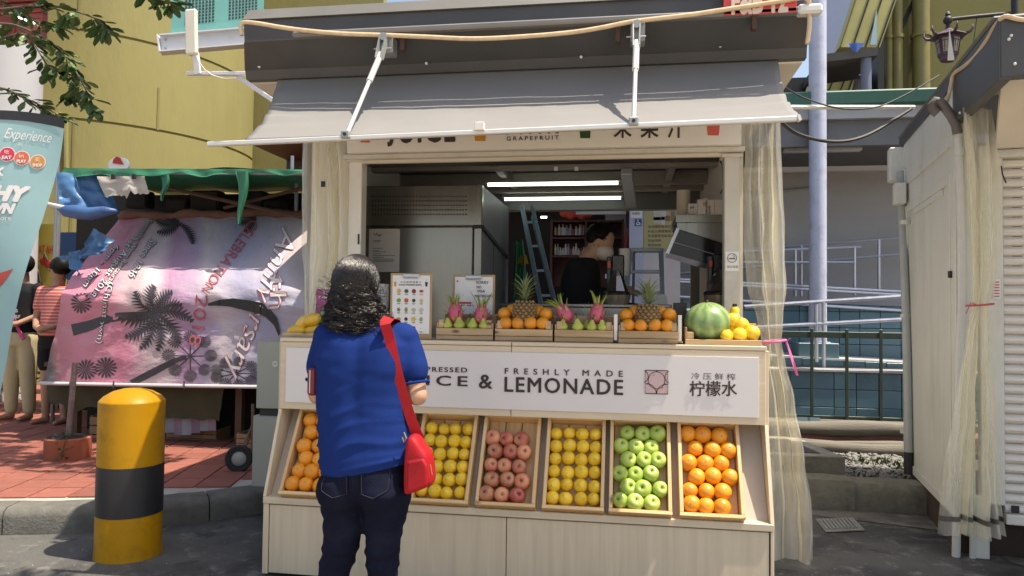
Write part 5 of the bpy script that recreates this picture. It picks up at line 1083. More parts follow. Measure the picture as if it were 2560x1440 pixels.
# ================================================================ INSIDE THE KIOSK
m_fr = M('fridge_steel', (.30, .29, .27), .26, metal=.85, var=.08, vs_=1.2, stretch=(9, 9, .25))
m_fr2 = M('fridge_side_steel', (.22, .23, .25), .45, metal=.6, var=.1)
FX0, FX1, FY0, FY1, FZ = -1.77, -.97, 4.72, 5.82, 2.16
A = at(1206, 462, Y=FY0); FX1 = A.x; FZ = A.z
fr = thing('fridge', 'tall stainless steel fridge with a perforated vent panel above its door', 'fridge', (-1.3, 5.2, .16))
part('body', m_fr2, fr, (FX0, FY0 + .05, .16), (FX1 - .002, FY1, FZ), .004)
zs = at(1100, 566, Y=FY0).z; xg = at(1183, 600, Y=FY0).x
vp = part('vent_panel', m_fr, fr, (FX0, FY0, zs + .004), (FX1, FY0 + .048, FZ + .002), .005)
part('door', m_fr, fr, (FX0, FY0, .4), (xg - .003, FY0 + .048, zs - .004), .006); part('door_post', m_fr, fr, (xg + .003, FY0 + .004, .4), (FX1, FY0 + .048, zs - .004), .004); part('base_panel', m_fr2, fr, (FX0, FY0 + .01, .18), (FX1, FY0 + .048, .396))
b = MB()
for i in range(33):
    for j in range(5):
        c = at(931 + i * 7.32, 491 + j * 11.2, Y=FY0 - .001); s_ = .0048; b.box((c.x - s_, FY0 - .0012, c.z - s_), (c.x + s_, FY0 + .001, c.z + s_))
tag(b.build('perforations', m_black, vp), kind='stuff')
MB().bar((FX1 - .06, FY0 - .012, zs - .008), (FX1 + .003, FY0 - .012, zs - .006), .016, .014).build('hinge', m_black, fr)
MB().bar((FX1 + .006, FY0, zs - .006), (FX1 + .006, FY1 - .1, zs - .13), .01, .028).build('side_cable_cover', m_black, fr)
part('side_seam', m_black, fr, (FX1 + .0005, FY0 + .42, .3), (FX1 + .002, FY0 + .425, zs - .06))
A, B = at(921, 680, Y=FY0 - .004), at(1000, 572, Y=FY0 - .004); no = thing('notice', 'white printed notice sheet taped on the fridge door', 'notice', (A.x, FY0, A.z)); part('sheet', m_paperg, no, (A.x, FY0 - .004, A.z), (B.x, FY0 - .003, B.z))
b = MB()
for k, (u, v, w) in enumerate(((.28, .13, .14), (.28, .15, .1), (.28, .165, .12), (.14, .27, .25), (.14, .30, .22), (.14, .45, .32), (.14, .50, .2), (.14, .53, .42), (.14, .58, .26), (.14, .62, .7), (.14, .66, .36), (.14, .70, .68), (.14, .73, .7), (.14, .76, .66))):
    x0 = A.x + (B.x - A.x) * u; z0 = B.z - (B.z - A.z) * v; b.box((x0, FY0 - .0046, z0 - .0022), (x0 + (B.x - A.x) * w, FY0 - .0041, z0 + .0022))
b.build('print_lines', M('print_grey', (.2, .19, .19), .6), no); MB().tube([(A.x + .035, FY0 - .0045, B.z - .03), (A.x + .045, FY0 - .0045, B.z - .045), (A.x + .058, FY0 - .0045, B.z - .025)], .003, 4).build('logo_mark', m_ink, no)
# stainless work top behind the crates
wt = thing('work_top', 'stainless steel work top behind the fruit crates', 'worktop', (-.3, 4.4, 1.2)); xa, xb = at(1248, 752, Y=4.32).x, at(1680, 752, Y=4.32).x
part('top', m_fr, wt, (xa, 4.30, 1.385), (xb, 4.56, 1.405), .004); part('front', m_fr, wt, (xa + .01, 4.31, 1.20), (xb - .01, 4.325, 1.384), .003)
for x in (xa + .02, xb - .05): part('leg', m_fr, wt, (x, 4.5, .16), (x + .03, 4.53, 1.384))
part('leg', m_fr, wt, (xa + .02, 4.33, .16), (xa + .05, 4.36, 1.384)); part('leg', m_fr, wt, (xb - .05, 4.33, .16), (xb - .02, 4.36, 1.384))
# slow juicers
m_jb = M('juicer_black', (.016, .014, .014), .25, var=.2); m_jbowl = M('juicer_smoked_bowl', (.16, .12, .08), .15, var=.2); m_chrome = M('dark_chrome', (.16, .15, .15), .12, metal=.9, var=.1)
def juicer(px, py_bowl, y, label, s_=1.0):
    c = at(px, py_bowl, Y=y); t = thing('juicer', label, 'juicer', (c.x, y, c.z - .25), group='slow juicers behind the counter'); o = Vector((c.x, y, c.z))
    MB().lathe([(.06 * s_, -.30), (.085 * s_, -.29), (.085 * s_, -.13), (.075 * s_, -.12)], 22, o).build('base', m_jb, t, True, angle=40)
    MB().lathe([(.068 * s_, -.12), (.072 * s_, -.10), (.084 * s_, -.02), (.084 * s_, -.008), (.07 * s_, 0)], 26, o).build('bowl', m_jbowl, t, True, angle=40)
    MB().lathe([(.086 * s_, -.012), (.088 * s_, .0), (.080 * s_, .008), (.07 * s_, .012)], 26, o).build('bowl_rim', m_jb, t, True, angle=40)
    MB().lathe([(.070 * s_, .01), (.055 * s_, .05), (.035 * s_, .10), (.018 * s_, .135), (.0, .138)], 8, o).build('cone_lid', m_chrome, t)
    b = MB(); h = .21; b.box(o + Vector((-.03 * s_, .02, .02)), o + Vector((.045 * s_, .11, .02 + h)), .008); b.build('feed_chute', m_jb, t)
    part('label_plate', M('label_red', (.35, .03, .03), .4), t, o + Vector((-.055, .0, .15)), o + Vector((-.035, .02, .19)), .002); part('drive_column', m_jb, t, o + Vector((-.06, .02, .0)), o + Vector((-.032, .10, .22)), .006)
    tube('spout', m_jb, t, [o + Vector((.06, -.02, -.07)), o + Vector((.12, -.05, -.075)), o + Vector((.135, -.055, -.10))], .016, 8)
juicer(1797, 733, 4.40, 'slow juicer with chrome cone beside the kiosk post')
juicer(1541, 733, 4.43, 'slow juicer with chrome cone in front of the stallholder')
# steel hood and things on it
hd = thing('tilted_hood', 'stainless hood with a dark tilted front at the right kiosk wall', 'hood', (.4, 4.9, 1.7)); y0 = 4.75
P = lambda px, py, y=y0: at(px, py, Y=y)
a, b_, c, d = P(1690, 537), P(1815, 537), P(1815, 556), P(1690, 555); MB().poly([a, b_, c, d], (0, .5, 0)).build('top_shelf', m_fr, hd)
MB().poly([P(1692, 557, 4.77), P(1815, 557, 4.77), P(1815, 610, 4.77), P(1694, 572, 4.77)], (0, .42, 0)).build('steel_cheek', m_fr, hd)
MB().poly([P(1695, 574, 4.75), P(1815, 612, 4.75), P(1800, 668, 4.75), P(1670, 632, 4.75)], (0, .4, 0)).build('glass_front', M('black_glass', (.014, .014, .017), .12, var=.1), hd)
MB().bar(P(1695, 571, 4.735), P(1668, 634, 4.735), .02, .02).build('side_trim', m_steel, hd); MB().bar(P(1684, 606, 4.74), P(1800, 640, 4.74), .004, .006).build('door_seam', m_fr2, hd)
q = P(1714, 537); t = thing('paper_roll', 'upright white paper towel roll on the steel hood', 'paper roll', (q.x, 4.95, q.z)); rr2 = .044
MB().lathe([(.018, 0), (rr2, 0), (rr2, .185), (.018, .185), (.018, 0)], 24, (q.x, 4.95, q.z), caps=False).build('paper', M('tissue', (.55, .51, .44), .9, bump=.1), t, True, angle=40)
q = P(1722, 537); t = thing('tissue_box', 'small white box with blue lettering on the steel hood', 'box', (q.x + .05, 4.86, q.z)); part('carton', m_paperg, t, (q.x, 4.80, q.z + .001), (q.x + .11, 4.93, q.z + .078), .002); lettering('pal', (q.x + .012, 4.7995, q.z + .042), ux, (0, 0, 1), M('navy_print', (.03, .04, .16), .5), t, height=.02, bold=.015)
q = P(1745, 537); t = thing('glove_box', 'open carton of disposable gloves on the steel hood', 'box', (q.x + .1, 4.82, q.z)); part('carton', m_paperg, t, (q.x, 4.762, q.z + .001), (q.x + .24, 4.86, q.z + .096), .002); MB().poly([(q.x, 4.762, q.z + .095), (q.x + .07, 4.762, q.z + .095), (q.x + .05, 4.74, q.z + .105), (q.x - .02, 4.74, q.z + .09)], (0, .002, 0)).build('flap', m_paperg, t)
for k, wd in enumerate(('DISPOSABLE', 'GLOVES')): lettering(wd, (q.x + .058 + k * .018, 4.7610, q.z + .006), (0, 0, 1), (-1, 0, 0), m_ink, t, height=.011, width=(.085, .052)[k], bold=.02)
for x in (.10, .16, .2): part('red_line', m_pred, t, (q.x + x, 4.7605, q.z + .01), (q.x + x + .002, 4.7618, q.z + .085))
part('picture_patch', M('glove_tan', (.5, .34, .2), .6), t, (q.x + .03, 4.7605, q.z + .055), (q.x + .052, 4.7618, q.z + .082))
# cup stacks
def cups(px, py, y, n_, label, r_=.038, dz=.011):
    c = at(px, py, Y=y); t = thing('cup_stack', label, 'cups', (c.x, y, c.z), group='stacks of paper cups')
    me = MB().lathe([(r_ * .8, 0), (r_, .085), (r_ * 1.07, .086), (r_ * 1.07, .09), (r_ * .97, .09)], 18, caps=False); o = me.build('cup', m_paperg, t, True, angle=40); o.location = (0, 0, 0); o.matrix_parent_inverse = Matrix.Identity(4)
    for k in range(1, n_): linked(o, t, (0, 0, k * dz))
cups(955, 790, 4.2, 10, 'stack of white cups beside the woman and the menu'); cups(1562, 690, 4.9, 9, 'stack of white cups behind the front juicer')
q = at(1700, 778, Y=4.15); o = MB().box((q.x - .035, 4.13, TZ), (q.x + .035, 4.2, at(1700, 757, Y=4.15).z), .003).build('black_box', m_jb); tag(o, 'small black card box behind the orange crate', 'box')
# step ladders
m_lad = M('ladder_blue_white', (.42, .52, .66), .4, metal=.2, var=.06)
st = thing('step_ladder', 'pale blue step ladder standing behind the second pineapple', 'ladder', (at(1612, 900, Y=5.3).x, 5.5, .16)); y_ = 5.3
for s_, (pt, pb2) in enumerate((((1579, 622), (1545, 900)), ((1653, 622), (1660, 900)))): A, B = at(*pt, Y=y_), at(*pb2, Y=y_ - .2); MB().bar(A, B, .03, .026, (0, 1, 0)).build('stile', m_lad, st)
MB().box((at(1576, 620, Y=y_).x, y_ - .02, at(1600, 630, Y=y_).z), (at(1657, 620, Y=y_).x, y_ + .08, at(1600, 620, Y=y_).z), .004).build('top_tread', m_lad, st)
for py, yy_ in ((676, 5.25), (730, 5.21)): A, B = at(1571, py, Y=yy_), at(1656, py, Y=yy_); part('tread', m_lad, st, (A.x, yy_, A.z - .018), (B.x, yy_ + .08, A.z + .004), .003)
for px in (1585, 1650): MB().bar(at(px, 622, Y=5.36), at(px + (8 if px > 1600 else -4), 860, Y=5.75), .02, .02, (0, 1, 0)).build('rear_leg', m_lad, st)
ll = thing('leaning_ladder', 'long blue aluminium ladder leaning behind the first pineapple', 'ladder', (at(1400, 760, Y=6).x, 6, .16)); y_ = 6.0; m_ladb = M('ladder_blue', (.24, .36, .48), .4, metal=.2, var=.1)
for (p_, q_, w) in (((1305, 515), (1372, 860), .07), ((1330, 515), (1412, 860), .04)): MB().bar(at(*p_, Y=y_ + (.0 if w > .05 else .25)), at(*q_, Y=y_ - .25 + (.0 if w > .05 else .25)), .03, w, (0, 1, 0)).build('stile', m_ladb, ll)
for t_ in (.12, .3, .48, .66, .84): A = at(1305, 515, Y=y_).lerp(at(1372, 860, Y=y_ - .25), t_); B = at(1330, 515, Y=y_ + .25).lerp(at(1412, 860, Y=y_), t_); MB().bar(A + Vector((0, .04, 0)), B, .03, .02).build('rung', m_ladb, ll)
MB().bar(at(1330, 540, Y=5.98), at(1385, 760, Y=5.75), .015, .02).build('brace', m_ladb, ll)
# green and yellow cloths hanging by the fridge
def rag(name, label, px0, px1, py0, py1, y, mat, seed):
    A, B = at(px0, py0, Y=y), at(px1, py1, Y=y)
    b = MB(); b.grid(lambda u, v: Vector((A.x + (B.x - A.x) * (u * (.55 + .45 * v) + .1 * math.sin(v * 3 + seed)), y + .03 * math.sin(u * 11 + seed + v * 2), A.z + (B.z - A.z) * v + .01 * math.sin(u * 9))), 24, 20); return tag(b.build(name, mat, None, True), label, 'cloth')
rag('green_cloth', 'green plastic sheet hanging between the fridge and the ladder', 1280, 1322, 602, 790, 5.75, M('green_plastic', (.06, .27, .17), .45, var=.25, vs_=7), 1)
rag('yellow_cloth', 'yellow rag tucked beside the leaning ladder', 1297, 1325, 640, 662, 5.7, M('yellow_cloth', (.40, .30, .05), .8, var=.2), 2)
q = at(1650, 760, Y=4.75); ch = thing('white_chair', 'white plastic chair back behind the second pineapple', 'chair', (q.x, 4.9, .16)); A, B = at(1618, 800, Y=4.75), at(1672, 735, Y=4.75)
MB().poly([(A.x, 4.75, A.z), (B.x, 4.75, A.z), (B.x - .008, 4.77, B.z - .02), (B.x - .025, 4.775, B.z), (A.x + .025, 4.775, B.z), (A.x + .008, 4.77, B.z - .02)], (0, .014, 0)).build('backrest', m_white, ch)
for x in (A.x + .015, B.x - .03): part('rear_leg', m_white, ch, (x, 4.775, .16), (x + .02, 4.80, A.z + .02)); part('front_leg', m_white, ch, (x, 5.15, .16), (x + .02, 5.17, .62))
part('seat', m_white, ch, (A.x, 4.79, .62), (B.x, 5.18, .64), .006)

# ================================================================ WHAT SHOWS THROUGH THE BACK OF THE KIOSK
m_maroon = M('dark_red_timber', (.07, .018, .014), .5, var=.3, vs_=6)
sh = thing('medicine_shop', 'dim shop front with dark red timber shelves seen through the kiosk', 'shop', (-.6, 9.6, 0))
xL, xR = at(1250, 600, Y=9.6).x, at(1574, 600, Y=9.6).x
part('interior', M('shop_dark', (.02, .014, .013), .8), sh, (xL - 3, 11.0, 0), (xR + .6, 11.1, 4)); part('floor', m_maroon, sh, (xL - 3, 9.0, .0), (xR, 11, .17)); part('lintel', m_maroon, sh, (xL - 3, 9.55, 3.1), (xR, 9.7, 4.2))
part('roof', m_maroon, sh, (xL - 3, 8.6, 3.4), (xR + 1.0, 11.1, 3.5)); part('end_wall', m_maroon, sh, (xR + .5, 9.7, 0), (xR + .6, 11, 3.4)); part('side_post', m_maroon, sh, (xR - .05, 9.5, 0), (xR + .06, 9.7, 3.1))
MB().bar(at(1568, 570, Y=9.45), at(1556, 690, Y=9.45), .03, .04).build('red_door_edge', M('door_red', (.25, .03, .02), .5), sh)
shelf_y = 9.9; A, B = at(1382, 640, Y=shelf_y), at(1560, 548, Y=shelf_y)
part('shelf_back', m_maroon, sh, (A.x, shelf_y + .25, A.z - .4), (B.x, shelf_y + .28, B.z)); 
for py in (552, 594, 640): q = at(1400, py, Y=shelf_y); part('shelf_board', m_maroon, sh, (A.x, shelf_y - .05, q.z - .02), (B.x, shelf_y + .25, q.z))
for px in (1382, 1468, 1560): q = at(px, 600, Y=shelf_y); part('shelf_upright', m_maroon, sh, (q.x - .03, shelf_y - .04, A.z - .4), (q.x, shelf_y + .25, B.z))
rgb_ = random.Random(9); k = 0
for row, (py, n_) in enumerate(((592, 16), (638, 12))):
    for i in range(n_):
        px = 1388 + i * (76 / n_) if row == 0 else 1388 + i * 6.5; q = at(px, py, Y=shelf_y + .05); h = rgb_.uniform(.08, .16); c = rgb_.choice([(.5, .46, .38), (.3, .06, .04), (.45, .4, .12), (.25, .25, .28), (.5, .35, .2)])
        o = MB().lathe([(0, 0), (.018, 0), (.018, h * .65), (.008, h * .8), (.010, h), (0, h)], 8, (q.x, shelf_y + .05, q.z + (.021 if row == 0 else .001))).build('medicine_bottle', M('bottle%d' % (k % 5 if False else int(c[0] * 100)), c, .3), None, True, angle=40)
        tag(o, ORD[i] + ' tiny bottle from the left on the ' + ('upper' if row == 0 else 'lower') + ' shelf of the dim shop', 'bottle', 'bottles on the ' + ('upper' if row == 0 else 'lower') + ' shelf of the dim shop'); k += 1
for k in range(5):
    q = at(1413 + k * 14, 532 + 4 * (k % 2), Y=9.5); o = MB().sphere(q, .075, 12, 8, (1, 1, .85)).build('red_lantern', M('lantern_red', (.42, .05, .03), .5, var=.3, vs_=20), None, True); tag(o, 'small red ornament hanging in the dim shop doorway, ' + ['leftmost', 'second from left', 'third from left', 'fourth from left', 'rightmost'][k], 'ornament', 'red ornaments in the shop doorway')
    MB().cyl(q + Vector((0, 0, .06)), q + Vector((0, 0, .4)), .004, None, 5).build('string', m_maroon, o)
o = MB().box(at(1440, 536, Y=9.3), at(1565, 520, Y=9.36)).build('white_awning_roll', M('dim_white', (.35, .34, .31), .6)); tag(o, 'rolled pale blind across the dim shop doorway', 'blind')
tube('lit_strip', M('shop_tube', (.8, .9, .9), .4, emit=(.8, .95, 1, 4)), sh, [at(1352, 543, Y=10.5), at(1367, 543, Y=10.5)], .015, 6)
# pillar with signs
xp0, xp1 = at(1573, 600, Y=9.2).x, at(1608, 600, Y=9.2).x; pl = thing('signed_pillar', 'pale blue pillar with an access sign behind the kiosk', 'pillar', (xp0, 9.3, 0)); part('shaft', M('pillar_blue', (.34, .37, .46), .7), pl, (xp0, 9.2, 0), (xp1, 9.5, 3.3))
A, B = at(1588, 564, Y=9.19), at(1604, 548, Y=9.19); sgn = part('access_sign', M('access_blue', (.01, .04, .16), .4), pl, (A.x, 9.188, A.z), (B.x, 9.199, B.z)); c = (A + B) / 2
b = MB(); z_ = lambda u, v: Vector((A.x + (B.x - A.x) * u, 9.186, A.z + (B.z - A.z) * v)); b.tube([z_(.42, .72), z_(.44, .45), z_(.66, .45), z_(.76, .2), z_(.86, .22)], .0055, 5); b.tube([z_(.45 + .23 * math.cos(a), .33 + .23 * math.sin(a)) for a in [2.4 + i * .42 for i in range(10)]], .0055, 5); b.sphere(z_(.42, .84), .009, 8, 6); b.build('wheelchair_symbol', m_paper, sgn)
A, B = at(1576, 545, Y=9.19), at(1605, 522, Y=9.19); sp2 = part('notice_plate', m_paperg, pl, (A.x, 9.188, A.z), (B.x, 9.199, B.z)); lettering('免摄影', (A.x + .02, 9.187, A.z + .04), ux, (0, 0, 1), m_ink, sp2, width=(B.x - A.x) * .7)
A, B = at(1609, 625, Y=9.2), at(1692, 515, Y=9.2); po = thing('yellow_poster', 'yellow poster with product pictures and lines of text behind the kiosk', 'poster', (A.x, 9.2, A.z)); part('sheet', M('poster_yellow', (.33, .29, .13), .6, var=.08), po, (A.x, 9.2, A.z), (B.x, 9.21, B.z))
for (u0, u1, v0, v1, c) in ((.3, .68, .68, 1.0, (.4, .38, .33)), (.3, .52, .6, .75, (.12, .05, .03)), (.53, .64, .58, .76, (.42, .42, .4)), (.66, .8, .66, .78, (.2, .08, .05)), (.82, .95, .66, .88, (.15, .12, .06))): part('picture', M('pic%d' % int(u0 * 100 + v0 * 10), c, .6, var=.3, vs_=9), po, (A.x + (B.x - A.x) * u0, 9.197, A.z + (B.z - A.z) * v0), (A.x + (B.x - A.x) * u1, 9.1995, A.z + (B.z - A.z) * min(v1, .99)))
for k, body in enumerate(('本店精制各种药材', '补品人参鹿茸燕窝', '冬虫夏草花胶海参', '主治功效', '用法水煎')): lettering(body, (A.x + .05, 9.199, A.z + (B.z - A.z) * (.50 - .105 * k)), ux, (0, 0, 1), m_ink, po, width=(B.x - A.x) * (.8 if k < 3 else .4), height=.035)
part('poster_wall', m_greywall, rampb, (xp1, 9.22, 0), (at(1700, 600, Y=9.3).x, 9.4, 3.3))
# no-smoking card on the kiosk post
A, B = at(1813, 678, Y=4.148), at(1847, 629, Y=4.148); ns = thing('no_smoking_card', 'no smoking card stuck on the kiosk post', 'sign', (A.x, 4.148, A.z)); part('card', m_paper, ns, (A.x, 4.1455, A.z), (B.x, 4.149, B.z)); c = Vector(((A.x + B.x) / 2, 4.144, B.z - .035))
MB().tube([c + Vector((.024 * math.cos(a), 0, .024 * math.sin(a))) for a in [i * .393 for i in range(16)]], .0022, 5, closed=True).build('ring_print', M('print_grey', 0), ns); MB().box(c + Vector((-.016, -.001, -.006)), c + Vector((.016, .0005, -.001))).build('cigarette_print', m_ink, ns); MB().tube([c + Vector((.008, 0, .002)), c + Vector((.012, 0, .009)), c + Vector((.006, 0, .013)), c + Vector((.01, 0, .018))], .0012, 4).build('smoke_print', m_ink, ns)
lettering('禁止吸烟', (A.x + .01, 4.1450, A.z + .018), ux, (0, 0, 1), m_ink, ns, width=(B.x - A.x) * .78, off=.0008)

# ================================================================ PEOPLE
from mathutils.bvhtree import BVHTree
m_skin = M('skin_tan', (.42, .245, .16), .5, var=.08, vs_=14, sss=.15); m_skin2 = M('skin_warm', (.36, .20, .13), .5, var=.08, sss=.15)
m_hair = M('dark_hair', (.012, .010, .009), .5, var=.4, vs_=8, stretch=(1, 1, .3), spec=.12)
def blob_mesh(b, name, mats, parent, voxel=.011, it=6, fn=None, loc=None):
    """closes overlapping limbs into one continuous skin"""
    me = bpy.data.meshes.new(name); bmesh.ops.recalc_face_normals(b.bm, faces=b.bm.faces[:]); b.bm.to_mesh(me); b.bm.free()
    o = bpy.data.objects.new(name, me); COL.objects.link(o)
    r_ = o.modifiers.new('r', 'REMESH'); r_.mode = 'VOXEL'; r_.voxel_size = voxel
    s_ = o.modifiers.new('s', 'SMOOTH'); s_.iterations = it; s_.factor = .5
    dg = bpy.context.evaluated_depsgraph_get(); m2 = bpy.data.meshes.new_from_object(o.evaluated_get(dg)); m2.name = name
    bpy.data.objects.remove(o)
    if fn:
        cs = [v.co.copy() for v in m2.vertices]; ns = [v.normal.copy() for v in m2.vertices]
        for v, c, n_ in zip(m2.vertices, cs, ns): v.co = fn(c, n_)
    m2.materials.clear()
    for m in (mats if isinstance(mats, list) else [mats]): m2.materials.append(m)
    for p in m2.polygons: p.use_smooth = True
    o = bpy.data.objects.new(name, m2); COL.objects.link(o)
    if parent is not None: attach(o, parent)
    return o
def limb(b, pts, radii, n=14):
    b.tube(pts, radii, n)
    for p, r_ in zip(pts, radii): b.sphere(p, r_ * .99, 14, 8)
def torso(b, rings, n=28):
    """rings: (z, centre x, centre y, half width, half depth)"""
    prev = None; RR = []
    for (z, cx, cy, a, d) in rings:
        RR.append([b.bm.verts.new((cx + a * math.copysign(abs(math.cos(t)) ** .85, math.cos(t)), cy + d * math.copysign(abs(math.sin(t)) ** .9, math.sin(t)), z)) for t in [2 * math.pi * k / n for k in range(n)]])
    for A, B in zip(RR, RR[1:]):
        for k in range(n): b.bm.faces.new((A[k], A[(k + 1) % n], B[(k + 1) % n], B[k]))
    b.bm.faces.new(RR[0][::-1]); b.bm.faces.new(RR[-1])
def hand(b, wrist, fwd, up, s_=1.0, curl=.5, left=False):
    """palm, four bent fingers of different lengths and a thumb from the side of the palm"""
    f = Vector(fwd).normalized(); u = Vector(up).normalized(); sd = f.cross(u).normalized() * (1 if left else -1); u = sd.cross(f) * (1 if left else -1); w = Vector(wrist)
    b.tube([w, w + f * .035 * s_, w + f * .085 * s_], [.025 * s_, .033 * s_, .034 * s_], 10)
    for k, (o_, L) in enumerate(((-.027, .072), (-.009, .082), (.009, .077), (.026, .060))):
        p0 = w + f * .08 * s_ + sd * o_ * s_; p1 = p0 + (f - u * curl * .5).normalized() * L * .5 * s_; p2 = p1 + (f * .5 - u * curl * 1.4).normalized() * L * .45 * s_
        limb(b, [p0, p1, p2], [.0095 * s_, .0088 * s_, .0075 * s_], 8)
    p0 = w + f * .03 * s_ - sd * .025 * s_; p1 = p0 + (f * .6 - sd * .8 - u * .2).normalized() * .035 * s_; p2 = p1 + (f - sd * .1 - u * .4).normalized() * .032 * s_; limb(b, [p0, p1, p2], [.013 * s_, .011 * s_, .009 * s_], 8)
def head(b, c, face, s_=1.0, up=Vector((0, 0, 1))):
    """skull, jaw, nose, lips and ears, looking along face"""
    f = Vector(face).normalized(); sd = f.cross(Vector(up)).normalized(); u = sd.cross(f).normalized(); q = Matrix((sd, f, u)).transposed(); c = Vector(c)
    b.sphere(c + u * .02 * s_ - f * .01 * s_, 1, 20, 14, (.074 * s_, .094 * s_, .092 * s_), q); b.sphere(c + f * .022 * s_ - u * .055 * s_, 1, 16, 10, (.055 * s_, .064 * s_, .06 * s_), q)
    b.sphere(c + f * .088 * s_ - u * .018 * s_, 1, 10, 8, (.012 * s_, .018 * s_, .02 * s_), q); b.sphere(c + f * .078 * s_ - u * .058 * s_, 1, 10, 6, (.024 * s_, .012 * s_, .008 * s_), q)
    for k in (-1, 1): b.sphere(c + sd * k * .075 * s_ - u * .005 * s_ - f * .005 * s_, 1, 10, 8, (.010 * s_, .018 * s_, .030 * s_), q)
    return q

# ---- the woman at the counter, seen from behind
WY = 2.70; wc_ = at(913, 900, Y=WY); WX = wc_.x
def wz(py): return at(913, py, Y=WY).z
def W_(px, py, dy=0.0): p = at(px, py, Y=WY + dy); return p
wm = thing('person', 'woman with curly black hair in a blue t-shirt and dark jeans at the counter', 'person', (WX, WY, 0))
HC = W_(893, 712, .06); HC.y = WY + .055
ELB_L, ELB_R = Vector((W_(790, 992).x, WY + .02, wz(992))), Vector((W_(1043, 985).x, WY + .0, wz(985)))
SH_L, SH_R = Vector((W_(803, 842).x, WY + .03, wz(842))), Vector((W_(1016, 842).x, WY + .03, wz(842)))
HND_L, HND_R = Vector((WX - .06, WY + .25, wz(985))), Vector((WX + .09, WY + .24, wz(990)))
b = MB()
q = head(b, HC, (.05, 1, -.32), .97); limb(b, [HC + Vector((0, -.02, -.05)), Vector((WX - .005, WY + .02, wz(805)))], [.053, .058])
torso(b, [(wz(1200), WX, WY, .13, .10), (wz(1050), WX, WY, .13, .095), (wz(900), WX, WY, .135, .095), (wz(830), WX, WY + .02, .10, .055), (wz(805), WX, WY + .02, .06, .05)])
for S, E_b, Hn, lf in ((SH_L, ELB_L, HND_L, True), (SH_R, ELB_R, HND_R, False)):
    limb(b, [S + Vector((.02 if lf else -.02, .01, -.01)), (S + E_b) / 2, E_b, (E_b * .45 + Hn * .55), Hn], [.034, .042, .040, .036, .026]); hand(b, Hn, (Hn - E_b), (0, 0, 1), 1.0, .7, lf)
LEGL = [(W_(857, 1215), .10), (W_(862, 1290), .082), (W_(852, 1360), .068), (W_(834, 1440), .058), (Vector((W_(838, 1550).x, WY - .01, .22)), .056), (Vector((W_(842, 1660).x, WY + .0, .07)), .038)]
LEGR = [(W_(968, 1215), .10), (W_(962, 1290), .082), (W_(957, 1360), .066), (W_(957, 1440), .058), (Vector((W_(955, 1550).x, WY + .01, .22)), .056), (Vector((W_(953, 1660).x, WY + .02, .07)), .038)]
for Lg in (LEGL, LEGR):
    limb(b, [p for p, r_ in Lg], [r_ * .86 for p, r_ in Lg]); f_ = Lg[-1][0]; limb(b, [f_ + Vector((0, -.04, -.035)), f_ + Vector((0, .06, -.04)), f_ + Vector((0, .15, -.048))], [.032, .035, .020])
blob_mesh(b, 'body', m_skin, wm, .0095, 3)
# shirt
m_blue = M('royal_blue_jersey', (.008, .026, .135), .85, var=.08, vs_=30, bump=.12, bs=260, spec=.08)
b = MB()
sr = []
for (py, xl, xr, d, oy) in ((1184, 806, 1034, .132, .0), (1150, 805, 1033, .131, .0), (1100, 803, 1026, .126, .0), (1050, 799, 1021, .12, .0), (1000, 796, 1018, .115, .0), (950, 793, 1021, .115, .0), (900, 790, 1028, .117, .005), (860, 792, 1030, .112, .015), (835, 803, 1020, .098, .025), (818, 825, 1000, .08, .03), (804, 856, 965, .06, .03), (797, 872, 950, .05, .03)):
    A, B = W_(xl, py), W_(xr, py); sr.append(((A.z + B.z) / 2, (A.x + B.x) / 2, WY + oy, (B.x - A.x) / 2, d))
torso(b, sr)
for S, E_b, k in ((SH_L, ELB_L, 0), (SH_R, ELB_R, 1)):
    hem = S.lerp(E_b, .52 if k == 0 else .56); limb(b, [S + Vector((.02 if k == 0 else -.02, 0, .0)), S.lerp(E_b, .35), hem], [.056, .055, .060]); b.sphere(S + Vector((.03 if k == 0 else -.03, -.005, .0)), .072, 16, 10, (1, .9, .8))
def folds(c, n_):
    z = c.z; x = c.x - WX; low = max(0, min(1, (1.12 - z) / .25)); back = 1 if c.y < WY else .4
    a = .0095 * low * (1 - abs(math.sin(44 * (z + .9 * x * x - .26 * x) + 3 * nz((x * 2, 0, z * 3), 2)))) ** 2.2 * max(0, nz((x, z, 3.3), 4) + .6)
    a += 0.0035 * nz((x * 1.2, c.y, z * 4.5), 6, 2) + .0035 * max(0, (1 - abs(z - 1.12) / .14)) * math.sin(30 * (abs(x) * 1.2 - z)) * (1 if abs(x) > .09 else abs(x) / .09)
    hem = -.004 if z < wz(1172) + .006 else 0
    blade = .009 * math.exp(-((abs(x) - .085) / .05) ** 2 - ((z - 1.215) / .06) ** 2) * back
    spine = -.008 * math.exp(-(x / .03) ** 2) * max(0, min(1, (z - .9) / .1)) * back
    sh_ = 0.045 * x if z < wz(1120) else 0
    return c + n_ * (a * back + blade + spine + hem) + Vector((0, 0, max(0, x + .06) * .20 * max(0, min(1, (wz(1100) - z) / .1))))
shirt = blob_mesh(b, 'shirt', m_blue, wm, .0085, 6, folds)
for S, E_b, k in ((SH_L, ELB_L, .52), (SH_R, ELB_R, .56)):
    hm = S.lerp(E_b, k + .235); ax_ = (E_b - S).normalized(); u_ = ax_.orthogonal().normalized(); w_ = ax_.cross(u_); MB().tube([hm + (u_ * math.cos(a) + w_ * math.sin(a)) * .050 for a in [i * .2618 for i in range(24)]], .006, 6, closed=True).build('sleeve_hem', m_blue, shirt, True)
MB().tube([(WX - .005 + .060 * math.cos(a), WY + .03 + .056 * math.sin(a), wz(797) + .006 * math.sin(a)) for a in [i * .2618 for i in range(24)]], .007, 6, closed=True).build('collar', m_blue, wm, True)
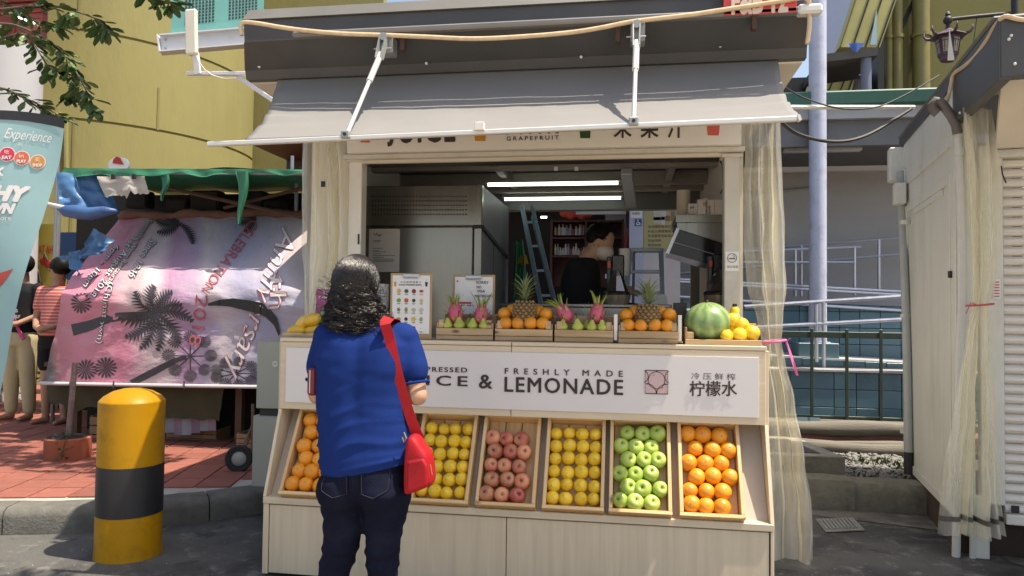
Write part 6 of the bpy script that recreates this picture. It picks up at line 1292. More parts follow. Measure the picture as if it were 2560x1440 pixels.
# jeans
m_denim = M('dark_denim', (.008, .0095, .022), .8, var=.25, vs_=18, bump=.25, bs=300, dirt=.3, dirtcol=(.045, .055, .085), ds=3, spec=.06)
b = MB()
torso(b, [(wz(1238), W_(913, 1238).x, WY + .005, .130, .10), (wz(1215), W_(915, 1215).x, WY, .156, .122), (wz(1185), W_(919, 1185).x, WY, .160, .128), (wz(1150), W_(919, 1150).x, WY, .154, .12), (wz(1120), WX, WY, .15, .11)])
for k, Lg in enumerate((LEGL, LEGR)):
    b.sphere(Lg[0][0] + Vector((.01 if k == 0 else -.01, -.045, -.005)), .098, 18, 12, (.95, .9, .9)); limb(b, [p for p, r_ in Lg], [r_ for p, r_ in Lg])
def jfold(c, n_):
    z = c.z; a = .006 * nz((c.x * 2, c.y * 2, z * 9), 4) + .006 * math.sin(80 * z + 9 * c.x) * max(0, nz((c.x, c.y, z * 2), 4, 7)) * (1 if z < .62 else .2)
    a += .005 * math.exp(-((z - .455) / .012) ** 2) + .004 * math.exp(-((z - .40) / .010) ** 2) + .004 * math.exp(-((z - .345) / .012) ** 2)
    return c + n_ * a
jeans = blob_mesh(b, 'jeans', m_denim, wm, .009, 5, jfold)
me_ = jeans.data; bvh = BVHTree.FromPolygons([v.co for v in me_.vertices], [tuple(p.vertices) for p in me_.polygons])
def drape(bv, p, d, off):
    h = bv.ray_cast(p - d * 1.0, d); return (h[0] - d * off) if h[0] is not None else p
def on_back(px, py, off=.004, bv=bvh): p = W_(px, py); return drape(bv, Vector((p.x, WY, p.z)), Vector((0, 1, 0)), off)
m_stitch = M('denim_stitch', (.016, .018, .027), .8)
for x0, x1, dx in ((930, 998, 6), (832, 902, -6)):
    b = MB(); b.grid(lambda u, v: on_back(x0 + (x1 - x0) * u + dx * 0, 1150 + (62 + 14 * (1 - abs(2 * u - 1))) * v - (u - .5) * dx * 1.5), 10, 10); pk = b.build('back_pocket', m_denim, jeans, True)
    E2 = [(0, 0), (0, 1), (.5, 1), (1, 1), (1, 0)]; pl_ = []
    for (u0, v0), (u1, v1) in zip(E2, E2[1:]):
        for i in range(8): u, v = u0 + (u1 - u0) * i / 8, v0 + (v1 - v0) * i / 8; u = .06 + .88 * u; v *= .96; pl_.append(on_back(x0 + (x1 - x0) * u, 1150 + (62 + 14 * (1 - abs(2 * u - 1))) * v - (u - .5) * dx * 1.5, .005))
    MB().tube(pl_, .0012, 4).build('stitching', m_stitch, pk)
# hair: scalp shell, then curls
rh = random.Random(5); SK = HC + Vector((0, -.008, .018))
b = MB(); b.sphere(SK, 1, 22, 16, (.078, .097, .093), q); b.sphere(SK + Vector((.004, -.035, -.08)), .06, 18, 12, (1.15, .7, 1.0)); b.sphere(SK + Vector((.01, -.04, -.13)), .05, 16, 10, (1.4, .6, .8))
hair = b.build('hair', M('hair_mass', (.006, .005, .005), .9, spec=.02), wm, True)
m_lock = M('hair_strand', (.014, .011, .010), .30, var=.4, vs_=8, spec=.55)
b = MB()
for k in range(210):                                              # locks: strands that curl together
    while True:
        d = Vector((rh.gauss(0, 1), rh.gauss(0, 1), rh.gauss(0, 1))).normalized()
        if d.z > -.4 and not (d.y > .45 and d.z < .55): break
    L = rh.uniform(.72, 1.15); ph = rh.uniform(0, 6.28); fr = rh.uniform(5, 9); am = rh.uniform(.009, .020); r3 = [rh.uniform(-1, 1) for _ in range(6)]
    for j in range(24):
        dj = (d + Vector((rh.gauss(0, .11), rh.gauss(0, .11), rh.gauss(0, .11)))).normalized(); rt = SK + q @ Vector((dj.x * .084, dj.y * .102, dj.z * .098))
        lat = max(-1, min(1, (rt.x - SK.x) / .085)); sp_ = (.72 if lat < 0 else 1)
        end = Vector((SK.x + lat * (.115 + .03 * r3[0]) * sp_ + .035 * r3[1] + .014 + rh.gauss(0, .007), SK.y - (.075 + .05 * r3[2]) * (1 - .5 * abs(lat)) + rh.gauss(0, .006), SK.z - .195 * L + .02 * r3[3] - .02 * (1 - abs(lat)) + rh.gauss(0, .008)))
        mid = Vector((SK.x + lat * .082, SK.y - .10 * (1 - .6 * abs(lat)) - .03, SK.z - .055 + .02 * r3[4])); P_ = []; n_ = 22
        for i in range(n_):
            t = i / (n_ - 1); p = rt * (1 - t) ** 2 + mid * (2 * t * (1 - t)) + end * t * t
            dd = p - SK; dq = q.transposed() @ dd; rad = math.sqrt((dq.x / .086) ** 2 + (dq.y / .104) ** 2 + (dq.z / .100) ** 2)
            if 1e-3 < rad < 1: p = SK + dd / rad
            w = max(0, t - .2) ** .8 * am * 1.5 + .0022; an = ph + fr * t * 3.9 + rh.gauss(0, .10); P_.append(p + Vector((math.cos(an) * w, math.sin(an) * w * .9, math.sin(an + 1.2) * w * .55)))
        b.tube(P_, [.0013 * (1 - .4 * i / n_) for i in range(n_)], 3, caps=False)
for k in range(260):      # loose frizz around the mass
    a = rh.uniform(0, 6.28); p0 = SK + Vector((math.cos(a) * .085 + .008, -.05, -.085 + math.sin(a) * .085)); d = Vector((math.cos(a), rh.uniform(-.6, .1), math.sin(a) * .7 - .15)).normalized(); l_ = rh.uniform(.03, .085)
    b.tube([p0 + d * (l_ * t) + Vector((math.cos(9 * t + a), math.sin(9 * t), math.sin(7 * t + a))) * .010 * t for t in [i / 9 for i in range(10)]], .0007, 3, caps=False)
b.build('curls', m_lock, hair, True)
# red shoulder bag
m_redbag = M('red_nylon', (.33, .004, .011), .6, var=.1, vs_=12, bump=.15, bs=200, spec=.3)
bvs = BVHTree.FromPolygons([v.co for v in shirt.data.vertices], [tuple(p.vertices) for p in shirt.data.polygons])
def back_s(px, py, off): 
    p = W_(px, py); h = bvs.ray_cast(Vector((p.x, WY - 1, p.z)), Vector((0, 1, 0))); return (h[0] + Vector((0, -off, 0))) if h[0] is not None else None
bag = thing('shoulder_bag', 'red shoulder bag hanging at the right hip of the woman', 'bag', W_(1058, 1228)[:])
line = [(984, 803, .006), (990, 840, .008), (998, 880, .008), (1006, 920, .008), (1013, 960, .009), (1021, 1000, .012), (1030, 1040, .016), (1042, 1080, .02), (1050, 1098, .02)]
LP = []
last = WY - .11
for px, py, of in line:
    p = back_s(px, py, of); p = p if p is not None and p.y < WY + .03 else Vector((W_(px, py).x, last + .012, W_(px, py).z)); last = p.y; LP.append(p)
for i in range(2): LP = [LP[0]] + [(LP[k - 1] + LP[k] * 2 + LP[k + 1]) / 4 for k in range(1, len(LP) - 1)] + [LP[-1]]
LP = [Vector((LP[0].x - .004, WY + .06, LP[0].z - .03)), Vector((LP[0].x - .002, WY + .02, LP[0].z + .004))] + LP
sp_ = smooth_line([tuple(p) for p in LP], 4); b = MB()
for s_, (w, off) in enumerate(((.019, 0),)):
    prev = None
    for i, p in enumerate(sp_):
        t = (sp_[min(i + 1, len(sp_) - 1)] - sp_[max(0, i - 1)]).normalized(); nrm = Vector((0.25, -1, 0)).normalized() if i > 6 else Vector((0, -.5, 1)).normalized(); sd = t.cross(nrm).normalized()
        cur = [b.bm.verts.new(p + sd * w * k2 + nrm * n2) for k2, n2 in ((-1, 0), (1, 0), (1, .003), (-1, .003))]
        if prev:
            for k2 in range(4): b.bm.faces.new((prev[k2], prev[(k2 + 1) % 4], cur[(k2 + 1) % 4], cur[k2]))
        prev = cur
b.build('strap', m_redbag, bag, True, angle=40)
def bagp(px, py, dy): p = W_(px, py); return Vector((p.x, WY - .05 + dy, p.z))
outl = [(1036, 1078), (1056, 1080), (1072, 1110), (1086, 1122), (1092, 1160), (1095, 1196), (1088, 1206), (1030, 1228), (1024, 1222), (1026, 1140), (1030, 1100)]
b = MB(); N_ = len(outl); cxy = (1058, 1160); lay = []
for k, (dy, sc) in enumerate(((-.048, .86), (-.056, .6), (-.036, 1.0), (.03, 1.02), (.05, .9))): lay.append([bagp(cxy[0] + (x - cxy[0]) * sc, cxy[1] + (y - cxy[1]) * sc, dy) for x, y in outl])
lay = [lay[1], lay[0], lay[2], lay[3], lay[4]]; vv = [[b.bm.verts.new(p) for p in l_] for l_ in lay]
for A, B in zip(vv, vv[1:]):
    for k in range(N_): b.bm.faces.new((A[k], A[(k + 1) % N_], B[(k + 1) % N_], B[k]))
b.bm.faces.new(vv[0]); b.bm.faces.new(vv[-1][::-1]); bo = b.build('pouch', m_redbag, bag, True, angle=50)
md = bo.modifiers.new('soft', 'SUBSURF'); md.levels = 2; md.render_levels = 2
b = MB(); pk = [(1040, 1140), (1078, 1132), (1088, 1150), (1088, 1198), (1046, 1214), (1038, 1206)]; b.poly([bagp(x, y, -.064) for x, y in pk], (0, .02, 0)); bp_ = b.build('front_pocket', m_redbag, bag, True, angle=30); md = bp_.modifiers.new('soft', 'BEVEL'); md.width = .008; md.segments = 3
tube('zip', M('zip_dark', (.12, .02, .02), .5), bag, [bagp(1040, 1138, -.066), bagp(1078, 1130, -.066)], .0018, 5)
tube('buckle', M('gold_metal', (.6, .42, .18), .3, metal=1), bag, [bagp(1030, 1070, -.05), bagp(1036, 1084, -.052), bagp(1030, 1094, -.05), bagp(1026, 1082, -.05)], .003, 5); tube('zip_pull', M('gold_metal', 0), bag, [bagp(1090, 1150, -.03), bagp(1094, 1175, -.03)], .002, 5)
A, B = W_(781, 985), W_(805, 918); o = thing('maroon_wallet', 'maroon wallet held under the left arm of the woman', 'wallet', (A.x, WY, A.z)); MB().box((A.x, WY - .055, A.z), (B.x, WY + .09, B.z), .008).build('cover', M('maroon_leather', (.13, .012, .02), .35, var=.15), o); part('page_edge', m_paperg, o, (A.x + .012, WY - .0565, A.z + .01), (A.x + .015, WY - .0545, B.z - .008))

# ---- the stallholder inside the kiosk, in profile, masked
MY = 4.95
def V_(px, py, dy=0.0): p = at(px, py, Y=MY + dy); return p
mn = thing('person', 'stallholder in a black shirt and face mask bending over a juicer', 'person', (V_(1460, 700).x, MY, .16))
hc = V_(1502, 606); b = MB(); qm = head(b, hc, (1, -.15, -.42), 1.0); limb(b, [hc + Vector((-.035, .0, -.05)), V_(1466, 648)], [.055, .062])
shl, shr = V_(1440, 668, -.12), V_(1455, 664, .16); torso(b, [(.55, V_(1455, 700).x, MY, .12, .16), (1.0, V_(1452, 700).x, MY, .12, .16), (V_(1450, 700).z, V_(1452, 700).x, MY, .11, .17), (V_(1450, 660).z, V_(1458, 660).x, MY, .08, .12)])
hl, hr = V_(1540, 735, -.12), V_(1550, 730, .10)
for S, Hn, lf in ((shl, hl, False), (shr, hr, True)): E_b = (S + Hn) / 2 + Vector((-.06, 0, -.12)); limb(b, [S, E_b, Hn], [.055, .045, .03]); hand(b, Hn, Hn - E_b, (0, 0, 1), 1, .6, lf)
for k in (-.09, .09): limb(b, [Vector((V_(1455, 700).x, MY + k, .62)), Vector((V_(1455, 700).x + .02, MY + k, .42 + .16)), Vector((V_(1455, 700).x, MY + k, .23))], [.085, .07, .05]); limb(b, [Vector((V_(1455, 700).x - .02, MY + k, .195)), Vector((V_(1455, 700).x + .14, MY + k, .19))], [.038, .03])
blob_mesh(b, 'body', m_skin, mn, .012, 3)
m_blk = M('black_jersey', (.012, .012, .014), .85, var=.2, bump=.1, spec=.2)
b = MB(); torso(b, [(.75, V_(1455, 700).x, MY, .15, .19), (1.05, V_(1453, 700).x, MY, .145, .19), (V_(1450, 705).z, V_(1452, 700).x, MY, .135, .19), (V_(1450, 670).z, V_(1455, 670).x, MY, .12, .17), (V_(1460, 645).z, V_(1463, 645).x, MY, .07, .085)])
for S, Hn in ((shl, hl), (shr, hr)): E_b = (S + Hn) / 2 + Vector((-.06, 0, -.12)); limb(b, [S, E_b, E_b.lerp(Hn, .5)], [.072, .06, .05])
blob_mesh(b, 'shirt', m_blk, mn, .014, 5)
b = MB(); torso(b, [(.40, V_(1455, 700).x, MY, .14, .17), (.76, V_(1455, 700).x, MY, .14, .17)]); [limb(b, [Vector((V_(1455, 700).x, MY + k, .55)), Vector((V_(1455, 700).x, MY + k, .24))], [.10, .07]) for k in (-.09, .09)]; blob_mesh(b, 'trousers', m_blk, mn, .016, 4)
b = MB(); b.sphere(hc + qm @ Vector((0, -.028, .035)), 1, 22, 14, (.083, .092, .088), qm)
for k in range(500):
    a = rh.uniform(0, 6.28); e = rh.uniform(-.25, 1.5); d = qm @ Vector((math.cos(a) * math.cos(e), math.sin(a) * math.cos(e), math.sin(e))); c = hc + qm @ Vector((0, -.022, .035))
    if (qm.transposed() @ d).y > .55 and e < .55: continue
    p0 = c + Vector((d.x * .083, d.y * .09, d.z * .09)); b.tube([p0, p0 + d * .012 + Vector((.01, 0, -.004)), p0 + d * .016 + Vector((.022, 0, -.012))], [.0035, .003, .001], 3, caps=False)
b.build('hair', m_hair, mn, True)
b = MB(); b.sphere(hc + qm @ Vector((0, .040, -.052)), 1, 18, 12, (.066, .072, .056), qm); mk = b.build('face_mask', M('mask_white', (.55, .50, .46), .8, var=.05, bump=.1), mn, True)
for s_ in (-1, 1): tube('ear_loop', M('mask_white', 0), mk, [hc + qm @ Vector((s_ * .062, .03, -.03)), hc + qm @ Vector((s_ * .08, -.01, .018)), hc + qm @ Vector((s_ * .078, -.014, -.02)), hc + qm @ Vector((s_ * .062, .028, -.07))], .0025, 4)
MB().tube([V_(1446, 640) + Vector((.02 * math.cos(a), .09 * math.sin(a), .02 * math.cos(a))) for a in [i * .5 for i in range(7)]], .003, 5).build('apron_strap', M('mask_white', 0), mn, True)

# ================================================================ LEFT SIDE: BOLLARD, BANNER, MARKET STALL
m_byel = M('bollard_yellow', (.42, .205, .004), .42, var=.1, vs_=4, bump=.06, bs=14, dirt=.75, dirtcol=(.16, .08, .012), ds=7, spec=.25)
m_bblk = M('bollard_black', (.014, .014, .018), .45, var=.2, bump=.05, bs=14)
bo_c = at(320, 1408, Z=0); BR = .168
bl = thing('bollard', 'thick yellow bollard with one black band standing on the road', 'bollard', (bo_c.x, bo_c.y + BR, 0))
vd = Vector((bo_c.x, bo_c.y, 0)).normalized() * BR; bx, by = bo_c.x + vd.x, bo_c.y + vd.y; zt = at(327, 1009, Y=bo_c.y).z; z1, z2 = at(323, 1298, Y=bo_c.y).z, at(325, 1172, Y=bo_c.y).z
MB().lathe([(BR + .004, 0), (BR + .002, .02), (BR, .05), (BR, z1)], 48, (bx, by, 0), caps=False).build('lower_shaft', m_byel, bl, True, angle=40)
MB().lathe([(BR + .0012, z1), (BR + .0012, z2)], 48, (bx, by, 0), caps=False).build('black_band', m_bblk, bl, True)
MB().lathe([(BR, z2), (BR, zt - .004), (BR - .004, zt)], 48, (bx, by, 0), caps=False).build('upper_shaft', m_byel, bl, True, angle=40)
MB().lathe([(BR - .002, zt), (BR * .86, zt + .024), (BR * .6, zt + .05), (BR * .3, zt + .064), (0, zt + .068)], 48, (bx, by, 0)).build('domed_cap', m_byel, bl, True, angle=40)

# ---- feather banner
FY = 4.35
def flp(px, py, off=0.0):
    p = at(px, py, Y=FY); return Vector((p.x, FY + .035 * math.sin(p.z * 2.6 + p.x * 3) - off, p.z))
fb = thing('feather_banner', 'teal feather banner with white lettering at the left edge', 'banner', (at(-60, 1300, Y=FY).x, FY, 0))
redge = [(300, 152), (330, 149), (400, 141), (480, 125), (560, 107), (650, 83), (740, 58), (830, 32), (900, 14), (950, 0), (1050, -28), (1150, -60)]
def rx(y):
    for (a, b_), (c, d) in zip(redge, redge[1:]):
        if a <= y <= c: return b_ + (d - b_) * (y - a) / (c - a)
    return redge[-1][1]
m_tealf = M('teal_banner_cloth', (.28, .46, .48), .75, var=.08, vs_=3, bump=.15, bs=7)
def flag(u, v):
    y = 318 + (1150 - 318) * v; xr = rx(y); x = -75 + (xr + 75) * u; y2 = y - 20 * (1 - v) * (1 - ((x) / 150) ** 2) * (1 if x < 150 else 0) * (1 - v) ** 3; return flp(x, y2)
MB().grid(flag, 16, 50).build('cloth', m_tealf, fb, True)
MB().grid(lambda u, v: flp(-75 + 227 * u, (318 - 20 * (1 - ((-75 + 227 * u) / 150) ** 2)) - 24 * v, .004), 16, 3).build('pole_pocket', M('black_pocket', (.02, .02, .025), .6, bump=.2, bs=20), fb, True)
MB().tube([flp(-76, y, -.01) for y in range(1320, 290, -60)], .014, 8).build('pole', m_black, fb, True); MB().cyl((at(-76, 1300, Y=FY).x, FY, 0), (at(-76, 1300, Y=FY).x, FY, .14), .24, .22, 24).build('base', m_conc, fb, True, angle=40)
def flag_text(body, px, py, w, h, mat=None, ang=0.0, parent=None, **k):
    """writing printed on the banner, given by its lower left pixel and pixel size"""
    V, Fc, tw_, th_ = text_geo(body, k.get('bold', 0), k.get('space', 1), k.get('shear', 0)); b = MB(); ca, sa = math.cos(ang), math.sin(ang)
    vv = [b.bm.verts.new(flp(px + v.x / tw_ * w * ca - v.y / th_ * h * -sa, py + v.x / tw_ * w * sa - v.y / th_ * h * ca, .005 + v.z)) for v in V]
    for f in Fc: b.bm.faces.new([vv[i] for i in f])
    b.keepn = True; return b.build('lettering', mat or m_paper, parent or fb)
flag_text('Experience', 8, 352, 112, 34, ang=.10, shear=.35)
flag_text('in', 42, 362, 10, 9, ang=.1, shear=.3)
for (cx, cy, c, t1, t2) in ((19, 386, '#c8324a', '吃', 'EAT'), (53, 395, '#d2654c', 'in', 'PLAY'), (90, 404, '#c98a45', '买', 'SHOP')):
    d_ = MB().poly([flp(cx + 19 * math.cos(a), cy + 19 * math.sin(a), .004) for a in [i * .2618 for i in range(24)]]).build('disc_print', m_paper, fb); MB().poly([flp(cx + 17 * math.cos(a), cy + 17 * math.sin(a), .0055) for a in [i * .2618 for i in range(24)]]).build('disc_fill', M('print' + c, c, .6), d_)
    flag_text(t1, cx - 6, cy - 1, 11, 10, parent=d_, bold=.0).location = (0, -.003, 0); flag_text(t2, cx - 10, cy + 12, 21, 8, parent=d_, bold=.03).location = (0, -.003, 0)
flag_text('K', -4, 440, 18, 20, bold=.03, shear=.15); flag_text('THY', -38, 500, 112, 36, ang=.04, bold=.05, shear=.3); flag_text('WN', -14, 533, 58, 24, ang=.04, bold=.05, shear=.3); flag_text('apore', -6, 556, 44, 12)
m_pr = M('banner_red_print', (.5, .07, .06), .7)
MB().poly([flp(*p, .005) for p in ((-10, 700), (5, 685), (45, 673), (25, 700), (5, 722), (-10, 735))]).build('red_swoosh', m_pr, fb); MB().poly([flp(*p, .005) for p in ((-10, 632), (6, 630), (6, 662), (-10, 664))]).build('red_frame', m_pr, fb)

# ---- market stall under a green canopy, covered by a printed tarpaulin
stl = thing('market_stall', 'market stall frame with a green canopy and dark goods behind a tarpaulin', 'stall', (-3.9, 6.5, .15))
m_pole = M('stall_pole', (.25, .26, .28), .45, metal=.5, var=.2); m_void = M('stall_gloom_and_soil', (.010, .008, .007), .9, var=.3)  # near-black colour paints in the stall's unlit interior; also used for soil
def sheet(name, mat, parent, P4, nu=24, nv=12, amp=.02, fr=7, seed=0, edge=0.0, sub=None):
    """a cloth patch between four corners (bottom left, bottom right, top right, top left)"""
    a, b_, c, d = (Vector(p) for p in P4); nrm = (b_ - a).cross(d - a).normalized()
    def f(u, v):
        p = (a * (1 - u) + b_ * u) * (1 - v) + (d * (1 - u) + c * u) * v; w = amp * (math.sin(fr * u * 6.28 + seed + 2 * v) * .5 + nz((u * 4, v * 4, seed), 1.3)) * (.4 + .6 * (1 - v))
        return p + nrm * w + Vector((0, 0, edge * (nz((u * 9, seed, 0), 1)) * (1 - v)))
    return MB().grid(f, nu, nv).build(name, mat, parent, True)
m_grn = M('green_canopy_sheet', (.035, .20, .11), .5, var=.25, vs_=5, bump=.2, bs=8)
cA, cB = at(150, 436, Y=6.05), at(757, 430, Y=6.05); cA2, cB2 = Vector((cA.x, 7.6, cA.z + .06)), Vector((cB.x, 7.6, cB.z + .10))
sheet('canopy', m_grn, stl, (cA + Vector((0, 0, .03)), cB + Vector((0, 0, .03)), cB2, cA2), 40, 12, .03, 3, 1)
sheet('valance', m_grn, stl, (at(150, 442, Y=6.03), at(752, 434, Y=6.03), at(757, 424, Y=6.04), at(160, 420, Y=6.04)), 60, 4, .02, 9, 2, .05)
for (x0, x1, y0, y1, s_) in ((398, 422, 436, 502, 1), (588, 620, 428, 560, 2)):
    MB().grid(lambda u, v: at(x0 + (x1 - x0) * (u * (1 - .75 * v) + .35 * v) + 5 * math.sin(v * 5), y0 + (y1 - y0) * v, Y=6.02 + .02 * math.sin(u * 6 + v * 4)), 8, 14).build('canopy_flap', m_grn, stl, True)
for px, y in ((150, 6.9), (742, 6.9)): p = at(px, 440, Y=y); tube('pole', m_pole, stl, [(p.x, y, .15), (p.x, y, p.z)], .02, 8)
for px in (160, 740): p = at(px, 440, Y=7.6); tube('pole', m_pole, stl, [(p.x, 7.5, .15), (p.x, 7.5, p.z + .2)], .02, 8)
A, B = at(165, 432, Y=6.06), at(757, 434, Y=6.06); tube('front_rail', m_pole, stl, [A, B], .016, 8)
tube('frame_strut', M('brown_timber', (.09, .05, .03), .8), stl, [at(420, 470, Y=6.6), at(760, 545, Y=6.6)], .02, 6); tube('frame_strut', M('brown_timber', 0), stl, [at(560, 520, Y=6.7), at(760, 470, Y=6.7)], .018, 6)
part('gloom_backing', m_void, stl, (at(190, 600, Y=7.4).x, 7.4, .2), (at(775, 600, Y=7.4).x, 7.45, cA.z + .02)); part('gloom_side', m_void, stl, (cB.x + .12, 5.9, .2), (cB.x + .16, 7.4, cB.z)); part('table', M('brown_timber', 0), stl, (at(150, 965, Y=6.2).x, 6.0, .80), (cB.x + .1, 7.3, .84));  # near-black backing and side panels stand in for the dark interior
for x in (-5.0, -3.4): part('table_leg', M('brown_timber', 0), stl, (x, 6.05, .15), (x + .06, 6.11, .80))
A, B = at(300, 540, Y=6.85), at(765, 533, Y=6.85); MB().tube([A.lerp(B, t) + Vector((0, 0, .015 * math.sin(t * 19))) for t in [i / 20 for i in range(21)]], [.045 + .014 * math.sin(i * 1.9) for i in range(21)], 8).build('rolled_cloth', M('faded_rust_cloth', (.16, .075, .055), .9, var=.5, vs_=5), stl, True)
for k, (px, py, s_) in enumerate(((690, 520, .1), (520, 505, .16), (640, 500, .12), (350, 500, .13), (450, 520, .12))): c = at(px, py, Y=7.1); MB().box(c - Vector((s_, .08, s_ * .7)), c + Vector((s_, .08, s_ * .7)), .02).build('dark_bundle', M('bundle%d' % (k % 3), ((.010, .008, .007), (.016, .010, .008), (.009, .009, .012))[k % 3], .9), stl)
# the tarpaulin
tr_ = thing('printed_tarpaulin', 'pink and purple printed anniversary banner draped over the market stall', 'tarpaulin', (-4.1, 5.9, .6))
TL = [at(*p, Y=y) for p, y in (((104, 962), 5.86), ((142, 820), 5.88), ((172, 705), 5.95), ((300, 547), 6.85))]
TRr = [at(*p, Y=y) for p, y in (((690, 968), 5.86), ((765, 820), 5.88), ((765, 700), 5.98), ((772, 537), 6.85))]
def tarp0(u, v): return bez(TL, v).lerp(bez(TRr, v), u)
def tarp(u, v):
    p = tarp0(u, v); dist = .028 * nz((u * 2.6, v * 2.2, 3), 2.1) + .012 * math.sin(u * 26 + 6 * v + 4 * nz((u, v, 1), 3)) * max(0, 1 - abs(v - .45) * 2) + .02 * nz((u * 5, v * 6, 8), 2.2) + .004 * nz((u * 14, v * 9, 2), 2)
    top = math.sin(math.pi * min(1, v * 1.2)); sw = -.03 * math.exp(-((u - .70) / .14) ** 2 - ((v - .38) / .13) ** 2); tuck = .05 * math.exp(-((u - .33) / .05) ** 2) * math.exp(-((v - .62) / .1) ** 2)
    n_ = Vector((0, -.85, .5)); return p + n_ * (dist * (.3 + .7 * top) + sw + tuck)
def tarp_mat():
    m = bpy.data.materials.new('printed_vinyl'); m.use_nodes = True; n, l = m.node_tree.nodes, m.node_tree.links; p = n['Principled BSDF']; p.inputs['Roughness'].default_value = .42
    uv = n.new('ShaderNodeUVMap'); sp = n.new('ShaderNodeSeparateXYZ'); l.new(uv.outputs[0], sp.inputs[0])
    nt = n.new('ShaderNodeTexNoise'); nt.inputs['Scale'].default_value = 2.2; nt.inputs['Detail'].default_value = 4; l.new(uv.outputs[0], nt.inputs[0])
    a = n.new('ShaderNodeMath'); a.operation = 'MULTIPLY_ADD'; a.inputs[1].default_value = .30; l.new(sp.outputs[1], a.inputs[0]); l.new(sp.outputs[0], a.inputs[2])
    c = n.new('ShaderNodeMath'); c.operation = 'MULTIPLY_ADD'; c.inputs[1].default_value = .16; l.new(nt.outputs['Fac'], c.inputs[0]); l.new(a.outputs[0], c.inputs[2])
    cr = n.new('ShaderNodeValToRGB'); e = cr.color_ramp.elements
    stops = [(0, (.09, .085, .09)), (.10, (.10, .095, .10)), (.13, (.42, .17, .21)), (.22, (.62, .24, .33)), (.36, (.60, .22, .31)), (.44, (.58, .44, .46)), (.52, (.60, .48, .52)), (.56, (.42, .24, .38)), (.64, (.42, .32, .45)), (.68, (.55, .48, .52)), (.80, (.34, .33, .46)), (.98, (.46, .44, .52)), (1.1, (.45, .40, .42))]
    e[0].position = 0; e[0].color = (*stops[0][1], 1); e[1].position = 1; e[1].color = (*stops[-1][1], 1)
    for (q_, col) in stops[1:-1]: el = e.new(q_ / 1.3 if False else min(.99, q_)); el.color = (*col, 1)
    sc = n.new('ShaderNodeMath'); sc.operation = 'MULTIPLY'; sc.inputs[1].default_value = .80; l.new(c.outputs[0], sc.inputs[0]); l.new(sc.outputs[0], cr.inputs[0])
    d = n.new('ShaderNodeTexNoise'); d.inputs['Scale'].default_value = 9; d.inputs['Detail'].default_value = 8; l.new(uv.outputs[0], d.inputs[0]); mr = n.new('ShaderNodeMapRange'); mr.inputs[1].default_value = .5; mr.inputs[2].default_value = .75; mr.inputs[4].default_value = .35; l.new(d.outputs['Fac'], mr.inputs[0])
    mx = n.new('ShaderNodeMix'); mx.data_type = 'RGBA'; mx.inputs[7].default_value = (.42, .38, .38, 1); l.new(mr.outputs[0], mx.inputs[0]); l.new(cr.outputs[0], mx.inputs[6]); l.new(mx.outputs[2], p.inputs['Base Color'])
    bn = n.new('ShaderNodeTexNoise'); bn.inputs['Scale'].default_value = 14; bn.inputs['Detail'].default_value = 4; l.new(uv.outputs[0], bn.inputs[0]); bp = n.new('ShaderNodeBump'); bp.inputs['Strength'].default_value = .6; bp.inputs['Distance'].default_value = .03; l.new(bn.outputs['Fac'], bp.inputs['Height']); l.new(bp.outputs[0], p.inputs['Normal'])
    return m
MB().grid(tarp, 110, 80).build('vinyl', tarp_mat(), tr_, True)
def topx(p):
    d = p - EYE; z = d.dot(_f); return 1280 + F_PX * d.dot(CR) / z, 720 - F_PX * d.dot(CU) / z
TG = [[topx(tarp0(i / 24, j / 24)) for i in range(25)] for j in range(25)]
def on_tarp(px, py, off=.006):
    bj, bi, bd = 0, 0, 1e9
    for j in range(25):
        for i in range(25):
            g = TG[j][i]; d = (g[0] - px) ** 2 + (g[1] - py) ** 2
            if d < bd: bj, bi, bd = j, i, d
    u, v = bi / 24, bj / 24
    for it in range(4):
        x, y = topx(tarp0(u, v)); h = .004; xu, yu = topx(tarp0(u + h, v)); xv, yv = topx(tarp0(u, v + h)); a, b_, c, d = (xu - x) / h, (xv - x) / h, (yu - y) / h, (yv - y) / h; det = a * d - b_ * c
        if abs(det) < 1e-6: break
        ex_, ey_ = px - x, py - y; u = max(-.02, min(1.02, u + (d * ex_ - b_ * ey_) / det)); v = max(0, min(1.02, v + (a * ey_ - c * ex_) / det))
    return tarp(u, v) + Vector((0, -.8, .55)) * off
def tarp_text(body, a, b_, h, mat, bold=0.0, shear=0.0, space=1.0, off=.010, outline=None):
    """a printed line that runs from pixel a to pixel b (its base line), letters to the right of that way up"""
    V, Fc, tw_, th_ = text_geo(body, 0, space, shear); A, B = Vector((*a, 0)), Vector((*b_, 0)); d = B - A; n2 = Vector((d.y, -d.x, 0)).normalized()
    for mt, sc, of in (((outline, 1.6, off - .002),) if outline else ()) + ((mat, 0, off),):
        b = MB()
        for dx, dy in (((0, 0),) if not sc else ((sc, 0), (-sc, 0), (0, sc), (0, -sc))):
            vv = []
            for v in V:
                p = A + d * (v.x / tw_) + n2 * (v.y / th_ * h); vv.append(b.bm.verts.new(on_tarp(p.x + dx, p.y + dy, of + .0004 * (dx + 2 * dy if sc else 0))))
            for f in Fc: b.bm.faces.new([vv[i] for i in f])
        b.keepn = True; b.build('lettering', mt, tr_)
m_prw = M('print_white', (.74, .70, .70), .5); m_prd = M('print_redline', (.42, .10, .12), .5); m_prk = M('print_charcoal', (.045, .04, .05), .5)
tarp_text('Anniversary', (692, 560), (548, 935), 62, m_prw, shear=.3, outline=m_prd)
tarp_text('CELEBRATION', (628, 548), (504, 722), 26, m_prd); tarp_text('2018', (490, 735), (470, 862), 30, m_prd); tarp_text('th', (676, 690), (676, 775), 42, m_prw, outline=m_prd)
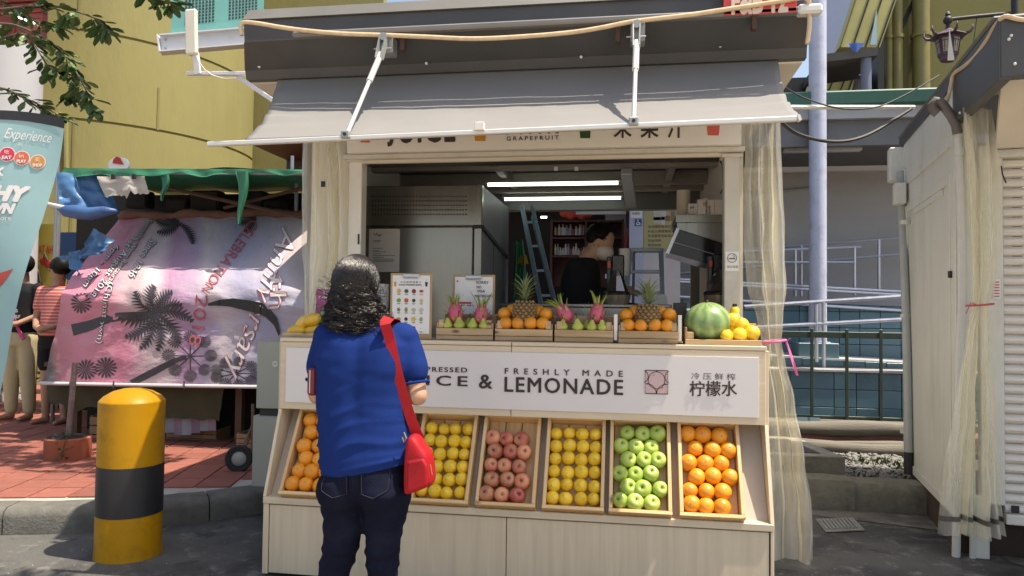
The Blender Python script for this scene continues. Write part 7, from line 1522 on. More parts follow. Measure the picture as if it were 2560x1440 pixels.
tarp_text('Since 1946', (376, 596), (322, 690), 19, m_prw, bold=.02, outline=m_prk); tarp_text('Specialty Weng Restaurant', (370, 545), (262, 712), 16, m_prw, outline=m_prk); tarp_text('1st August 2018', (326, 590), (226, 738), 19, m_prw, outline=m_prk); tarp_text('6pm - 10pm', (286, 608), (206, 712), 19, m_prw, outline=m_prk); tarp_text('(Chinatown)', (268, 705), (240, 860), 19, m_prw, outline=m_prk)
def frond(b, c, ang, L, w, curve=.4):
    """a feathered palm leaf: rib and side blades"""
    n_ = 11; P_ = []
    for i in range(n_ + 1): t = i / n_; a = ang + curve * t * t; P_.append((c[0] + L * t * math.cos(a), c[1] + L * t * math.sin(a)))
    for i in range(n_):
        (x0, y0), (x1, y1) = P_[i], P_[i + 1]; dx, dy = x1 - x0, y1 - y0; k = math.hypot(dx, dy); dx, dy = dx / k, dy / k; s_ = w * math.sin(math.pi * (.12 + .85 * i / n_)) + 2
        for sg_ in (-1, 1):
            tx, ty = x0 + (dx * .8 - dy * sg_ * .9) * s_, y0 + (dy * .8 + dx * sg_ * .9) * s_; b.bm.faces.new([b.bm.verts.new(on_tarp(*p_, .006)) for p_ in ((x0, y0), (x1, y1), (tx, ty))])
def fan(b, c, r_, a0=0, n_=16):
    for k in range(n_): a = a0 + k * 6.283 / n_; b.bm.faces.new([b.bm.verts.new(on_tarp(*p_, .006)) for p_ in ((c[0], c[1]), (c[0] + r_ * math.cos(a - .12), c[1] + r_ * .9 * math.sin(a - .12)), (c[0] + 1.25 * r_ * math.cos(a), c[1] + 1.15 * r_ * math.sin(a)), (c[0] + r_ * math.cos(a + .12), c[1] + r_ * .9 * math.sin(a + .12)))])
def stem(b, pts, w0, w1):
    for i in range(len(pts) - 1):
        (x0, y0), (x1, y1) = pts[i], pts[i + 1]; dx, dy = x1 - x0, y1 - y0; k = math.hypot(dx, dy); ww0 = w0 + (w1 - w0) * i / (len(pts) - 1); ww1 = w0 + (w1 - w0) * (i + 1) / (len(pts) - 1)
        b.bm.faces.new([b.bm.verts.new(on_tarp(*p_, .0055)) for p_ in ((x0 - dy / k * ww0, y0 + dx / k * ww0), (x1 - dy / k * ww1, y1 + dx / k * ww1), (x1 + dy / k * ww1, y1 - dx / k * ww1), (x0 + dy / k * ww0, y0 - dx / k * ww0))])
b = MB(); stem(b, [(180, 825), (220, 815), (260, 803), (300, 795), (340, 788), (380, 783)], 15, 8)
for a in (-.2, .5, 1.1, 1.6, 2.1, 2.7, 3.6, 4.3, 5.0, 5.6): frond(b, (388, 785), a, 95 if a < 3 else 70, 20)
tag(b.build('palm_print', m_prk, tr_), kind='stuff')
b = MB(); stem(b, [(330, 962), (370, 940), (410, 918), (440, 902), (465, 893)], 10, 5)
for k in range(8): a = k * .785; stem(b, [(475, 890), (475 + 22 * math.cos(a), 890 + 22 * math.sin(a)), (475 + 42 * math.cos(a), 890 + 40 * math.sin(a))], 1.6, 1.2); fan(b, (475 + 52 * math.cos(a), 890 + 50 * math.sin(a)), 15)
tag(b.build('palm_print', m_prk, tr_), kind='stuff')
b = MB()
for k in range(9): a = k * .7; stem(b, [(590, 935), (590 + 40 * math.cos(a), 935 + 26 * math.sin(a))], 1.6, 1.2); fan(b, (590 + 50 * math.cos(a), 935 + 30 * math.sin(a)), 14)
for c_ in ((205, 760), (265, 920), (215, 925), (500, 850)): fan(b, c_, 24 if c_[0] < 300 else 12)
for a in (2.4, 2.9, 3.4, 3.9, .6): frond(b, (450, 560), a, 60, 14)
for a in (1.9, 2.5, 3.1, 3.7): frond(b, (640, 545), a, 45, 12)
tag(b.build('palm_print', m_prk, tr_), kind='stuff')
A = [on_tarp(x, y, .016) for x, y in ((520, 760), (548, 757), (580, 758), (615, 764), (650, 772), (672, 785), (690, 806), (700, 836))]; b = MB()
for i in range(len(A) - 1): w0 = .012 + .035 * math.sin(math.pi * i / 7.5); w1 = .012 + .035 * math.sin(math.pi * (i + 1) / 7.5); z = Vector((0.3, 0, 1)).normalized(); b.bm.faces.new([b.bm.verts.new(p) for p in (A[i] - z * w0, A[i + 1] - z * w1, A[i + 1] + z * w1, A[i] + z * w0)])
bs_ = b.build('black_strap', m_black, tr_); sm = bs_.modifiers.new('t', 'SOLIDIFY'); sm.thickness = .006
c = on_tarp(645, 778, .03); MB().box(c - Vector((.03, .004, .035)), c + Vector((.03, .004, .035)), .004).build('buckle', m_jb, tr_)
tube('hem_pole', M('white_pipe', (.55, .54, .56), .4), tr_, [at(100, 958, Y=5.84), at(300, 962, Y=5.83), at(690, 968, Y=5.83)], .016, 8)
for px in (175, 284, 460): p = at(px, 961, Y=5.82); tube('hem_tie', m_black, tr_, [p + Vector((0, 0, .03)), p + Vector((.01, -.01, -.04))], .006, 5)
# blue sheeting, white cloth and poles at the left of the stall
m_bsh = M('blue_tarp', (.055, .17, .36), .4, var=.3, vs_=7, bump=.3, bs=10); m_bsh2 = M('denim_blue_sheet', (.04, .10, .25), .5, var=.3, vs_=7, bump=.3, bs=10)
o = sheet('blue_sheet', m_bsh, None, (at(150, 520, Y=5.95), at(300, 535, Y=6.2), at(262, 440, Y=6.2), at(140, 430, Y=5.95)), 20, 14, .05, 2, 3); tag(o, 'blue plastic sheet bunched under the left end of the green canopy', 'sheet')
o = MB().tube([at(x, y, Y=5.9) for x, y in ((146, 520), (165, 527), (190, 530), (225, 535), (262, 528), (290, 528))], [.02, .055, .065, .06, .045, .02], 10).build('rolled_umbrella', m_bsh2, None, True); tag(o, 'rolled blue umbrella lying along the stall rail', 'umbrella')
o = MB().tube([at(108, 508, Y=5.85), at(150, 517, Y=5.87), at(180, 522, Y=5.9)], .02, 8).build('white_stake', M('white_pipe', 0), None, True); tag(o, 'white pipe end with string sticking out beside the banner', 'pipe')
o = sheet('white_cloth', M('grubby_canvas', (.48, .45, .42), .9, var=.2, vs_=6, bump=.3, bs=12), None, (at(262, 492, Y=5.8), at(372, 482, Y=5.8), at(362, 440, Y=5.8), at(243, 441, Y=5.8)), 20, 10, .02, 2, 6, .05); tag(o, 'dirty white cloth pegged below the green canopy', 'cloth')
for px in (283, 335): p = at(px, 442, Y=5.77); o2 = MB().box(p - Vector((.018, .01, .02)), p + Vector((.018, .01, .025)), .004).build('clip', m_black, o)
for (P4, k, lab) in ((((155, 640), (200, 690), (210, 625), (165, 630)), 1, 'crumpled blue bag flap nearest the banner'), (((195, 650), (262, 630), (285, 600), (232, 570)), 2, 'crumpled blue plastic bag tied at the tarpaulin corner')):
    o = sheet('blue_bag', m_bsh, None, [at(*p, Y=6.0 - .08 * (i % 2)) for i, p in enumerate(P4)], 14, 12, .06, 2, k); tag(o, lab, 'bag', 'blue bags at the tarpaulin corner')
# skirts, crates and trolley below the tarpaulin
o = sheet('olive_skirt', M('olive_cloth', (.055, .055, .028), .9, var=.25, bump=.2), None, (at(120, 1010, Y=6.0), at(545, 1055, Y=6.0), at(560, 962, Y=6.0), at(115, 960, Y=6.0)), 40, 10, .03, 6, 4, .10); tag(o, 'olive green cloth skirt hanging below the tarpaulin', 'cloth')
b = MB(); xs = [410, 435, 455, 478, 500, 520, 540]
for i in range(6):
    b.mi = i % 2
    b.grid(lambda u, v: at(xs[i] + (xs[i + 1] - xs[i]) * u, 1032 + (50 + 6 * math.sin(i)) * (1 - v) + 8 * v, Y=6.06 + .02 * math.sin((i + u) * 2)), 4, 4)
tag(b.build('checked_cloth', [M('grey_check', (.26, .29, .33), .9, var=.2), M('mauve_check', (.24, .19, .25), .9, var=.2)], None, True), 'grey and mauve checked cloth hanging low under the stall', 'cloth')
m_crw = M('crate_timber', (.30, .19, .10), .85, var=.3, vs_=8)
for k, (px0, px1, py0, py1, y, lab) in enumerate(((415, 540, 1075, 1105, 6.2, 'low wooden crate under the checked cloth'), (590, 640, 1085, 1120, 5.9, 'wooden crate behind the trolley wheel'), (222, 245, 1040, 1108, 6.1, 'upright box end beside the bollard'))):
    A, B = at(px0, py1, Y=y), at(px1, py0, Y=y); t = thing('wooden_crate', lab, 'crate', (A.x, y, A.z), group='crates below the stall'); n_ = 3; hh = (B.z - A.z) / n_
    for i in range(n_): part('slat', m_crw, t, (A.x, y, A.z + i * hh), (B.x, y + .015, A.z + (i + .88) * hh), .003)
    part('side', m_crw, t, (A.x, y + .016, A.z), (A.x + .015, y + .25, B.z)); part('side', m_crw, t, (B.x - .015, y + .016, A.z), (B.x, y + .25, B.z)); [part('foot', m_crw, t, (x, y + .02, .15), (x + .03, y + .05, A.z)) for x in (A.x, B.x - .03)]
part('dark_underside', m_void, stl, (-5.2, 6.5, .16), (-2.9, 6.6, .8))  # near-black panel painted in for the dark void under the table
tw_ = thing('trolley', 'rusty hand trolley with a black rubber wheel beside the metal cabinet', 'trolley', at(597, 1190, Z=.15)[:]); wc2 = at(597, 1152, Y=5.1); ax_ = Vector((.35, -.93, 0)).normalized(); qa = ax_.to_track_quat('Z', 'Y').to_matrix()
wc2.z = .15 + .098
wh = MB().lathe([(.055, -.022), (.090, -.024), (.098, -.012), (.098, .012), (.090, .024), (.055, .022)], 28, wc2, qa, caps=False).build('wheel', M('black_rubber', (.016, .016, .017), .7, var=.2, bump=.2), tw_, True, angle=40); MB().lathe([(0, -.018), (.02, -.02), (.054, -.010), (.054, .010), (.02, .02), (0, .018)], 20, wc2, qa).build('hub', m_galv, wh, True, angle=40)
m_rust = M('rusty_steel', (.13, .075, .045), .8, var=.4, vs_=14)
for p, q2 in ((wc2, at(632, 1060, Y=5.3)), (at(632, 1140, Y=5.2), at(632, 1010, Y=5.3)), (at(610, 1120, Y=5.15), at(650, 1050, Y=5.4))): tube('frame', m_rust, tw_, [p, q2], .012, 6)
# clay weight with a pole and a weed
pc = at(130, 1155, Z=.15); pb = thing('post_base', 'orange cylindrical weight holding a patterned pole before the stall', 'post base', (pc.x, pc.y + .16, .15)); m_or = M('orange_clay', (.33, .095, .05), .8, var=.25, vs_=8, dirt=.4); ctr = Vector((pc.x, pc.y + .16, .15))
MB().lathe([(.165, 0), (.168, .02), (.165, .16), (.15, .17), (0, .165)], 32, ctr).build('weight', m_or, pb, True, angle=40); MB().lathe([(.15, .171), (.1, .18), (0, .181)], 24, ctr, caps=False).build('soil', m_void, pb, True)
tube('pole', M('flecked_pole', (.16, .12, .11), .7, var=.8, vs_=40), pb, [ctr + Vector((0, 0, .16)), ctr + Vector((.0, .05, .75))], .022, 10)
b = MB(); rw = random.Random(4); cw = ctr + Vector((.07, -.15, .02))
for k in range(26):
    z = rw.uniform(0, .2); a = rw.uniform(0, 6.28); c = cw + Vector((rw.uniform(-.03, .05) * (1 + z * 3), rw.uniform(-.03, .02), z)); d = Vector((math.cos(a), math.sin(a) * .6, rw.uniform(-.2, .5))).normalized() * rw.uniform(.03, .06); s_ = d.orthogonal().normalized() * .009; b.bm.faces.new([b.bm.verts.new(p) for p in (c, c + d * .5 + s_, c + d, c + d * .5 - s_)])
b.tube([cw, cw + Vector((.02, 0, .1)), cw + Vector((.05, 0, .2))], .003, 4); tag(b.build('weed', m_weed, None), 'small green weed growing against the orange weight', 'weed')

# ---- murals and boards on the tower
mb_ = thing('mural_board', 'yellow painted mural board with red lettering and cherries behind the people', 'mural', at(110, 800, Y=8.9)[:])
A, B = at(66, 830, Y=8.9), at(145, 560, Y=8.9); part('board', M('mural_yellow', (.36, .28, .045), .7, var=.12), mb_, (A.x, 8.9, A.z), (B.x, 8.93, B.z)); m_mr = M('mural_red', (.40, .03, .02), .6)
q = at(88, 634, Y=8.89); lettering('HAT AH', (q.x, 8.89, q.z), ux, (0, 0, 1), m_mr, mb_, width=at(131, 634, Y=8.89).x - q.x, height=.11, bold=.02)
for px, py in ((108, 652), (120, 660)): c = at(px, py, Y=8.89); MB().sphere(c, .055, 14, 8, (1, .12, 1)).build('cherry_print', m_mr, mb_, True)
MB().tube([at(108, 645, Y=8.885), at(112, 632, Y=8.885), at(120, 650, Y=8.885)], .008, 4).build('stalk_print', m_ink, mb_)
MB().tube([at(x, y, Y=8.88) for x, y in ((95, 745), (100, 705), (96, 680), (88, 665))], .016, 5).build('ink_curl', m_ink, mb_)
A, B = at(143, 700, Y=9.3), at(302, 580, Y=9.3); pg = thing('pegboard', 'blue perforated pegboard behind the tied plastic bags', 'pegboard', (A.x, 9.3, A.z)); part('board', M('peg_blue', (.02, .07, .22), .5), pg, (A.x, 9.3, A.z), (B.x, 9.33, B.z)); b = MB()
for i in range(26):
    for j in range(20): c = Vector((A.x + (i + .5) * (B.x - A.x) / 26, 9.298, A.z + (j + .5) * (B.z - A.z) / 20)); b.poly([c + Vector((.006 * x, 0, .006 * z)) for x, z in ((-1, -1), (1, -1), (1, 1), (-1, 1))])
tag(b.build('peg_holes', m_ink, pg), kind='stuff')
A, B = at(201, 580, Y=9.2), at(248, 543, Y=9.2); ss = thing('shirt_sign', 'white cut-out sign reading I love SG above the pegboard', 'sign', (A.x, 9.2, A.z)); MB().poly([(A.x, 9.2, A.z), (B.x, 9.2, A.z), (B.x - .01, 9.2, B.z), (A.x - .02, 9.2, B.z + .03), (A.x + .02, 9.2, (A.z + B.z) / 2)], (0, .02, 0)).build('panel', m_paper, ss)
q = at(226, 558, Y=9.19); lettering('I', (q.x, 9.19, q.z), ux, (0, 0, 1), m_ink, ss, height=.055, bold=.03); lettering('SG', (q.x, 9.19, q.z - .085), ux, (0, 0, 1), m_ink, ss, height=.06, bold=.03); h0 = Vector((q.x + .065, 9.188, q.z + .03)); MB().poly([h0 + Vector((.028 * math.sin(t) ** 3, 0, .0018 * (13 * math.cos(t) - 5 * math.cos(2 * t) - 2 * math.cos(3 * t)))) for t in [i * .3142 for i in range(20)]]).build('heart_print', m_mr, ss)
A, B = at(258, 580, Y=9.2), at(304, 548, Y=9.2); o = part('figure_sign', m_paper, None, (A.x, 9.2, A.z), (B.x, 9.22, B.z), .01); tag(o, 'plain white cut-out sign beside the I love SG sign', 'sign')
c = at(296, 412, Y=9.0); rsn = thing('round_sign', 'white round sign with a red peaked shape above the green canopy', 'sign', (c.x, 9, c.z - .15)); MB().poly([c + Vector((.155 * math.cos(a), 0, .11 * math.sin(a))) for a in [i * .2618 for i in range(24)]], (0, .03, 0)).build('disc', m_paper, rsn); MB().poly([at(x, y, Y=8.99) for x, y in ((281, 408), (283, 398), (292, 391), (300, 394), (309, 412))]).build('red_peak', m_mr, rsn); tube('post', m_pole, rsn, [c + Vector((0, .05, -.1)), c + Vector((0, .05, -1.2))], .02, 6)

# ---- two bystanders beyond the banner
def bystander(label, px, fy, hgt, top, topmat, bot, botmat, skin_, hairl, dxh=0.0, short=False):
    x = at(px, 1085, Y=fy).x; z0 = .15; t = thing('person', label, 'person', (x, fy, z0)); k = hgt / 1.6; P = lambda dx, dy, z: Vector((x + dx * k, fy + dy * k, z0 + z * k))
    b = MB(); qh = head(b, P(dxh, -.02, 1.475), (-.95, .25, -.2), k); limb(b, [P(dxh, 0, 1.4), P(0, 0, 1.3)], [.05 * k, .055 * k]); torso(b, [(z0 + .8 * k, x, fy, .13 * k, .09 * k), (z0 + 1.1 * k, x, fy, .12 * k, .085 * k), (z0 + 1.3 * k, x, fy, .12 * k, .07 * k)])
    HN = []
    for s_ in (-1, 1): limb(b, [P(s_ * .17, 0, 1.27), P(s_ * .21, -.01, 1.02), P(s_ * .09, -.16, .93)], [.045 * k, .038 * k, .026 * k]); hand(b, P(s_ * .09, -.16, .93), (-s_ * .8, -.4, -.1), (0, 0, 1), .95 * k, .8, s_ < 0); limb(b, [P(s_ * .085, 0, .78), P(s_ * .09, -.01, .45), P(s_ * .10, .01, .07)], [.075 * k, .052 * k, .034 * k]); limb(b, [P(s_ * .10, .02, .035), P(s_ * .12, -.13, .03)], [.033 * k, .024 * k])
    blob_mesh(b, 'body', skin_, t, .014, 3)
    b = MB(); torso(b, [(z0 + .84 * k, x, fy, .155 * k, .12 * k), (z0 + 1.05 * k, x, fy, .145 * k, .11 * k), (z0 + 1.24 * k, x, fy, .155 * k, .10 * k), (z0 + 1.32 * k, x, fy, .09 * k, .07 * k)]); [limb(b, [P(s_ * .165, 0, 1.27), P(s_ * .195, -.005, 1.12)], [.058 * k, .056 * k]) for s_ in (-1, 1)]; sh_ = blob_mesh(b, top, topmat, t, .015, 4)
    b = MB(); torso(b, [(z0 + .72 * k, x, fy, .15 * k, .115 * k), (z0 + .88 * k, x, fy, .15 * k, .115 * k)]); [limb(b, [P(s_ * .085, 0, .78), P(s_ * .09, -.01, .45 if not short else .56)] + ([P(s_ * .10, .01, .1)] if not short else []), [.094 * k, .075 * k] + ([.055 * k] if not short else [])) for s_ in (-1, 1)]; blob_mesh(b, bot, botmat, t, .016, 4)
    b = MB(); b.sphere(P(dxh + .022, -.025, 1.512), 1, 18, 12, (.098 * k, .088 * k, .095 * k)); (b.sphere(P(dxh + .05, -.02, 1.42), 1, 14, 10, (.06 * k, .075 * k, .10 * k)) if hairl else None); b.build('hair', m_hair, t, True)
    for s_ in (-1, 1): MB().sphere(P(dxh, -.02, 1.475) + qh @ Vector((s_ * .03 * k, .088 * k, .01 * k)), .008 * k, 8, 6).build('eye', m_ink, t, True)
    return t, x, k
t, x, k = bystander('bystander in a black lettered t-shirt and beige trousers beyond the banner', 46, 6.9, 1.74, 'shirt', m_blk, 'trousers', M('beige_chino', (.40, .33, .20), .85, var=.1, bump=.2), m_skin2, False)
for i, wd in enumerate(('YOU', 'LOVE IS', 'YOURSELF')): lettering(wd, (x, 6.9 - .14, 1.34 - i * .06), ux, (0, 0, 1), m_prw, t, height=.032, center=True, bold=.02)
MB().bar((x - .12, 6.77, 1.46), (x + .15, 6.76, 1.0), .012, .035).build('bag_strap', M('magenta_strap', (.42, .03, .16), .6), t)
def stripe_mat():
    m = bpy.data.materials.new('coral_stripe'); m.use_nodes = True; n, l = m.node_tree.nodes, m.node_tree.links; tc = n.new('ShaderNodeTexCoord'); sp = n.new('ShaderNodeSeparateXYZ'); l.new(tc.outputs['Object'], sp.inputs[0]); mu = n.new('ShaderNodeMath'); mu.operation = 'MULTIPLY'; mu.inputs[1].default_value = 190; l.new(sp.outputs[2], mu.inputs[0]); si = n.new('ShaderNodeMath'); si.operation = 'SINE'; l.new(mu.outputs[0], si.inputs[0])
    cr = n.new('ShaderNodeValToRGB'); cr.color_ramp.elements[0].position = .45; cr.color_ramp.elements[0].color = (.50, .10, .09, 1); cr.color_ramp.elements[1].position = .6; cr.color_ramp.elements[1].color = (.58, .36, .32, 1); l.new(si.outputs[0], cr.inputs[0]); l.new(cr.outputs[0], n['Principled BSDF'].inputs['Base Color']); n['Principled BSDF'].inputs['Roughness'].default_value = .9; return m
bystander('bystander in a coral striped top and dark shorts beside the stall', 134, 6.75, 1.70, 'top', stripe_mat(), 'shorts', m_blk, m_skin2, False, .02, True)

# ================================================================ THE NEIGHBOURING KIOSK ON THE RIGHT
KO, KA = Vector((1.86, 4.6, 0)), R(-9.5)
rk = thing('shuttered_kiosk', 'grey kiosk with a closed slatted shutter and charcoal eaves', 'kiosk', KO[:], KA, local=True)
kex, key = Vector((math.cos(KA), math.sin(KA), 0)), Vector((-math.sin(KA), math.cos(KA), 0))
def KW(x, y, z): return KO + kex * x + key * y + Vector((0, 0, z))
def KL_(p): d = Vector(p) - KO; return Vector((d.dot(kex), d.dot(key), p[2]))       # world point to kiosk frame
def kat(px, py, y):                                                                  # pixel on the plane local y
    d = (at(px, py, Y=10) - EYE); t = (y - (EYE - KO).dot(key)) / d.dot(key); return KL_(EYE + d * t)
def katx(px, py, x):
    d = (at(px, py, Y=10) - EYE); t = (x - (EYE - KO).dot(kex)) / d.dot(kex); return KL_(EYE + d * t)
m_kw = M('grey_white_steel', (.62, .62, .57), .45, var=.08, vs_=2, stretch=(1, 1, .35), dirt=.45, dirtcol=(.25, .25, .21), ds=2.5)
m_kbrown = M('dark_brown_brick', (.045, .028, .02), .85, var=.3, bump=.3)
part('side_wall', m_kw, rk, (0, .1, .2), (.03, 1.62, 2.76)); part('plinth', m_kbrown, rk, (.012, .06, 0), (2.6, 1.6, .198))
part('corner_post', m_kw, rk, (-.006, .0, .12), (.09, .098, 2.76), .004); part('rear_frame', m_kw, rk, (-.012, 1.52, .2), (-.0005, 1.60, 2.5), .003); part('side_rail', m_kw, rk, (-.010, .1, .2), (-.0005, 1.519, .26), .002)
a, b_ = katx(2279, 518, -.005), katx(2375, 444, -.005); part('side_rail', m_kw, rk, (-.012, .1, a.z - .02), (-.0005, 1.519, a.z + .035), .003); part('side_rail', m_kw, rk, (-.012, .1, 2.36), (-.0005, 1.519, 2.42), .003)
part('side_stile', m_kw, rk, (-.012, .1, .26), (-.0005, .16, a.z - .02), .002); part('side_stile', m_kw, rk, (-.012, 1.44, .26), (-.0005, 1.50, a.z - .02), .002); part('side_rail', m_kw, rk, (-.012, .3, 2.1), (-.0005, 1.2, 2.14), .003)
c = katx(2381, 686, -.004); MB().cyl(c + Vector((-.012, 0, -.02)), c + Vector((-.012, 0, .02)), .012, None, 10).build('lock', m_black, rk, True)
# eaves
part('eave_front', m_roof, rk, (.0, -.85, 2.485), (2.8, -.78, 2.775), .004); part('eave_side', m_roof, rk, (-.01, -.845, 2.475), (.05, .02, 2.772), .004); part('eave_sheet', m_roof2, rk, (-.02, -.80, 2.776), (2.8, 1.75, 2.80), .01); part('eave_side_rear', m_roof, rk, (-.012, .021, 2.70), (.02, 1.74, 2.775), .004)
part('eave_soffit', m_cream, rk, (.051, -.775, 2.62), (2.7, -.02, 2.64)); part('rear_gutter', m_kw, rk, (-.10, 1.62, 2.42), (.1, 1.74, 2.69), .01)
for px, py in ((2528, 89), (2522, 98), (2537, 160), (2400, 282)): c = kat(px, py, -.852) if px > 2500 else katx(px, py, -.012); MB().sphere(c, .008, 8, 6).build('rivet', m_alu, rk)
# flap and shutter
x0 = kat(2505, 600, .04).x
MB().poly([kat(2490, 370, -.12), kat(2505, 190, -.5) + Vector((0, 0, .0)), kat(2505, 190, -.5) + Vector((2.2, 0, 0)), kat(2490, 370, -.12) + Vector((2.2, 0, 0))], (0, .03, 0)).build('raised_flap', m_cream, rk); 
part('shutter_box', m_kw, rk, (x0 - .05, -.04, kat(2520, 392, -.04).z), (2.5, .06, kat(2520, 372, -.04).z), .004); part('shutter_post', m_kw, rk, (x0 - .12, .0, .3), (x0 - .004, .07, 2.34), .004)
m_slat = M('cream_shutter', (.70, .66, .60), .45, var=.05, vs_=2, dirt=.3, dirtcol=(.3, .27, .22)); zt, zb = kat(2530, 396, .04).z, kat(2530, 1282, .04).z; n_ = 36; h = (zt - zb) / n_
b = MB(); prof = [(.045, 0), (.02, .12), (.012, .35), (.016, .65), (.035, .9), (.05, .96)]
b.poly([(x0, y, zb + z * h) for y, z in prof], (2.2, 0, 0)); sl0 = b.build('slat', m_slat, rk)
for k in range(1, n_): linked(sl0, rk, (0, 0, k * h))
part('bottom_bar', m_slat, rk, (x0, .0, zb - .06), (2.4, .05, zb - .003), .004); c = kat(2538, 1273, -.002); part('lock_plate', m_black, rk, (c.x - .02, -.006, c.z - .02), (c.x + .02, -.0005, c.z + .02), .004)
c = kat(2492, 722, -.004); part('red_sticker', m_paper, rk, (c.x - .018, -.006, c.z - .055), (c.x + .018, -.0005, c.z + .055)); 
for i in range(6): part('sticker_line', m_mr, rk, (c.x - .014, -.0075, c.z - .045 + i * .016), (c.x + .012, -.0062, c.z - .039 + i * .016))
c = kat(2503, 415, -.03); tube('shutter_pull', m_black, rk, [c, c + Vector((.003, -.01, -.05)), c + Vector((.02, -.012, -.1))], .004, 5)
# pipes on the corner
m_pipe = M('white_pvc', (.56, .56, .54), .4, var=.06, dirt=.25, dirtcol=(.3, .3, .27))
P_ = [kat(*p, -.03) for p in ((2395, 335), (2397, 380), (2401, 470), (2404, 600), (2405, 760), (2398, 900), (2390, 1395))]; tube('downpipe', m_pipe, rk, P_, .022, 10)
for i in (0, 1): MB().cyl(P_[i] + Vector((0, 0, -.02)), P_[i] + Vector((0, 0, .02)), .028, None, 12).build('pipe_collar', m_pipe, rk, True, angle=40)
tube('gooseneck', M('rusty_grey_pipe', (.13, .11, .10), .6, var=.5, vs_=9), rk, [kat(*p, -.05) for p in ((2394, 335), (2390, 312), (2378, 290), (2362, 268), (2350, 254), (2338, 252), (2330, 262), (2334, 276), (2344, 284))], .026, 10)
tube('downpipe', m_pipe, rk, [kat(2434, 1250, -.02), kat(2432, 1402, -.02)], .018, 8); part('foot_post', m_kw, rk, (.07, -.03, .0), (.15, .0, .35), .004)
P_ = [katx(*p, -.03) for p in ((2252, 430), (2254, 500), (2262, 700), (2268, 900), (2272, 1130))]; tube('rear_pipe', M('grey_pvc', (.36, .38, .38), .45, dirt=.3), rk, P_, .03, 10); MB().cyl(P_[-1], P_[-1] + Vector((0, 0, -.16)), .034, None, 10).build('pipe_boot', m_black, rk, True, angle=40)
c = katx(2252, 485, -.05); part('junction_box', m_kw, rk, c - Vector((.05, .05, .08)), c + Vector((.03, .05, .08)), .006)
for py in (556, 790, 1078): c = katx(2264, py, -.03); MB().cyl(c - Vector((0, 0, .015)), c + Vector((0, 0, .015)), .038, None, 10).build('pipe_clip', m_kw, rk, True, angle=40)
P_ = [kat(2575, 52, -.86), kat(2540, 47, -.86), kat(2512, 41, -.87), kat(2490, 62, -.80), kat(2466, 102, -.66), kat(2440, 138, -.45), kat(2410, 166, -.25), kat(2385, 184, -.05), kat(2378, 210, -.03), kat(2372, 240, -.02), kat(2362, 268, .0)]
tube('rope_light', M('warm_rope_pvc', 0), rk, [Vector(p) for p in smooth_line([tuple(p) for p in P_], 4)], .011, 7)
part('step', M('grey_green_step', (.07, .085, .08), .7, var=.2), rk, (.42, -.62, 0), (2.4, -.03, .17), .01); part('yellow_nosing', M('nosing_yellow', (.48, .26, .02), .6, var=.2, dirt=.4), rk, (.415, -.625, .172), (.50, -.03, .185), .003); part('yellow_nosing', M('nosing_yellow', 0), rk, (.501, -.625, .172), (2.4, -.56, .185), .003)
MB().poly([katx(2379, 70, -.3) + Vector((-.008, 0, 0)), katx(2381, 150, -.3) + Vector((.008, 0, 0)), katx(2377, 150, -.3) + Vector((-.012, 0, 0))], (0, .004, 0)).build('metal_spike', m_alu, rk)
# its tied curtain
ct2, cf2 = curtain('clear_curtain', 'clear plastic curtain tied with red string on the shuttered kiosk', [(275, 2400, 2482), (450, 2410, 2500), (600, 2420, 2500), (700, 2428, 2490), (762, 2428, 2474), (850, 2408, 2482), (1000, 2388, 2492), (1200, 2360, 2506), (1290, 2350, 2514), (1335, 2346, 2520)], 4.42, 5, .06, 4.1)
p = at(2450, 762, Y=4.42); o = MB().tube([(p.x + .062 * math.cos(a), 4.42 + .085 * math.sin(a), p.z + .006 * math.cos(a)) for a in [i * .393 for i in range(16)]], .005, 5, closed=True).build('red_tie', M('red_string', (.5, .07, .1), .6), None, True); tag(o, 'thin red string tied round the curtain of the shuttered kiosk', 'string')
MB().tube([Vector((p.x - .05, 4.35, p.z)), Vector((p.x - .08, 4.34, p.z + .01)), Vector((p.x - .1, 4.35, p.z - .05))], .003, 4).build('loose_end', M('red_string', 0), o)
b = MB(); b.grid(lambda u, v: cf2(u, .955 + .012 * v) + Vector((0, -.004, 0)), 60, 2); b.build('hem_band', M('hem_grime', (.10, .09, .07), .7), ct2, True)
# bar and cables between the kiosks
tag(tube('tie_bar', m_alu, None, [at(1975, 268, Y=4.5), at(2285, 268, Y=5.0)], .014, 8), 'thin white bar spanning between the two kiosks', 'bar')
for k, (P_, lab, r_) in enumerate((([(1962, 218), (2000, 240), (2060, 262), (2110, 272), (2160, 272), (2210, 262), (2280, 228), (2348, 188)], 'thin wire looping above the white bar between the kiosks', .005), ([(1950, 302), (1985, 330), (2030, 346), (2080, 354), (2130, 350), (2180, 332), (2230, 302), (2278, 272)], 'thick black cable sagging below the white bar between the kiosks', .011))):
    P3 = [at(x, y, Y=4.45 + .5 * i / 7) for i, (x, y) in enumerate(P_)]; o = tube('cable', m_black, None, [Vector(p) for p in smooth_line([tuple(p) for p in P3], 4)], r_, 6); tag(o, lab, 'cable', 'cables between the kiosks')

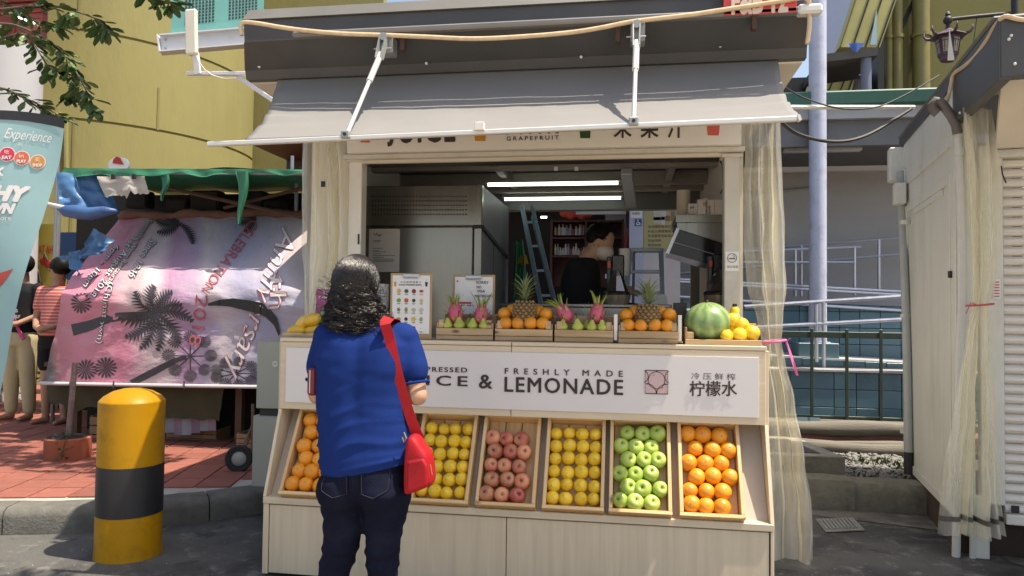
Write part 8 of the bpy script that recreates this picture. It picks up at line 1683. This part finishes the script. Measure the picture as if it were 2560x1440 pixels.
# ================================================================ TREE OVER THE LEFT EDGE
m_leaf = M('tree_leaf', (.045, .085, .022), .45, var=.35, vs_=3, spec=.4); m_leaf2 = M('tree_leaf_young', (.085, .14, .035), .45, var=.3, vs_=3); m_bark = M('tree_bark', (.10, .08, .06), .9, var=.3, vs_=12, bump=.6, bs=30)
tree = thing('leafy_tree', 'leafy tree whose branches hang in at the top left corner', 'tree', (-7.6, 4.9, 0)); rt_ = random.Random(12)
MB().tube([(-7.6, 4.9, 0), (-7.55, 4.85, 1.2), (-7.4, 4.9, 2.4), (-7.0, 4.8, 3.6), (-6.4, 4.6, 4.6)], [.26, .20, .18, .16, .12], 12).build('trunk', m_bark, tree, True)
def leaf(b, c, d, L, w):
    d = d.normalized(); s_ = d.cross(Vector((rt_.uniform(-.4, .4), rt_.uniform(-.4, .4), 1))); s_ = s_.normalized() if s_.length > .01 else Vector((1, 0, 0)); n_ = s_.cross(d)
    A = [c, c + d * L * .3 + s_ * w * .7, c + d * L * .65 + s_ * w, c + d * L * .9 + s_ * w * .55, c + d * L - n_ * .1 * L, c + d * L * .9 - s_ * w * .55, c + d * L * .65 - s_ * w, c + d * L * .3 - s_ * w * .7]; M_ = [c + d * L * .3 - n_ * w * .25, c + d * L * .65 - n_ * w * .3]
    V = [b.bm.verts.new(p) for p in A]; m0, m1 = (b.bm.verts.new(p) for p in M_); b.mi = 1 if rt_.random() < .25 else 0
    for f in ((V[0], V[1], m0), (V[1], V[2], m1, m0), (V[2], V[3], V[4], m1), (V[4], V[5], V[6], m1), (V[6], V[7], m0, m1), (V[7], V[0], m0)): b.bm.faces.new(f).material_index = b.mi
TW = [[(-60, 30), (20, 22), (90, 14), (150, 18), (200, 32), (240, 48), (268, 70)], [(-60, 60), (30, 62), (100, 90), (140, 115), (170, 145), (190, 180), (215, 225), (236, 270)], [(-60, 215), (10, 222), (50, 240), (90, 258), (130, 278), (148, 290)], [(340, -60), (360, -25), (385, -5), (410, 8), (430, 4)], [(-50, 110), (10, 95), (55, 85), (85, 110), (120, 165), (150, 175)], [(-60, -20), (10, 10), (60, 40), (110, 60), (150, 62)], [(150, 150), (170, 165), (190, 210), (175, 240)]]
tips = []
lb = MB(); tb = MB()
for k, tw in enumerate(TW):
    P_ = [Vector(p) for p in smooth_line([tuple(at(x, y, Y=5.2 + .12 * k)) for x, y in tw], 5)]; tips.append(P_[0]); br = tb if False else MB(); br.tube(P_, [.011 * (1 - .8 * i / len(P_)) + .002 for i in range(len(P_))], 6).build('branch', m_bark, tree, True)
    for i in range(4, len(P_)):
        for j in range(3 if i < len(P_) - 4 else 5):
            if rt_.random() < .25: continue
            a = rt_.uniform(0, 6.28); d = Vector((math.cos(a), .7 * math.sin(a), rt_.uniform(-.9, .25))) + (P_[i] - P_[i - 1]).normalized() * .5; c = P_[i] + d.normalized() * rt_.uniform(0, .05); leaf(lb, c, d, rt_.uniform(.08, .15), rt_.uniform(.022, .040))
MB().tube([(-6.4, 4.6, 4.6), (-5.2, 4.2, 5.2), (-3.6, 3.6, 5.5), (-2.0, 3.1, 5.6), (-1.0, 2.9, 5.5)], [.11, .09, .07, .05, .03], 8).build('limb', m_bark, tree, True); MB().tube([(-6.9, 4.8, 3.7), (-6.2, 5.0, 3.5), (-5.3, 5.3, 3.25)], [.08, .05, .02], 8).build('limb', m_bark, tree, True)
for k in range(58):     # crown above the picture: clumps along the big limb, placed for dappled shade
    c0 = Vector((rt_.uniform(-3.6, -.6), rt_.uniform(2.2, 2.95), rt_.uniform(5.0, 5.9)))
    for j in range(26): a = rt_.uniform(0, 6.28); d = Vector((math.cos(a), math.sin(a), rt_.uniform(-.6, .4))); leaf(lb, c0 + d * rt_.uniform(.02, .2), d, rt_.uniform(.08, .13), rt_.uniform(.02, .035))
for k in range(30):
    c0 = Vector((rt_.uniform(-8.5, -5.6), rt_.uniform(3.6, 6.0), rt_.uniform(3.9, 5.6)))
    for j in range(22): a = rt_.uniform(0, 6.28); d = Vector((math.cos(a), math.sin(a), rt_.uniform(-.6, .4))); leaf(lb, c0 + d * rt_.uniform(.02, .3), d, rt_.uniform(.08, .13), rt_.uniform(.02, .035))
for k in range(46):  # unseen clumps put in to shade the pavement before the stall
    c0 = Vector((rt_.uniform(-4.3, -1.5), rt_.uniform(4.62, 5.2), rt_.uniform(4.8, 5.3)))
    for j in range(26): a = rt_.uniform(0, 6.28); d = Vector((math.cos(a), math.sin(a), rt_.uniform(-.6, .4))); leaf(lb, c0 + d * rt_.uniform(.02, .16), d, rt_.uniform(.08, .13), rt_.uniform(.02, .035))
MB().tube([(-5.2, 4.2, 5.2), (-4.0, 4.7, 5.2), (-2.8, 4.9, 5.1), (-1.6, 4.95, 5.0)], [.07, .05, .04, .02], 8).build('limb', m_bark, tree, True)  # unseen limb added to carry the clumps that shade the pavement
hb = MB()
for k in range(70):
    c0 = Vector((rt_.uniform(-8.2, -5.1), rt_.uniform(7.5, 8.1), rt_.uniform(.3, 1.5)))
    for j in range(24): a = rt_.uniform(0, 6.28); d = Vector((math.cos(a), math.sin(a), rt_.uniform(-.4, .8))); leaf(hb, c0 + d * rt_.uniform(.02, .25), d, rt_.uniform(.08, .15), rt_.uniform(.02, .035))
hd_ = thing('dark_shrub', 'dark leafy shrub growing behind the bystanders', 'shrub', (-6.6, 7.8, .15)); hb.keepn = True; tag(hb.build('foliage', [m_leaf, m_leaf2], hd_), kind='stuff')
for x in (-7.6, -6.6, -5.7): tube('stem', m_bark, hd_, [(x, 7.8, .15), (x + .1, 7.8, 1.0)], .03, 6)
lb.keepn = True; tag(lb.build('crown', [m_leaf, m_leaf2], tree), kind='stuff')
